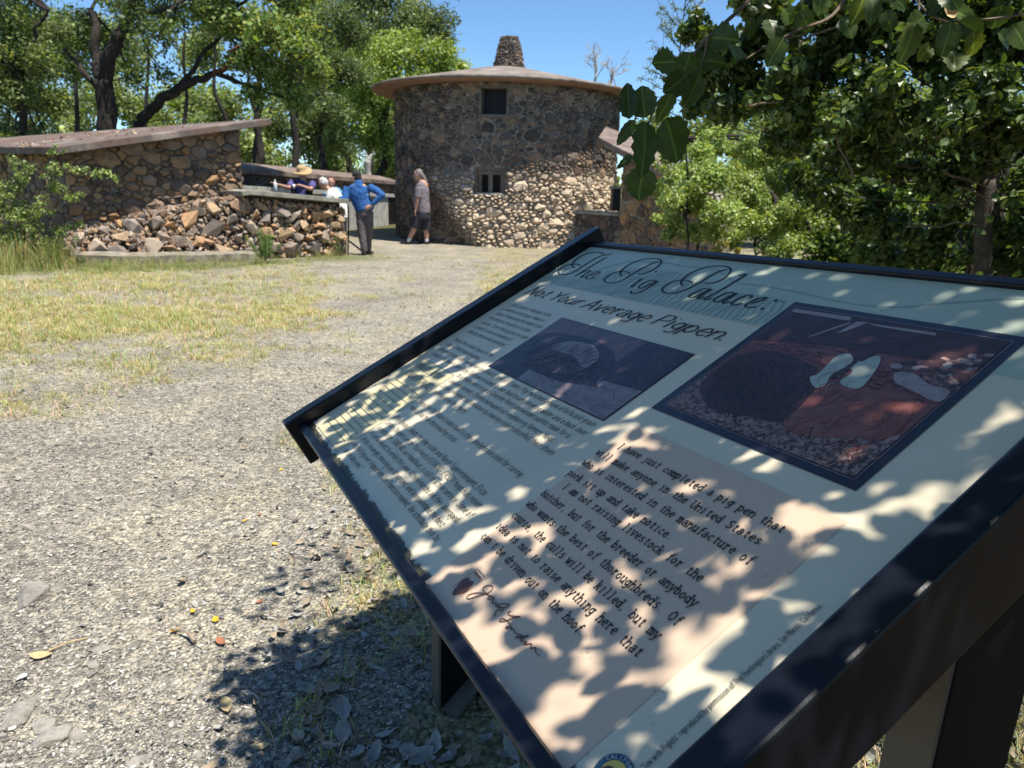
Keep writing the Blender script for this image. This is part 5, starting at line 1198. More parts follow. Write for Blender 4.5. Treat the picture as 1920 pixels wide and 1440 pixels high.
# ================================================================== trees and shrubs
def leaves(centers, radii, n, size, cols, shape=4, seed=0, up=.35, squash=.8, shell=.55, wf=.55, droop=0):
    """n leaves spread through clumps; returns V, F (quads or folded quads), tint"""
    g = np.random.default_rng(seed); C_ = np.asarray(centers, float); R_ = np.asarray(radii, float); wgt = R_**2; wgt = wgt/wgt.sum()
    k = g.choice(len(C_), n, p=wgt); d = g.normal(size=(n, 3)); d /= np.linalg.norm(d, axis=1)[:, None]
    r = R_[k]*(shell+(1-shell)*g.random(n)**.6)*(.85+.3*g.random(n)); P = C_[k]+d*r[:, None]*np.array([1, 1, squash])
    nrm = d*(1-up)+np.array([0, 0, 1.0])*up+g.normal(0, .55, (n, 3)); nrm /= np.linalg.norm(nrm, axis=1)[:, None]
    a = g.normal(size=(n, 3)); a[:, 2] -= droop; a -= nrm*(a*nrm).sum(1)[:, None]; a /= np.linalg.norm(a, axis=1)[:, None]; b_ = np.cross(nrm, a)
    s_ = size*(.6+.8*g.random(n)); L = a*s_[:, None]; W_ = b_*(s_*wf)[:, None]
    tn = np.array(cols)[g.integers(0, len(cols), n)]*(.7+.6*g.random(n))[:, None]
    clump = (.8+.45*g.random(len(C_)))[k]; tn = tn*clump[:, None]
    if shape == 4:
        V = np.stack([P-L*.5, P+W_*.5-L*.05, P+L*.5, P-W_*.5-L*.05], 1); F = np.arange(4*n).reshape(n, 4); T = np.repeat(tn, 4, 0)
        return V.reshape(-1, 3), F, T
    if shape == 44:                                                # sprays of four leaves, for far crowns
        o = g.normal(0, .9, (4, n, 3))*s_[None, :, None]; V = []; 
        for q in range(4):
            a2 = L*(.7+.3*g.random(n))[:, None]+g.normal(0, .3, (n, 3))*s_[:, None]; w2 = W_*(.7+.6*g.random(n))[:, None]
            V.append(np.stack([P+o[q]-a2*.5, P+o[q]+w2*.5, P+o[q]+a2*.5, P+o[q]-w2*.5], 1))
        V = np.concatenate(V, 0); F = np.arange(16*n).reshape(4*n, 4); return V.reshape(-1, 3), F, np.repeat(np.tile(tn, (4, 1)), 4, 0)
    f_ = nrm*(s_*.10)[:, None]
    V = np.stack([P-L*.5, P-L*.2+W_*.42+f_, P+L*.18+W_*.42+f_, P+L*.5-f_*.6, P+L*.18-W_*.42+f_, P-L*.2-W_*.42+f_, P-L*.2, P+L*.18], 1)
    base = np.arange(n)[:, None]*8
    F = np.concatenate([base+np.array(q) for q in ([0, 6, 1, 1], [1, 6, 7, 2], [2, 7, 3, 3], [0, 5, 6, 6], [5, 4, 7, 6], [4, 3, 7, 7])], 0)
    return V.reshape(-1, 3), F, np.repeat(tn, 8, 0)
def leaf_obj(name, V, F, T, m, parent, kind='stuff'):
    if F.shape[1] == 4 and (F[:, 2] == F[:, 3]).any():            # split triangles from quads
        tri = F[:, 2] == F[:, 3]; V = V-wloc(parent); Fl = [tuple(q[:3]) for q in F[tri]]+[tuple(q) for q in F[~tri]]
        me = mesh(name, V, Fl, T)
    else: me = mesh(name, V-wloc(parent), F, T)
    me.materials.append(m); o = bpy.data.objects.new(name, me); COL.objects.link(o); o.parent = parent; return tag(o, kind=kind)
def limb(mb, P0, P1, r0, r1, rr, wob=.07, n=6, sides=7):
    P0 = np.array(P0, float); P1 = np.array(P1, float); L = np.linalg.norm(P1-P0); pts = [P0]
    for i in range(1, n): t = i/n; pts.append(P0+(P1-P0)*t+rr.normal(0, wob*L*.5*math.sin(PI*t), 3)*np.array([1, 1, .5]))
    pts.append(P1); C_ = crom(pts, 3); V, F = tube(C_, np.linspace(r0, r1, len(C_)), sides, jit=.08); mb.add(V, F); return C_
OAK = [(.06, .095, .026), (.08, .125, .03), (.105, .16, .038), (.042, .07, .018), (.15, .20, .055)]
LIME = [(.25, .33, .07), (.31, .39, .10), (.18, .26, .055), (.36, .42, .14), (.13, .20, .045)]
SATN = 1
MADR = [(.12, .20, .042), (.17, .27, .055), (.24, .33, .08), (.07, .12, .028), (.30, .31, .07)]
FARG = [(.15, .20, .07), (.20, .25, .09), (.11, .15, .05), (.25, .29, .12)]
YELG = [(.17, .23, .048), (.11, .17, .036), (.24, .28, .065), (.07, .11, .026)]
def mute(L, k=.14): return [tuple(q*(1-k)+k*(.35*c[0]+.6*c[1]+.15) *.62 for q in c) for c in L]
OAK, MADR, YELG, FARG = mute(OAK), mute(MADR, .1), mute(YELG), mute(FARG)
def px_clumps(lst, Y, sub=7, seed=0, dY=1.0):
    """clumps given as (px, py, radius px, dY): each becomes several overlapping small ones"""
    g = np.random.default_rng(seed); C_ = []; R_ = []
    for (px, py, rp, dy) in lst:
        c_ = at(px, py, Y+dy); R = rp/FPX*(Y+dy)
        for _ in range(sub):
            d = g.normal(size=3); d /= np.linalg.norm(d); q = c_+d*R*g.uniform(.25, .8)*np.array([1, dY, .85]); C_.append(q); R_.append(R*g.uniform(.32, .62))
    return np.array(C_), np.array(R_)
def tree(name, label, cat, Y, base, clumps, n, size, cols, limbs, bark='bark', sub=10, seed=0, shape=44, up=.35, m='leaf_far', group=None, wf=.6, trunk_r=.2, sh=.3, dY=1.0):
    bx_, by_ = base; root = thing(name, label, cat, (bx_, by_, float(gz(0, by_))), group)
    C_, R_ = px_clumps(clumps, Y, sub, seed, dY); V, F, T = leaves(C_, R_, n, size, cols, shape, seed, up, shell=sh, wf=wf); leaf_obj('crown', V, F, T, M[m], root)
    rr = np.random.default_rng(seed+50); b = MB()
    for (P0, P1, r0, r1) in limbs: limb(b, P0, P1, r0, r1, rr)
    ends = C_[rr.choice(len(C_), min(len(C_), 16), replace=False)] if limbs else []
    for e in ends:
        Ps = [np.array(l[1]) for l in limbs]; q = min(Ps, key=lambda s_: np.linalg.norm(s_-e)); limb(b, q, e, .04*trunk_r/.2, .010, rr, .1, 4, 5)
    if limbs: b.build('trunk', M[bark], root, smooth=True)
    return root
def W(px, py, Y): return at(px, py, Y)
gz0 = lambda P: (P[0], P[1], float(gz(0, P[1]))-.1)
GT = 'trees standing behind the pens and the tower'
# dark oak behind the left pen
Y = 17.5; tb = W(190, 260, Y)
tree('oak_tree', 'large dark oak with a thick black trunk rising behind the left pen roof', 'tree', Y, tb[:2],
     [(150, 60, 70, 1), (60, 30, 60, 2), (240, 20, 60, 0), (300, 70, 45, -1), (330, 20, 50, 0), (120, 130, 50, 2), (255, 140, 35, 1.5), (30, 120, 45, 2), (200, -60, 90, 1), (350, -60, 80, 0), (60, -80, 90, 2), (310, 140, 25, .5)], 6500, .085, OAK+MADR[:1],
     [(gz0(tb), W(193, 150, Y), .26, .20), (W(193, 152, Y), W(235, 30, Y), .19, .10), (W(193, 155, Y), W(170, 20, Y+.5), .15, .07), (W(235, 35, Y), W(290, -60, Y), .10, .05), (W(190, 175, Y), W(105, 70, Y+1), .08, .03), (W(233, 40, Y), W(330, 10, Y-.5), .07, .03)], seed=3, group=GT)
# leaning madrone whose red limbs carry bright clumps
Y = 18.0; tb = W(235, 275, Y)
tree('madrone_tree', 'leaning madrone with dark slanting trunk, red upper limbs and bright green leaf clumps', 'tree', Y, tb[:2],
     [(430, 30, 45, 0), (500, 60, 45, -.5), (560, 95, 40, -.5), (460, 110, 40, 0), (520, 140, 45, 0), (570, 60, 35, 0), (480, 170, 25, 0), (400, 20, 40, 1), (590, 130, 30, .5), (440, -40, 70, 0), (560, -10, 60, .5), (555, 185, 25, 0)], 6500, .10, MADR,
     [(gz0(tb), W(262, 228, Y), .15, .13), (W(262, 228, Y), W(335, 165, Y), .13, .11), (W(335, 165, Y), W(400, 138, Y), .11, .07), (W(330, 168, Y), W(420, 60, Y), .06, .04), (W(420, 60, Y), W(470, -30, Y), .04, .03)], 'bark', seed=5, group=GT)
b = MB(); rr = np.random.default_rng(6)
for a_, b_, r0, r1 in ((W(400, 138, Y), W(500, 62, Y-.3), .07, .05), (W(500, 62, Y-.3), W(585, 95, Y-.4), .05, .02), (W(485, 75, Y-.3), W(430, 95, Y-.4), .04, .02)): limb(b, a_, b_, r0, r1, rr)
b.build('red_limb', M['bark_red'], bpy.data.objects['madrone_tree'], smooth=True)
Y = 24.0; tb = W(492, 300, Y)
tree('bay_tree', 'slim dark tree whose trunk stands behind the slab cap left of the hat', 'tree', Y, tb[:2],
     [(620, 200, 45, 1), (575, 250, 40, 1), (640, 130, 50, 2), (600, 60, 55, 2), (520, 240, 30, 2), (660, 60, 45, 3), (560, 190, 30, 3), (640, 270, 35, 2)], 5200, .10, OAK+FARG[:1],
     [(gz0(tb), W(480, 230, Y), .13, .11), (W(480, 232, Y), W(490, 120, Y), .11, .08), (W(490, 120, Y), W(540, 30, Y), .08, .04), (gz0(W(560, 320, Y)), W(548, 200, Y), .13, .10), (W(548, 200, Y), W(590, 90, Y), .10, .05), (gz0(W(610, 320, Y+1)), W(600, 180, Y+1), .11, .06)], seed=7, group=GT)
Y = 15.5; tb = W(20, 300, Y)
tree('shrub_tree', 'yellow-green leafy tree filling the upper left corner', 'tree', Y, tb[:2],
     [(20, 60, 60, 0), (70, 110, 40, 0), (15, 180, 55, 0), (90, 200, 35, 1), (-40, 100, 70, 0), (60, 250, 40, 1), (110, 60, 30, 1), (10, -30, 60, 0), (5, 255, 40, 0)], 5200, .075, YELG,
     [(gz0(tb), W(30, 120, Y), .12, .06), (W(30, 125, Y), W(90, 20, Y), .05, .02)], seed=9, group=GT)
Y = 31.0; tb = W(700, 330, Y)
tree('maple_tree', 'broad bright lime-green tree at the left of the tower', 'tree', Y, tb[:2],
     [(760, 110, 60, 0), (820, 110, 45, 0), (700, 120, 60, 0), (830, 160, 40, 0), (750, 175, 50, -1), (690, 190, 50, 0), (850, 210, 35, 1), (660, 80, 45, 0), (700, 250, 50, 0), (740, 290, 40, 0), (650, 260, 40, 1), (800, 230, 50, 1), (865, 125, 20, .5), (640, 170, 40, 1), (780, 300, 40, 2)], 11000, .13, LIME,
     [(gz0(tb), W(715, 230, Y), .2, .15), (W(715, 230, Y), W(760, 120, Y), .14, .06), (W(715, 230, Y), W(670, 110, Y), .12, .05)], seed=11, group=GT)
Y = 38.0; tb = W(780, 330, Y)
tree('evergreen_oak', 'tall grey-green oak crown rising behind the lime-green tree', 'tree', Y, tb[:2],
     [(760, 30, 55, 0), (820, 40, 38, 0), (790, 70, 45, 0), (700, 20, 60, 0), (720, 90, 50, 1), (835, 75, 25, 0), (650, 30, 50, 1), (700, -40, 60, 0), (600, 10, 50, 2)], 6500, .15, OAK+FARG,
     [(gz0(tb), W(770, 100, Y), .3, .15), (W(770, 105, Y), W(810, 40, Y), .1, .05)], seed=13, group=GT)
# light screen of far woodland
far_l = [(x, y, 55, d) for x, y, d in ((40, 150, 0), (880, 300, 0), (520, 320, 2), (640, 330, 2), (740, 330, 4), (250, 320, 2), (380, 320, 0), (820, 310, 0), (700, 160, 6), (560, 160, 6), (120, 210, 3), (200, 180, 0), (290, 215, 2), (350, 190, 5), (420, 215, 0), (500, 230, 3), (600, 230, 2), (680, 220, 5), (760, 240, 2), (150, 270, 0), (300, 280, 0), (450, 285, 0), (600, 290, 0), (740, 300, 0), (20, 250, 0), (100, 90, 4), (30, 60, 2), (520, 60, 5), (620, 110, 5), (230, 90, 6), (380, 90, 8))]
wd = tag(bpy.data.objects.new('woodland', None), kind=None) if False else None
C_, R_ = px_clumps(far_l, 42, 12, 15, 1.2); V, F, T = leaves(C_, R_, 26000, .24, FARG+LIME[2:4], 44, 15, .35, shell=.2, wf=.6)
me = mesh('woodland', V, F, T); me.materials.append(M['leaf_far']); o = bpy.data.objects.new('woodland', me); COL.objects.link(o); tag(o, kind='stuff')
b = MB(); rr = np.random.default_rng(16)
for x in (60, 130, 260, 340, 420, 470, 600, 650, 700):
    Yx = 36+rr.uniform(-3, 4); P = W(x, 330, Yx); limb(b, gz0(P), W(x+rr.uniform(-20, 20), 60, Yx), .16, .05, rr, .05)
b.build('woodland_stems', M['bark'], None, smooth=True, kind='stuff')
# pale snag, bare tree
Y = 29.5; sn = thing('broken_snag', 'pale broken trunk leaning behind the slab cap near the blue jacket', 'dead tree', (W(688, 320, Y)[0], Y, -.46))
b = MB(); limb(b, gz0(W(678, 330, Y)), W(690, 300, Y), .16, .13, rr, .03); limb(b, W(690, 302, Y), W(702, 285, Y), .12, .03, rr, .03); limb(b, W(688, 305, Y), W(684, 284, Y), .08, .03, rr, .03); b.build('trunk', M['bark_pale'], sn, smooth=True)
Y = 46; bt = thing('bare_tree', 'leafless pale tree against the sky at the right above the tower roof', 'dead tree', (W(1120, 300, Y)[0], Y, -.4))
b = MB(); rr = np.random.default_rng(21)
def twigs(P, d, L, r, dep):
    d = d/np.linalg.norm(d); P1 = P+d*L+rr.normal(0, .08*L, 3); limb(b, P, P1, r, r*.6, rr, .1, 3, 4)
    if dep:
        for _ in range(3 if dep > 1 else 4): twigs(P1-(P1-P)*rr.uniform(0, .45), d*.8+rr.normal(0, .55, 3)*np.array([1, 1, .7]), L*rr.uniform(.5, .75), r*.55, dep-1)
for x0, y0, x1, y1 in ((1116, 170, 1118, 118), (1140, 175, 1150, 130)):
    P = W(x0, y0, Y); P1 = W(x1, y1, Y); limb(b, gz0(P), P, .12, .09, rr, .02); limb(b, P, P1, .09, .06, rr, .05)
    for _ in range(6): twigs(P+(P1-P)*rr.uniform(.1, 1), (P1-P)/np.linalg.norm(P1-P)+rr.normal(0, .6, 3), .75, .035, 3)
b.build('trunk', M['bark_pale'], bt)
# ---- right side
GR = 'shrubs and trees in the thicket at the right'
Y = 17; 
tree('scrub_oak', 'pale hazy scrub between the tower and the near oak leaves', 'shrub', Y, W(1230, 400, Y)[:2],
     [(1215, 250, 35, 3), (1250, 290, 40, 1), (1290, 250, 45, 2), (1240, 225, 25, 3), (1350, 230, 55, 2), (1420, 180, 60, 4), (1190, 300, 14, 1), (1180, 340, 14, 2), (1500, 250, 70, 4), (1620, 230, 80, 4), (1750, 200, 80, 4), (1880, 230, 90, 4), (1300, 330, 60, 3), (1400, 300, 70, 3), (1500, 330, 70, 3), (1200, 360, 30, 4), (1600, 330, 80, 3), (1700, 320, 80, 3), (1300, 400, 60, 4), (1450, 400, 70, 4), (1600, 400, 80, 4), (1330, 180, 40, 6)], 13000, .12, LIME+FARG,
     [(gz0(W(1300, 400, Y)), W(1290, 260, Y), .04, .02)], 'bark', seed=23, group=GR)
Y = 9.5
bc = [(1260, 320, 40, 0), (1310, 300, 40, .5), (1360, 330, 45, 0), (1420, 310, 45, .6), (1260, 380, 30, 0), (1320, 380, 45, 0), (1400, 380, 45, 0), (1470, 350, 45, .5), (1370, 440, 35, -.6), (1300, 440, 30, -.3), (1500, 420, 50, 0), (1560, 360, 50, .6), (1530, 300, 45, 1), (1240, 300, 25, .4), (1600, 450, 50, 0), (1700, 430, 60, 0), (1800, 470, 60, 0), (1900, 440, 60, 0), (1680, 350, 50, 1), (1900, 350, 50, 1), (1450, 470, 30, -1), (1560, 500, 30, -1), (1215, 345, 18, .3)]
LIME2 = [(.27, .35, .09), (.33, .41, .13), (.19, .28, .065), (.13, .20, .05), (.42, .46, .20)]
bush = tree('leafy_bush', 'sunlit bright green bush growing over the right pen and fence', 'bush', Y, W(1400, 480, Y)[:2], bc+[(1250, 420, 30, -.2), (1240, 350, 30, .2), (1340, 270, 40, .8), (1430, 260, 50, .8), (1480, 400, 45, -.4), (1420, 420, 45, -.5), (1340, 420, 40, -.6), (1280, 350, 40, .1), (1400, 350, 50, -.3), (1540, 440, 50, -.6), (1650, 480, 60, -.5), (1480, 460, 40, -1), (1260, 440, 22, -.2), (1300, 340, 45, -.5), (1360, 400, 45, -1), (1440, 400, 45, -1), (1260, 370, 30, -.8), (1400, 280, 40, .3), (1480, 300, 40, .2), (1340, 330, 40, -.5), (1500, 390, 45, -.8), (1600, 300, 60, 1), (1750, 480, 60, -.6), (1850, 520, 60, -.6)], 92000, .045, LIME2,
     [(gz0(W(x, 500, Y)), W(x+dx, 350, Y), .02, .01) for x, dx in ((1300, 20), (1420, 10), (1580, 30))], 'bark', seed=25, shape=4, m='leaf', group=GR, wf=.55, sh=.15)
V, F, T = leaves(*px_clumps([(1355, 455, 14, -.8), (1345, 470, 14, -.9), (1385, 470, 10, -.8)], Y, 4, 3), 260, .05, [(.42, .36, .08), (.36, .32, .10)], 4, 4); leaf_obj('yellow_shoots', V, F, T, M['leaf'], bush)
# feathery sapling against the sky
Y = 9.0; fs = thing('feathery_sapling', 'thin feathery sapling against the blue sky left of the near oak leaves', 'sapling', (W(1275, 420, Y)[0], Y, -.26), GR)
b = MB(); rr = np.random.default_rng(31); tips = []
st = [W(1290, 330, Y), W(1280, 200, Y), W(1275, 100, Y), W(1283, 20, Y), W(1290, -40, Y)]; limb(b, gz0(W(1300, 440, Y)), st[0], .014, .012, rr, .02); V, F = tube(crom(st, 4), np.linspace(.012, .005, 17), 6); b.add(V, F)
for x0, y0, x1, y1 in ((1280, 60, 1240, 15), (1276, 90, 1235, 50), (1278, 110, 1222, 85), (1276, 140, 1215, 110), (1278, 160, 1205, 125), (1280, 190, 1210, 175), (1283, 30, 1320, 0), (1276, 100, 1325, 60), (1280, 80, 1310, 30), (1282, 60, 1260, 0), (1280, 130, 1330, 100), (1283, 20, 1300, -20), (1280, 180, 1195, 145), (1282, 220, 1215, 190), (1276, 100, 1245, 40), (1290, 0, 1250, -20)):
    C2 = limb(b, W(x0, y0, Y), W(x1, y1, Y+rr.uniform(-.4, .4)), .007, .003, rr, .06, 4, 4)
    for _ in range(5):
        i = rr.integers(len(C2)//3, len(C2)); e = C2[i]+rr.normal(0, .10, 3)+np.array([0, 0, .05]); limb(b, C2[i], e, .003, .0015, rr, .05, 2, 3); tips.append(e); tips.append(C2[i])
b.build('stem', M['bark'], fs); V, F, T = leaves(np.array(tips), np.full(len(tips), .05), 2400, .035, FARG+YELG, 4, 33, .3, shell=.1, wf=.28); leaf_obj('foliage', V, F, T, M['leaf'], fs)
# the near oak: dark because its own crown shades it
Y = 4.2
oak = thing('near_oak', 'near evergreen oak with dark glossy leaves and a thin forked grey trunk at the right', 'tree', (W(1850, 600, Y)[0], Y, float(gz(0, Y))), GR)
nc = [(1330, 60, 45, .3), (1300, 130, 40, .4), (1380, 130, 60, .3), (1450, 60, 60, .2), (1460, 170, 65, 0), (1380, 210, 50, .2), (1320, 200, 35, .4), (1540, 100, 70, 0), (1550, 210, 70, -.2), (1470, 260, 50, .3), (1640, 60, 70, 0), (1640, 170, 75, -.3), (1620, 280, 60, 0), (1740, 100, 75, -.2), (1730, 220, 70, -.4), (1720, 320, 50, .2), (1830, 60, 75, -.2), (1850, 170, 70, -.6), (1840, 290, 60, -.2), (1920, 110, 80, -.3), (1920, 240, 70, -.4), (1930, 360, 60, 0), (1560, 300, 35, .5), (1780, 400, 40, .4), (1420, 10, 50, 0), (1560, 10, 60, -.2), (1700, 0, 70, -.2), (1860, -10, 80, -.3), (1900, 470, 45, .2), (1640, 370, 30, .6), (1600, 400, 45, .5), (1680, 430, 50, .3), (1900, 420, 55, .1), (1780, 330, 55, 0), (1560, 370, 40, .5), (1500, 330, 35, .5), (1760, 460, 45, .4), (1930, 500, 50, .3), (1660, 480, 35, .6), (1840, 40, 70, .4), (1930, 20, 80, .3), (1810, 480, 35, .2), (1290, 60, 20, .4), (1260, 150, 15, .4)]
OAKN = [(.052, .090, .024), (.075, .122, .03), (.10, .155, .036), (.038, .066, .02), (.15, .19, .055)]
C_, R_ = px_clumps(nc, Y, 12, 41, 1.8); V, F, T = leaves(C_, R_, 44000, .046, OAKN, 8, 41, .25, shell=.05, wf=.62); leaf_obj('crown', V, F, T, M['oak_leaf'], oak)
# leaves near enough to tell apart, each a part
gd = np.random.default_rng(43); sel = gd.choice(len(C_), 180); proto_leaf = []
for k in range(6):
    V, F = leaf_shape(1.0, .62, .25+.1*k, .25, .10, 60+k, 9); t = np.array(OAKN[k % 5])*1.25; me = mesh('leaf', V, F, np.tile(t, (len(V), 1))); me.materials.append(M['oak_leaf']); proto_leaf.append(me)
for k in sel:
    o = bpy.data.objects.new('leaf', proto_leaf[int(gd.integers(6))]); COL.objects.link(o); o.parent = oak; q = C_[k]+gd.normal(0, R_[k]*.6, 3); q[1] = min(q[1], Y-.2)-gd.uniform(0, .8)
    o.location = Vector(q-wloc(oak)); o.rotation_euler = (gd.uniform(-1, 1), gd.uniform(-.3, 1.4), gd.uniform(0, 6.28)); s_ = gd.uniform(.04, .06); o.scale = (s_, s_, s_)
b = MB(); rr = np.random.default_rng(45)
T0 = gz0(W(1850, 620, Y)); limb(b, T0, W(1850, 330, Y), .052, .045, rr, .03); limb(b, W(1850, 335, Y), W(1865, 160, Y), .045, .036, rr, .04); limb(b, W(1865, 165, Y), W(1855, -60, Y), .036, .02, rr, .05)
limb(b, gz0(W(1895, 600, Y+.2)), W(1885, 300, Y+.3), .04, .03, rr, .05); limb(b, W(1885, 305, Y+.3), W(1960, 150, Y+.3), .03, .02, rr, .05); limb(b, gz0(W(1800, 600, Y+.5)), W(1835, 250, Y+.4), .022, .014, rr, .06)
for _ in range(46):
    k = gd.integers(len(C_)); s0 = W(1850+gd.uniform(-8, 20), gd.uniform(-40, 420), Y); limb(b, s0, C_[k], .008, .0025, rr, .10, 5, 5)
b.build('trunk', M['bark_dim'], oak, smooth=True)
b = MB()
for x0, y0, x1, y1 in ((1700, 425, 1830, 422), (1770, 320, 1850, 350), (1790, 350, 1870, 375), (1780, 230, 1815, 275), (1825, 240, 1826, 275), (1860, 300, 1800, 290), (1780, 480, 1815, 415), (1500, 80, 1620, 30), (1430, 90, 1520, 60), (1400, 195, 1470, 190), (1600, 330, 1560, 240)):
    limb(b, W(x0, y0, Y-.3), W(x1, y1, Y-.2), .007, .004, rr, .12, 4, 5)
b.build('dead_twigs', M['bark_light'], oak)
# dim thicket behind it that closes the view
V, F, T = leaves(*px_clumps([(x, y, 70, d) for x, y, d in ((1560, 330, 0), (1650, 380, 0), (1760, 360, 1), (1850, 400, 0), (1930, 380, 0), (1700, 470, 0), (1860, 490, 0), (1600, 470, 1), (1600, 250, 2), (1720, 260, 2), (1840, 270, 2), (1930, 280, 2), (1480, 200, 3), (1940, 520, -.5), (1780, 540, 0))], 7.5, 12, 47, 1.5), 22000, .07, OAKN+LIME2[2:4], 44, 47, .3, shell=.1)
me = mesh('thicket', V, F, T); me.materials.append(M['leaf']); o = bpy.data.objects.new('thicket', me); COL.objects.link(o); tag(o, kind='stuff')
for k, (x, y, z, s_) in enumerate(((3.5, -5.5, 2.2, 2.6), (-3.0, -7.0, 2.4, 2.8), (7.5, -2.5, 2.0, 2.4), (8.0, 2.5, 2.0, 2.2))):   # unseen thicket beside and behind the camera, added to darken the frame's reflections
    g_ = np.random.default_rng(600+k); cc_ = np.array([x, y, z])+g_.normal(0, 1, (26, 3))*np.array([s_*.6, s_*.5, 1.1]); V, F, T = leaves(cc_, np.full(26, .8), 2600, .16, OAKN, 44, 600+k, .3, shell=.1)
    me = mesh('thicket', V, F, T); me.materials.append(M['leaf']); o = bpy.data.objects.new('thicket', me); COL.objects.link(o); tag(o, kind='stuff')
# ---- shrub at the left edge, and small plants by the wall
Y = 10.2
ls = thing('rose_shrub', 'straggling shrub with small leaves arching over the fence post at the left', 'shrub', (W(60, 480, Y)[0], Y, float(gz(0, Y))))
b = MB(); rr = np.random.default_rng(51); tips = []; rad = []
arch = [[(60, 500), (75, 420), (90, 340), (100, 290), (108, 275)], [(88, 350), (95, 318), (140, 320), (180, 324), (218, 332)], [(85, 350), (110, 345), (130, 368), (152, 374)], [(40, 500), (20, 430), (25, 380), (45, 340), (52, 310)], [(20, 500), (5, 420), (2, 380), (-20, 330)], [(95, 500), (70, 440), (45, 430), (40, 480)], [(30, 430), (35, 350), (30, 300)], [(70, 500), (65, 430), (50, 400), (75, 380)], [(60, 470), (110, 430), (140, 420)], [(0, 500), (-10, 440), (20, 400)]]
for A in arch:
    P = crom([W(x, y, Y+rr.uniform(-.12, .12)) for x, y in A], 6); V, F = tube(P, np.linspace(.011, .003, len(P)), 5); b.add(V, F)
    for q in P[len(P)//4:]: tips.append(q+rr.normal(0, .03, 3)); rad.append(rr.uniform(.03, .09))
b.build('stem', M['bark_light'], ls)
for x, y, r in ((30, 430, 40), (20, 395, 30), (60, 440, 30), (90, 400, 22), (10, 460, 35), (95, 325, 16), (120, 445, 20), (55, 400, 25), (100, 310, 10), (5, 350, 22)):
    for _ in range(7): tips.append(W(x, y, Y)+rr.normal(0, r/FPX*Y*.5, 3)); rad.append(r/FPX*Y*.35)
V, F, T = leaves(np.array(tips), np.array(rad), 9000, .034, LIME2+OAK[:2], 4, 53, .4, shell=.1, wf=.6); leaf_obj('foliage', V, F, T, M['leaf'], ls)
def weed(px, py, hpx, wpx, Y, label, cols, n=260, leafs=.05, wf=.18, cat='plant', name='weed'):
    P = W(px, py, Y); g = float(gz(0, P[1])); r = thing(name, label, cat, (P[0], P[1], g)); h_ = hpx/FPX*Y; wd_ = wpx/FPX*Y; b = MB(); tp = []
    for _ in range(14):
        e = np.array([P[0]+rr.normal(0, wd_*.35), P[1]+rr.normal(0, wd_*.3), g+h_*rr.uniform(.5, 1)]); s_ = np.array([P[0]+rr.normal(0, .03), P[1], g]); C2 = limb(b, s_, e, .005, .002, rr, .05, 3, 4)
        tp += [C2[i] for i in range(len(C2)//3, len(C2))]
    b.build('stem', M['bark_light'], r); V, F, T = leaves(np.array(tp), np.full(len(tp), .035), n, leafs, cols, 4, int(px), .1, shell=.1, wf=wf); leaf_obj('foliage', V, F, T, M['leaf'], r); return r
GREEN2 = [(.12, .20, .06), (.16, .26, .08), (.20, .28, .09)]
weed(497, 488, 68, 45, 12.0, 'soft green weed clump growing at the foot of the rock wall', GREEN2, 2400, .055, .13)
weed(637, 476, 38, 22, 14.4, 'small green weed at the right end of the rock wall', GREEN2, 200, .06, .16)
weed(90, 495, 60, 60, 10.0, 'tall thin grassy weeds below the shrub at the left', [(.30, .32, .12), (.20, .26, .08)], 300, .07, .10)

# ================================================================== people
def cloth(name, col, var=.12, rough=.9):
    c_ = np.array(col); return surf(name, [(.3, tuple(c_*(1-var))), (.7, tuple(c_*(1+var)))], 14, rough, .25, .004, bscale=60)
SKIN = surf('skin', [(.3, (.42, .235, .165)), (.7, (.52, .31, .225))], 20, .55, .05, .001)
def loft(P, Rw, Rd, wv, n=14):
    """body section: ellipses along P, half-width Rw along wv, half-depth Rd across it"""
    P = crom(P, 3); m_ = len(P); k = np.linspace(0, 1, len(Rw)); t = np.linspace(0, 1, m_); Rw = np.interp(t, k, Rw); Rd = np.interp(t, k, Rd); V = []; F = []; wv = np.array(wv, float)
    for i in range(m_):
        d = P[min(i+1, m_-1)]-P[max(i-1, 0)]; d /= max(np.linalg.norm(d), 1e-9); x = wv-d*(wv@d); x /= np.linalg.norm(x); y = np.cross(d, x)
        for q in range(n): a = 2*PI*q/n; V.append(P[i]+x*math.cos(a)*Rw[i]+y*math.sin(a)*Rd[i])
        if i:
            for q in range(n): a = (i-1)*n+q; b_ = (i-1)*n+(q+1) % n; F.append((a, b_, b_+n, a+n))
    c0 = len(V); V.append(P[0]); V.append(P[-1])
    for q in range(n): F.append(((q+1) % n, q, c0)); F.append(((m_-1)*n+q, (m_-1)*n+(q+1) % n, c0+1))
    return np.array(V), F
def ball(c_, r, n=12):
    r = np.array(r if hasattr(r, '__len__') else (r, r, r), float); V = [np.array(c_)+r*(0, 0, 1)]; F = []; m_ = 8
    for i in range(1, m_):
        for q in range(n): a = 2*PI*q/n; p_ = PI*i/m_; V.append(np.array(c_)+r*(math.sin(p_)*math.cos(a), math.sin(p_)*math.sin(a), math.cos(p_)))
    V.append(np.array(c_)-r*(0, 0, 1)); L = len(V)-1
    for q in range(n): F.append((0, 1+q, 1+(q+1) % n)); F.append((L, L-n+(q+1) % n, L-n+q))
    for i in range(m_-2):
        for q in range(n): a = 1+i*n+q; b_ = 1+i*n+(q+1) % n; F.append((a, a+n, b_+n, b_))
    return np.array(V), F
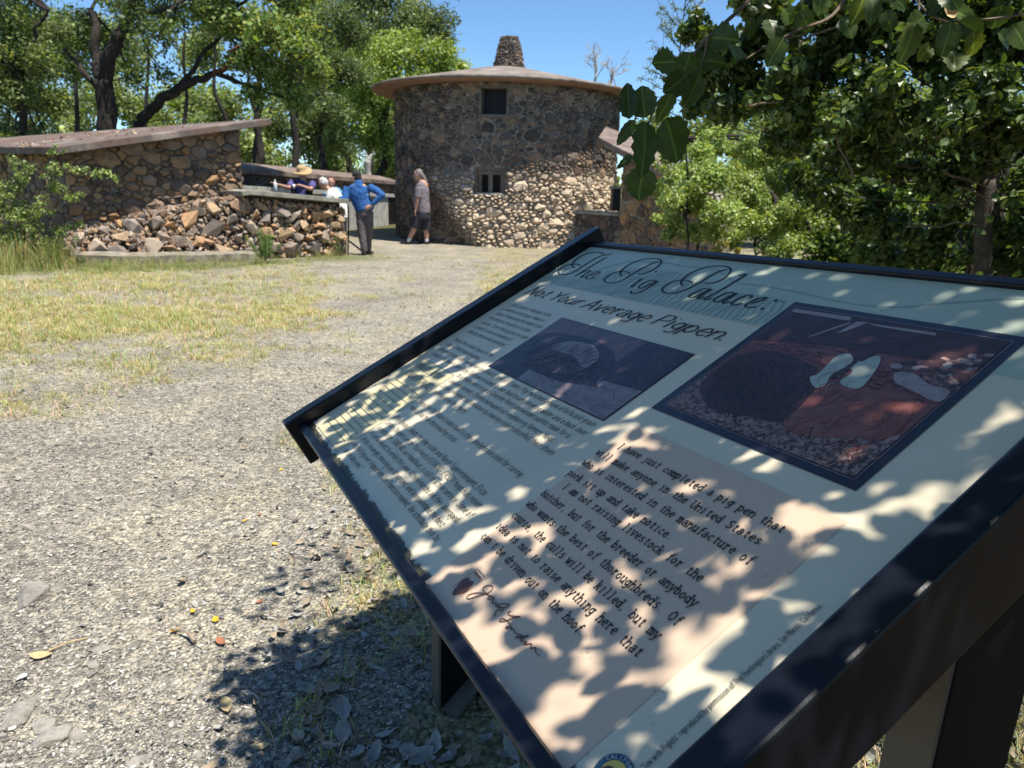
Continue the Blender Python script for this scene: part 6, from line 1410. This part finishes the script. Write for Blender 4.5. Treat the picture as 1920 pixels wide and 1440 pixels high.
def fuse(name, pieces, m, parent, vox=.011, smooth=6, folds=0, seed=0):
    """joins overlapping sections into one continuous skin"""
    b = MB()
    for V, F in pieces: b.add(V, F)
    o = b.build(name, m, parent, smooth=True); md = o.modifiers.new('r', 'REMESH'); md.mode = 'VOXEL'; md.voxel_size = vox; md.use_smooth_shade = True
    if folds:
        tx = bpy.data.textures.new(name+'_folds', 'CLOUDS'); tx.noise_scale = .07; d_ = o.modifiers.new('d', 'DISPLACE'); d_.texture = tx; d_.strength = folds; d_.mid_level = .5
    s_ = o.modifiers.new('s', 'SMOOTH'); s_.iterations = smooth; s_.factor = .5
    dg = bpy.context.evaluated_depsgraph_get(); me = bpy.data.meshes.new_from_object(o.evaluated_get(dg)); o.modifiers.clear(); o.data = me; me.name = name
    if not len(me.materials): me.materials.append(m)
    me.polygons.foreach_set('use_smooth', np.ones(len(me.polygons), bool)); return o
def hand(c_, d, n_, s_=1.0, curl=.6):
    """palm and five fingers; d = where the fingers point, n_ = palm normal"""
    d = np.array(d, float); d /= np.linalg.norm(d); n_ = np.array(n_, float); n_ -= d*(n_@d); n_ /= np.linalg.norm(n_); w_ = np.cross(d, n_); c_ = np.array(c_, float)
    out = [loft([c_-d*.01*s_, c_+d*.045*s_, c_+d*.085*s_], [.028*s_, .042*s_, .040*s_], [.018*s_, .016*s_, .013*s_], w_, 10)]
    for k, L in zip((-1.5, -.5, .5, 1.5), (.062, .075, .070, .052)):
        b_ = c_+d*.08*s_+w_*k*.021*s_; m_ = b_+d*L*.5*s_+n_*curl*.15*L*s_; e = m_+(d*(1-curl*.5)+n_*curl)*L*.5*s_; out.append(tube([b_, m_, e], [.0095*s_, .009*s_, .0075*s_], 7))
    b_ = c_+d*.015*s_-w_*.034*s_; out.append(tube([b_, b_+(d*.5-w_*.6+n_*.2)*.035*s_, b_+(d*.9-w_*.7+n_*.4)*.055*s_], [.012*s_, .0105*s_, .008*s_], 7)); return out
def head(c_, face, up=(0, 0, 1), s_=1.0):
    """skull, jaw, nose, ears; face = direction looked at"""
    f_ = np.array(face, float); f_ /= np.linalg.norm(f_); up = np.array(up, float); up -= f_*(up@f_)*.999; up /= np.linalg.norm(up); sd = np.cross(f_, up); c_ = np.array(c_, float)
    P = []
    P.append(loft([c_+up*.115*s_, c_+up*.10*s_, c_+up*.05*s_, c_, c_-up*.05*s_+f_*.008, c_-up*.09*s_+f_*.02*s_, c_-up*.115*s_+f_*.03*s_], np.array([.02, .05, .073, .075, .066, .048, .025])*s_, np.array([.03, .065, .093, .095, .082, .055, .03])*s_, sd, 16))
    P.append(tube([c_+f_*.085*s_+up*.018*s_, c_+f_*.108*s_-up*.022*s_, c_+f_*.088*s_-up*.030*s_], [.008*s_, .013*s_, .012*s_], 7))
    P.append(tube([c_+f_*.08*s_-up*.055*s_-sd*.022*s_, c_+f_*.092*s_-up*.055*s_, c_+f_*.08*s_-up*.055*s_+sd*.022*s_], [.006*s_, .008*s_, .006*s_], 6))
    for q in (-1, 1): P.append(ball(c_+sd*q*.077*s_-f_*.005-up*.01, np.array((.018, .018, .030))*s_, 8))
    eyes = [ball(c_+f_*.086*s_+sd*q*.031*s_+up*.012*s_, .011*s_, 8) for q in (-1, 1)]
    return P, eyes, f_, up, sd
EYE = surf('eye', [(.3, (.02, .015, .012)), (.7, (.04, .03, .025))], 20, .3, 0)
def person(label, foot, group=None): return thing('person', label, 'person', foot, group)
def shoe(a, d, s_=1.0):
    d = np.array([d[0], d[1], 0], float); d /= np.linalg.norm(d); w_ = np.array([-d[1], d[0], 0]); a = np.array(a, float)
    return [loft([a-d*.07+np.array([0, 0, .05]), a-d*.03+(0, 0, .045), a+d*.08+np.array([0, 0, .035]), a+d*.18+np.array([0, 0, .028]), a+d*.21+(0, 0, .02)], [.03, .042, .045, .046, .02], [.045, .05, .042, .030, .015], w_, 10)]
# --- man in the blue jacket, seen from behind, one elbow on the cap, other hand on the hip
Y = 14.95; g = -.46
def B(px, py, dy=0): return W(px, py, Y+dy)
rb = person('person in blue jacket and grey trousers seen from behind, one hand on hip', (B(680, 476)[0], Y, g))
hc = B(669, 332, .02); hp, ey, f_, up, sd = head(hc, (-.75, .62, -.1))
ne = B(671, 343); sl_, sr_ = B(652, 352, .0), B(693, 351, .02); hipc = B(684, 392)
body = hp+[tube([hc-up*.06, ne], [.055, .06], 10), loft([ne, B(672, 352), B(675, 372), B(683, 392)], [.08, .19, .16, .16], [.07, .10, .10, .11], (1, .1, 0))]
el, hl = B(648, 374, -.10), B(630, 372, -.12); er, hr = B(717, 366, -.12), B(694, 388, -.12)
body += [tube([sl_, el], [.05, .042], 8), tube([el, hl], [.042, .028], 8), tube([sr_, er], [.05, .042], 8), tube([er, hr], [.042, .028], 8)]
hipl, hipr = B(677, 398), B(689, 398); kl, kr = B(678, 436, -.03), B(692, 434, .05); al, ar = B(683, 469, -.05), B(690, 466, .12)
body += [tube([hipl, kl, al], [.085, .06, .042], 10), tube([hipr, kr, ar], [.085, .06, .042], 10)]+hand(hl, (-1, .2, -.2), (0, 0, -1))+hand(hr, (-1, -.1, -.3), (0, 1, 0))
fuse('body', body, SKIN, rb, .010, 3)
jk = [loft([B(671, 345), B(671, 350), B(673, 362), B(678, 378), B(684, 391), B(685, 394)], [.06, .20, .215, .195, .20, .185], [.06, .11, .135, .13, .14, .13], (1, .1, 0)), tube([B(669.5, 338), B(671, 342), B(672, 349)], [.078, .09, .12], 12),
      tube([sl_, B(648, 362, -.04), el], [.085, .075, .065], 10), tube([el, (el+hl)/2, hl*.75+el*.25], [.065, .055, .045], 10), tube([sr_, B(707, 358, -.05), er], [.085, .075, .066], 10), tube([er, (er+hr)/2, hr*.85+er*.15], [.066, .056, .045], 10), ball(er, .066), ball(el, .066)]
fuse('jacket', jk, cloth('blue_fleece', (.028, .105, .30)), rb, .012, 5, .022)
V, F = box(B(690, 365, -.17), (.025, .006, .03)); put('back_logo', V, F, cloth('logo_grey', (.5, .55, .6)), rb)
tr = [loft([B(684, 388), B(683, 396), B(683, 404)], [.165, .175, .18], [.12, .125, .13], (1, 0, 0)), tube([B(676, 398), kl, B(681, 456, -.05), B(683, 472, -.05)], [.105, .085, .075, .07], 12), tube([B(691, 398), kr, B(690, 456, .12), B(690, 470, .12)], [.105, .085, .075, .07], 12)]
fuse('trousers', tr, cloth('grey_twill', (.11, .095, .10)), rb, .012, 4, .02)
for a, d in ((al, (-.35, 1)), (ar, (.25, .9))):
    fuse('shoe', shoe((a[0], a[1], g), d), cloth('dark_shoe', (.03, .03, .035)), rb, .01, 2)
cp = [loft([hc+up*.125, hc+up*.11, hc+up*.07, hc+up*.02-f_*.012], [.02, .058, .085, .088], [.03, .07, .104, .104], sd, 16)]
fuse('cap', cp, cloth('charcoal_cap', (.03, .033, .038)), rb, .009, 2); 
fuse('hair', [loft([hc+up*.02-f_*.02, hc-up*.03-f_*.03, hc-up*.065-f_*.03], [.082, .078, .06], [.085, .075, .05], sd, 14)], cloth('dark_hair', (.03, .025, .022), .3), rb, .009, 2)
# --- walker in the grey shirt and shorts, long hair
Y = 18.1
rg = person('person in grey T-shirt and shorts with long grey ponytail, walking by the tower', (B(788, 458)[0], Y, g))
hc = B(784, 328); hp, ey, f_, up, sd = head(hc, (-.93, .25, -.18), s_=1.05)
ne = B(789, 340); sh = B(792, 347); hip = B(791, 399)
legs = [(B(786, 402, -.06), B(778, 425, -.08), B(766, 452, -.08)), (B(797, 402, .08), B(799, 427, .10), B(800, 453, .10))]
body = hp+[tube([hc-up*.06, ne], [.058, .065], 10), loft([ne, sh, B(792, 372), hip], [.08, .14, .16, .15], [.08, .19, .20, .19], (1, 0, 0))]
a1, a2, a3 = B(786, 352, -.22), B(783, 376, -.28), B(779, 394, -.26); b1, b2, b3 = B(797, 352, .22), B(798, 376, .28), B(796, 396, .26)
body += [tube([a1, a2, a3], [.055, .047, .03], 9), tube([b1, b2, b3], [.055, .047, .03], 9)]+hand(a3, (-.1, 0, -1), (1, .3, 0), 1.05)+hand(b3, (0, 0, -1), (1, 0, 0), 1.05)
for h_, k_, a_ in legs: body.append(tube([h_, k_, (k_+a_)/2, a_], [.10, .066, .064, .042], 11))
fuse('body', body, SKIN, rg, .011, 3)
fuse('shirt', [loft([B(789, 340), B(791, 345), B(791, 358), B(790, 376), B(793, 392), B(793, 399)], [.06, .13, .185, .20, .185, .18], [.07, .20, .235, .235, .225, .22], (1, 0, 0)), tube([a1, (a1+a2)/2+(0, 0, -.02), a2*.8+a1*.2], [.10, .09, .082], 10), tube([b1, b2*.8+b1*.2], [.10, .08], 10)], cloth('grey_cotton', (.20, .175, .19)), rg, .012, 5, .02)
fuse('shorts', [loft([B(793, 393), B(792, 402), B(792, 410)], [.175, .18, .18], [.215, .22, .21], (1, 0, 0))]+[tube([h_, k_*.85+h_*.15+np.array([0, 0, 0.01]), k_+(k_-h_)*.12], [.135, .118, .11], 12) for h_, k_, a_ in legs], cloth('black_denim', (.035, .038, .05)), rg, .012, 3, .012)
for (h_, k_, a_), c2 in zip(legs, ('grey_sock', 'white_sock')):
    fuse('sock', [tube([a_+(k_-a_)*.22, a_+(k_-a_)*.05, (a_[0], a_[1], g+.05)], [.053, .05, .05], 10)], cloth(c2, (.62, .63, .66)), rg, .01, 2)
    fuse('shoe', shoe((a_[0], a_[1], g), (-1, .1)), cloth('black_shoe', (.015, .018, .025)), rg, .01, 2)
fuse('hair', [loft([hc+up*.135-f_*.01, hc+up*.11-f_*.015, hc+up*.05-f_*.03, hc-up*.02-f_*.055, hc-up*.06-f_*.06], [.02, .062, .088, .08, .05], [.03, .075, .10, .075, .045], sd, 14), tube([hc-f_*.09-up*.01, B(797, 337), B(800, 350, .02), B(801, 364)], [.055, .045, .035, .012], 9)], cloth('grey_hair', (.22, .20, .19), .4), rg, .010, 2)
# --- the three behind the wall
Y = 15.7
rh = person('person in a straw hat and purple shirt, holding a white bottle on the wall cap', (B(566, 440)[0], Y, g))
hc = B(568, 326, 0); hp, ey, f_, up, sd = head(hc, (-.25, -.85, -.35)); sh1, sh2 = B(549, 343), B(586, 345)
e1, h1 = B(541, 352, -.35), B(520, 346, -.75); e2, h2 = B(583, 355, -.30), B(560, 347, -.55)
body = hp+[tube([hc-up*.06, B(568, 340)], [.055, .06], 10), loft([B(568, 338), B(567, 345), B(566, 370), B(566, 400)], [.08, .19, .17, .17], [.07, .11, .13, .13], (1, 0, 0)), tube([sh1, e1], [.05, .042], 9), tube([e1, h1], [.042, .028], 9), tube([sh2, e2], [.05, .042], 9), tube([e2, h2], [.042, .028], 9)]
for q in (-9, 9): body.append(tube([B(566+q, 395), (B(566+q, 400)[0], Y, -.05), (B(566+q, 400)[0], Y, g+.04)], [.09, .07, .05], 9))
body += hand(h1, (-.6, -.3, .3), (0, 0, -1))+hand(h2, (-.9, -.2, -.1), (0, -.3, -1))
fuse('body', body, SKIN, rh, .010, 3)
for V, F in ey: put('eye', V, F, EYE, rh)
PUR = cloth('purple_shirt', (.085, .08, .23)); NVY = cloth('navy_vest', (.012, .014, .03))
fuse('shirt', [loft([B(568, 338), B(567, 344), B(566, 370), B(566, 405)], [.07, .20, .19, .19], [.07, .125, .145, .15], (1, 0, 0)), tube([sh1, (sh1+e1)/2, e1*.85+sh1*.15], [.085, .078, .07], 10), tube([sh2, e2*.75+sh2*.25], [.085, .072], 10)], PUR, rh, .012, 4, .015)
for x0 in (553, 580): fuse('vest_panel', [loft([B(x0+5, 341, -.03), B(x0, 352, -.03), B(x0, 375, -.04), B(x0, 403, -.04)], [.05, .075, .065, .07], [.13, .135, .135, .14], (1, 0, 0))], NVY, rh, .012, 3)
fuse('trousers', [loft([B(566, 400), B(566, 408)], [.18, .18], [.14, .14], (1, 0, 0))]+[tube([B(566+q, 402), (B(566+q, 402)[0], Y, g+.06)], [.11, .075], 10) for q in (-9, 9)], cloth('dark_trousers', (.04, .04, .05)), rh, .014, 2)
HAT = surf('straw', [(.3, (.36, .24, .12)), (.7, (.50, .36, .20))], 30, .85, .3, .003)
hz = hc+up*.065; n = 28; prof = [(.205, -.035), (.19, -.005), (.15, .004), (.105, .012), (.10, .06), (.088, .105), (.05, .118), (.0, .112)]; V = []; F = []
for i, (r, z) in enumerate(prof):
    for q in range(n):
        a = 2*PI*q/n; dip = -.022*math.cos(2*a)*(r > .14); V.append(hz+sd*math.cos(a)*max(r, .001)+f_*math.sin(a)*max(r, .001)*1.08+up*(z+dip))
    if i:
        for q in range(n): a = (i-1)*n+q; b_ = (i-1)*n+(q+1) % n; F.append((a, b_, b_+n, a+n))
o = put('hat', V, F, HAT, rh, smooth=True); o.modifiers.new('t', 'SOLIDIFY').thickness = .006
fuse('beard', [ball(hc+f_*.065-up*.085, (.04, .04, .035))], cloth('pale_beard', (.5, .46, .43)), rh, .008, 2)
V, F = tube([B(566, 352, -.56), B(569.5, 353, -.53)], .034, 12); put('watch', V, F, M['iron'], rh)
# white bottle standing on the cap, held at its neck
P = W(517, 366, 14.75); zc = at(517, 361.5, 14.75)[2]
bo = thing('bottle', 'tall white bottle standing on the wall cap in the hand of the hatted person', 'bottle', (P[0], P[1], zc)); WH = cloth('white_plastic', (.72, .73, .75), .03, .4)
lathe([(.03, zc), (.036, zc+.006), (.036, zc+.17), (.028, zc+.20), (.014, zc+.215)], (P[0], P[1]), WH, 'container', bo, 20); lathe([(.017, zc+.212), (.018, zc+.245), (.010, zc+.25)], (P[0], P[1]), WH, 'lid', bo, 16)
P = B(551, 349, -.62); cu = thing('cup', 'small white cup held in front of the hatted person', 'cup', P)
lathe([(.020, P[2]-.05), (.028, P[2]+.035), (.025, P[2]+.034), (.018, P[2]-.045)], (P[0], P[1]), WH, 'container', cu, 16)
Y = 15.5
rw = person('person with curly white hair and a white shirt, bending forward behind the wall', (B(625, 440)[0], Y, g))
hc = B(607, 345, 0); hp, ey, f_, up, sd = head(hc, (-.80, -.2, -.52))
s1, s2 = B(622, 364, -.16), B(628, 362, .18)
body = hp+[tube([hc-up*.055, B(620, 358)], [.05, .06], 10), loft([B(619, 357), B(624, 362), B(636, 385), B(640, 410)], [.08, .12, .13, .15], [.08, .18, .17, .17], (1, 0, 0)), tube([s1, B(612, 384, -.2), B(598, 378, -.25)], [.05, .04, .027], 9), tube([s2, B(618, 386, .2), B(600, 382, .2)], [.05, .04, .027], 9)]+hand(B(598, 378, -.25), (-1, 0, 0), (0, 0, -1))+hand(B(600, 382, .2), (-1, 0, 0), (0, 0, -1))
for q in (-.09, .09): body.append(tube([B(640, 405, q), (B(640, 405)[0], Y+q, 0), (B(640, 405)[0], Y+q, g+.04)], [.09, .065, .045], 9))
fuse('body', body, SKIN, rw, .010, 3)
for V, F in ey: put('eye', V, F, EYE, rw)
fuse('shirt', [loft([B(618, 355), B(622, 361), B(634, 382), B(641, 410)], [.06, .14, .16, .17], [.07, .20, .20, .20], (1, 0, 0)), tube([s1, B(612, 384, -.2)], [.08, .07], 10), tube([s2, B(618, 386, .2)], [.08, .07], 10)], cloth('white_shirt', (.74, .75, .70), .04), rw, .012, 4, .018)
fuse('trousers', [tube([B(640, 402, q), (B(640, 402)[0], Y+q, g+.06)], [.12, .07], 10) for q in (-.08, .08)], cloth('navy_trousers', (.03, .035, .06)), rw, .014, 2)
g5 = np.random.default_rng(5); hr_ = []
for _ in range(60):
    d = g5.normal(size=3); d /= np.linalg.norm(d)
    if d@f_ > .35 or d@up < -.55: continue
    hr_.append(ball(hc+up*.015+d*np.array([.088, .088, .100]), g5.uniform(.018, .032), 8))
hr_.append(ball(hc+up*.025-f_*.02, (.088, .088, .10), 12)); fuse('hair', hr_, cloth('white_hair', (.55, .54, .52), .25), rw, .009, 1)
Y = 16.0
rr5 = person('person with dark red hair and light blue top, mostly hidden behind the white haired one', (B(628, 440)[0], Y, g))
hc = B(621, 343, 0); hp, ey, f_, up, sd = head(hc, (.1, -.97, -.2), s_=.97)
body = hp+[tube([hc-up*.06, B(624, 357)], [.05, .055], 10), loft([B(624, 356), B(627, 362), B(628, 385), B(628, 410)], [.07, .17, .15, .16], [.07, .10, .11, .12], (1, 0, 0)), tube([B(612, 362), B(608, 385), B(606, 402)], [.045, .038, .027], 9), tube([B(642, 362), B(646, 385), B(644, 402)], [.045, .038, .027], 9)]+hand(B(606, 402), (0, 0, -1), (1, 0, 0))+hand(B(644, 402), (0, 0, -1), (1, 0, 0))
for q in (-8, 8): body.append(tube([B(628+q, 405), (B(628+q, 405)[0], Y, g+.04)], [.09, .045], 9))
fuse('body', body, SKIN, rr5, .010, 3)
for V, F in ey: put('eye', V, F, EYE, rr5)
fuse('shirt', [loft([B(624, 356), B(627, 361), B(628, 385), B(628, 408)], [.06, .185, .165, .175], [.07, .115, .125, .13], (1, 0, 0)), tube([B(612, 362), B(608, 384)], [.075, .06], 10), tube([B(642, 362), B(646, 384)], [.075, .06], 10)], cloth('light_blue_top', (.14, .30, .48)), rr5, .012, 4, .012)
fuse('hair', [loft([hc+up*.13-f_*.02, hc+up*.105-f_*.02, hc+up*.04-f_*.035, hc-up*.06-f_*.04, hc-up*.16-f_*.03], [.02, .06, .09, .09, .07], [.03, .065, .08, .07, .04], sd, 14), tube([hc+sd*.078+up*.04, hc+sd*.085-up*.14+f_*.01], [.022, .016], 7), tube([hc-sd*.078+up*.04, hc-sd*.085-up*.14+f_*.01], [.022, .016], 7)], cloth('auburn_hair', (.10, .04, .025), .3), rr5, .009, 2)

# ================================================================== leaves close to the camera
ov = thing('oak_branch', 'overhanging oak twig with large toothed dark green leaves hanging at the upper right', 'branch', at(1480, -120, 1.25))
OLV = [(.045, .078, .020), (.060, .098, .024), (.036, .062, .018), (.10, .135, .03)]
def big_leaf(name, base, tip, normal, w_, parent, t, teeth=.07, curl=.10, fold=.16, seed=0, n=11):
    """broad toothed leaf from stalk end to tip, with a raised midrib"""
    rr_ = np.random.default_rng(seed); base = np.array(base); tip = np.array(tip); a = tip-base; L = np.linalg.norm(a); a /= L; nm = np.array(normal, float); nm -= a*(nm@a); nm /= np.linalg.norm(nm); s_ = np.cross(nm, a)
    V = []; F = []; C_ = []
    for i in range(n):
        t_ = i/(n-1); hw = w_*.5*(math.sin(PI*min(1, .04+t_**.8*.95))**.62)
        if i in (0, n-1): hw = w_*.03
        tl = hw*(1+teeth*(1 if i % 2 else -1)+rr_.normal(0, .02)); tr_ = hw*(1+teeth*(1 if i % 2 else -1)+rr_.normal(0, .02)); bow = -curl*L*(2*t_-1)**2
        for k, q in ((1, -tl), (.55, -tl*.55), (.5, -w_*.045), (0, -w_*.014), (0, w_*.014), (.5, w_*.045), (.55, tr_*.55), (1, tr_)):
            V.append(base+a*t_*L+s_*q+nm*(bow+fold*abs(q)-.1*fold*abs(q)**2/max(w_, .001)+rr_.normal(0, .0004))); C_.append(np.array(t)*(1.0+.12*rr_.normal() if k else 2.3))
        if i:
            for j in range(7): b_ = 8*(i-1)+j; F.append((b_, b_+1, b_+9, b_+8))
    o = put(name, V, F, M['oak_leaf'], parent, tint=np.array(C_), smooth=True); return o
def stemP(lst): return crom([at(x, y, Y_) for x, y, Y_ in lst], 5)
stems = [([(1430, -40, 1.30), (1400, 5, 1.27), (1345, 55, 1.22), (1310, 90, 1.2), (1288, 130, 1.17), (1262, 170, 1.14), (1235, 190, 1.12), (1222, 215, 1.1), (1212, 245, 1.09)], .0035, .0012),
         ([(1326, 70, 1.2), (1320, 110, 1.18), (1300, 140, 1.16), (1265, 172, 1.14)], .0022, .0012), ([(1600, -30, 1.5), (1560, 30, 1.45), (1500, 55, 1.42), (1440, 85, 1.4), (1400, 110, 1.38)], .004, .0014),
         ([(1240, 190, 1.12), (1200, 210, 1.1), (1190, 225, 1.1)], .0014, .001), ([(1725, -40, 1.2), (1722, 20, 1.18), (1716, 65, 1.17)], .0018, .001), ([(1700, -30, 1.25), (1740, 25, 1.2), (1790, 45, 1.18)], .002, .001), ([(1740, 20, 1.2), (1780, 40, 1.2), (1900, 30, 1.2), (1990, 10, 1.2)], .002, .0015)]
for lst, r0, r1 in stems: P = stemP(lst); V, F = tube(P, np.linspace(r0, r1, len(P)), 7, jit=.12); put('stem', V, F, M['bark_light'], ov, smooth=True)
TC_ = np.array([0, -1.0, .15])
BL = [((1212, 225), (1205, 330), 44, 1.09, 0), ((1206, 315), (1196, 378), 52, 1.09, 1), ((1250, 222), (1272, 305), 66, 1.13, 0), ((1180, 222), (1176, 155), 30, 1.08, 2), ((1210, 220), (1203, 160), 44, 1.085, 1), ((1190, 225), (1157, 272), 20, 1.1, 0), ((1186, 290), (1158, 315), 14, 1.12, 2),
      ((1262, 172), (1232, 228), 26, 1.11, 3), ((1290, 140), (1245, 175), 44, 1.12, 2), ((1268, 115), (1224, 118), 44, 1.14, 0), ((1312, 140), (1285, 200), 34, 1.15, 2), ((1296, 98), (1278, 145), 34, 1.16, 1), ((1330, 70), (1385, 75), 46, 1.2, 0), ((1300, 110), (1362, 118), 34, 1.2, 2), ((1372, 80), (1380, 112), 38, 1.18, 1),
      ((1410, 10), (1412, 30), 16, 1.25, 1), ((1408, 35), (1405, 75), 20, 1.26, 2), ((1470, 15), (1482, 45), 32, 1.4, 1), ((1445, 35), (1452, 75), 36, 1.4, 2), ((1470, 70), (1438, 125), 34, 1.36, 1), ((1540, -12), (1535, 30), 36, 1.4, 1),
      ((1625, -15), (1598, 46), 36, 1.18, 3), ((1640, -20), (1632, 48), 30, 1.17, 1), ((1665, -15), (1700, 18), 26, 1.3, 2), ((1720, 40), (1688, 118), 36, 1.15, 3), ((1735, 30), (1700, 60), 40, 1.16, 0), ((1785, 40), (1765, 108), 46, 1.14, 1), ((1790, 95), (1790, 130), 40, 1.15, 3), ((1745, 85), (1722, 115), 24, 1.18, 3), ((1790, 20), (1830, 40), 30, 1.25, 1),
      ((1828, 60), (1822, 108), 32, 1.15, 3), ((1800, 40), (1842, 68), 34, 1.17, 2), ((1770, -15), (1800, 15), 44, 1.12, 1), ((1765, -10), (1740, 30), 24, 1.2, 2), ((1880, 10), (1860, 55), 40, 1.3, 2), ((1900, 45), (1925, 90), 44, 1.2, 1), ((1875, 60), (1895, 90), 30, 1.25, 0), ((1660, 20), (1672, 60), 26, 1.4, 2), ((1580, 30), (1600, 70), 30, 1.5, 0), ((1500, 20), (1520, 60), 30, 1.5, 2)]
for i, (b_, t_, wp_, Yl, c_) in enumerate(BL):
    rr_ = np.random.default_rng(900+i); P0 = at(b_[0], b_[1], Yl+rr_.uniform(-.01, .01)); P1 = at(t_[0], t_[1], Yl+rr_.uniform(-.025, .025)); nm = TC_+rr_.normal(0, .28, 3)
    big_leaf('leaf', P0, P1, nm, wp_/FPX*Yl*1.1, ov, np.array(OLV[c_])*rr_.uniform(.85, 1.15), .07 if i % 3 else .12, rr_.uniform(.02, .12), rr_.uniform(.05, .25), i)
P0, P1 = at(1768, 40, 1.18), at(1790, 8, 1.18); V, F = leaf_shape(np.linalg.norm(P1-P0), .022, .8, .5, 0, 2); V = V@np.array(Euler((1.2, -.8, .3)).to_matrix()).T+(P0+P1)/2; put('dry_leaf', V, F, M['tan_leaf'], ov, label='curled papery pale leaf caught on the twig')

# ---- crown overhead, out of the picture: it throws the dappled shade over the sign
gC = np.random.default_rng(99); ctr = []; sz_ = []
def inview(P, m_=30):
    x, y, z = proj(P); return z > 0 and -m_ < x < 1920+m_ and -m_ < y < 1440+m_
def shade_field(u, v):
    """share of the panel to be shaded"""
    c_ = .93
    if v > .36 and u < .23: c_ = .74+.3*(noise2(u, v, 22, 71)-.5)
    if u < .2 and v < .33: c_ = .985
    if v > .33 and .23 < u < .53: c_ = .95-.5*max(0, noise2(u, v, 11, 72)-.52)
    if u > .52 and v > .33: c_ = .87
    if u > .57 and v > .42: c_ = .80
    if v > .52 and u > .45: c_ = .69
    if u > .80 and v > .1: c_ = .75
    if u > .80 and v > .35: c_ = .76
    if v < .3 and u < .8: c_ = .985
    if v < .3 and u > .70: c_ = .93
    if u > .9: c_ = .93
    return float(c_)
aL = .5*.052*.034*.62
P_ = []
nT = 16000
for _ in range(nT):
    u, v = gC.uniform(-.12, 1.05), gC.uniform(-.10, .72); 
    c_ = shade_field(min(max(u, 0), .88), min(max(v, 0), .61)); n_ = -math.log(max(1-c_, .012)); dens = n_*(1.17*.82)/aL/nT*1.12
    cl = noise2(u, v, 16, 81, 2); dens *= max(0, 1+(1.5 if c_ < .9 else .6)*(cl-.5))
    if gC.random() > dens: continue
    t_ = gC.uniform(.6, 1.6) if v > .28 else gC.uniform(.9, 2.0); q = SP(u, v)+SUN*t_
    if inview(q): q = SP(u, v)+SUN*gC.uniform(1.2, 2.3)
    if inview(q): continue
    P_.append(q)
# ground shade: right of the sign and the broken fringe of shadow to its left
for _ in range(42000):
    x, y = gC.uniform(-1.0, 3.6), gC.uniform(-3.8, 3.6); px, py, pz = proj((x, y, 0)); c_ = 0.
    if x > -.30: c_ = .93
    if x > -.30 and y > 2.0: c_ = .0 if x < .35 else .9
    d_ = math.hypot((x+.42)/.36, (y-1.60)/.26)
    if d_ < 1 and x <= -.28: c_ = .80*(1-d_**3)*(noise2(x, y, 7, 91) > .40)
    if x < -.28 and y < 1.10 and x > -.75: c_ = .8*(noise2(x, y, 7, 93) > .42)*(y < 1.06+.1*x)
    if x > -.30 and y <= 2.0 and x < .45: c_ = .93
    if c_ <= 0: continue
    n_ = -math.log(max(1-c_, .02)); A_t = 4.6*7.4/42000
    if gC.random() > n_*A_t/aL*.33: continue
    q = np.array([x, y, 0.])+SUN*gC.uniform(1.9, 3.4)
    if inview(q): continue
    # keep it off the sign: its own shade is laid out above
    dlt = (SO-q)@SN/(SUN@SN); h_ = q+SUN*dlt; r_ = h_-SO; uu, vv = r_@SU, r_@SV
    if -.1 < uu < 1.0 and -.05 < vv < .68: continue
    P_.append(q)
P_ = np.array(P_); n = len(P_)
nrm = gC.normal(0, .55, (n, 3))+SUN*.9; nrm /= np.linalg.norm(nrm, axis=1)[:, None]; a = gC.normal(size=(n, 3)); a -= nrm*(a*nrm).sum(1)[:, None]; a /= np.linalg.norm(a, axis=1)[:, None]; b_ = np.cross(nrm, a)
s_ = gC.uniform(.026, .046, n); Lv = a*s_[:, None]; Wv = b_*(s_*.62)[:, None]
V = np.stack([P_-Lv*.5, P_-Lv*.3+Wv*.38, P_+Wv*.5, P_+Lv*.3+Wv*.36, P_+Lv*.5, P_+Lv*.3-Wv*.36, P_-Wv*.5, P_-Lv*.3-Wv*.38], 1).reshape(-1, 3)
F = np.concatenate([np.arange(n)[:, None]*8+np.array(q) for q in ([0, 1, 2, 7], [7, 2, 6, 6], [2, 3, 5, 6], [3, 4, 5, 5])], 0)
F = np.concatenate([np.arange(n)[:, None]*8+np.array(q) for q in ([0, 1, 7, 7], [1, 2, 6, 7], [2, 3, 5, 6], [3, 4, 5, 5])], 0)
T = np.repeat(np.array(OAKN)[gC.integers(0, 5, n)]*(.8+.5*gC.random(n))[:, None], 8, 0)
leaf_obj('overhead_foliage', V, F, T, M['oak_leaf'], oak)
bb = MB(); rr = np.random.default_rng(111); hub = [np.array([1.7, 1.2, 3.0]), np.array([1.2, .2, 2.8]), np.array([.9, 1.7, 3.3])]
limb(bb, W(1880, -60, Y if False else 4.2), hub[0], .05, .035, rr, .1); limb(bb, hub[0], hub[1], .03, .02, rr, .1); limb(bb, hub[0], hub[2], .03, .02, rr, .1)
for q in P_[gC.choice(n, 60)]:
    h_ = min(hub, key=lambda s_: np.linalg.norm(s_-q)); mid = (h_+q)/2
    if inview(q, 60) or inview(mid, 60) or inview((q+mid)/2, 60) or inview((h_+mid)/2, 60): continue
    limb(bb, h_, q, .010, .002, rr, .14, 5, 5)
bb.build('overhead_branches', M['bark_light'], oak, smooth=True)
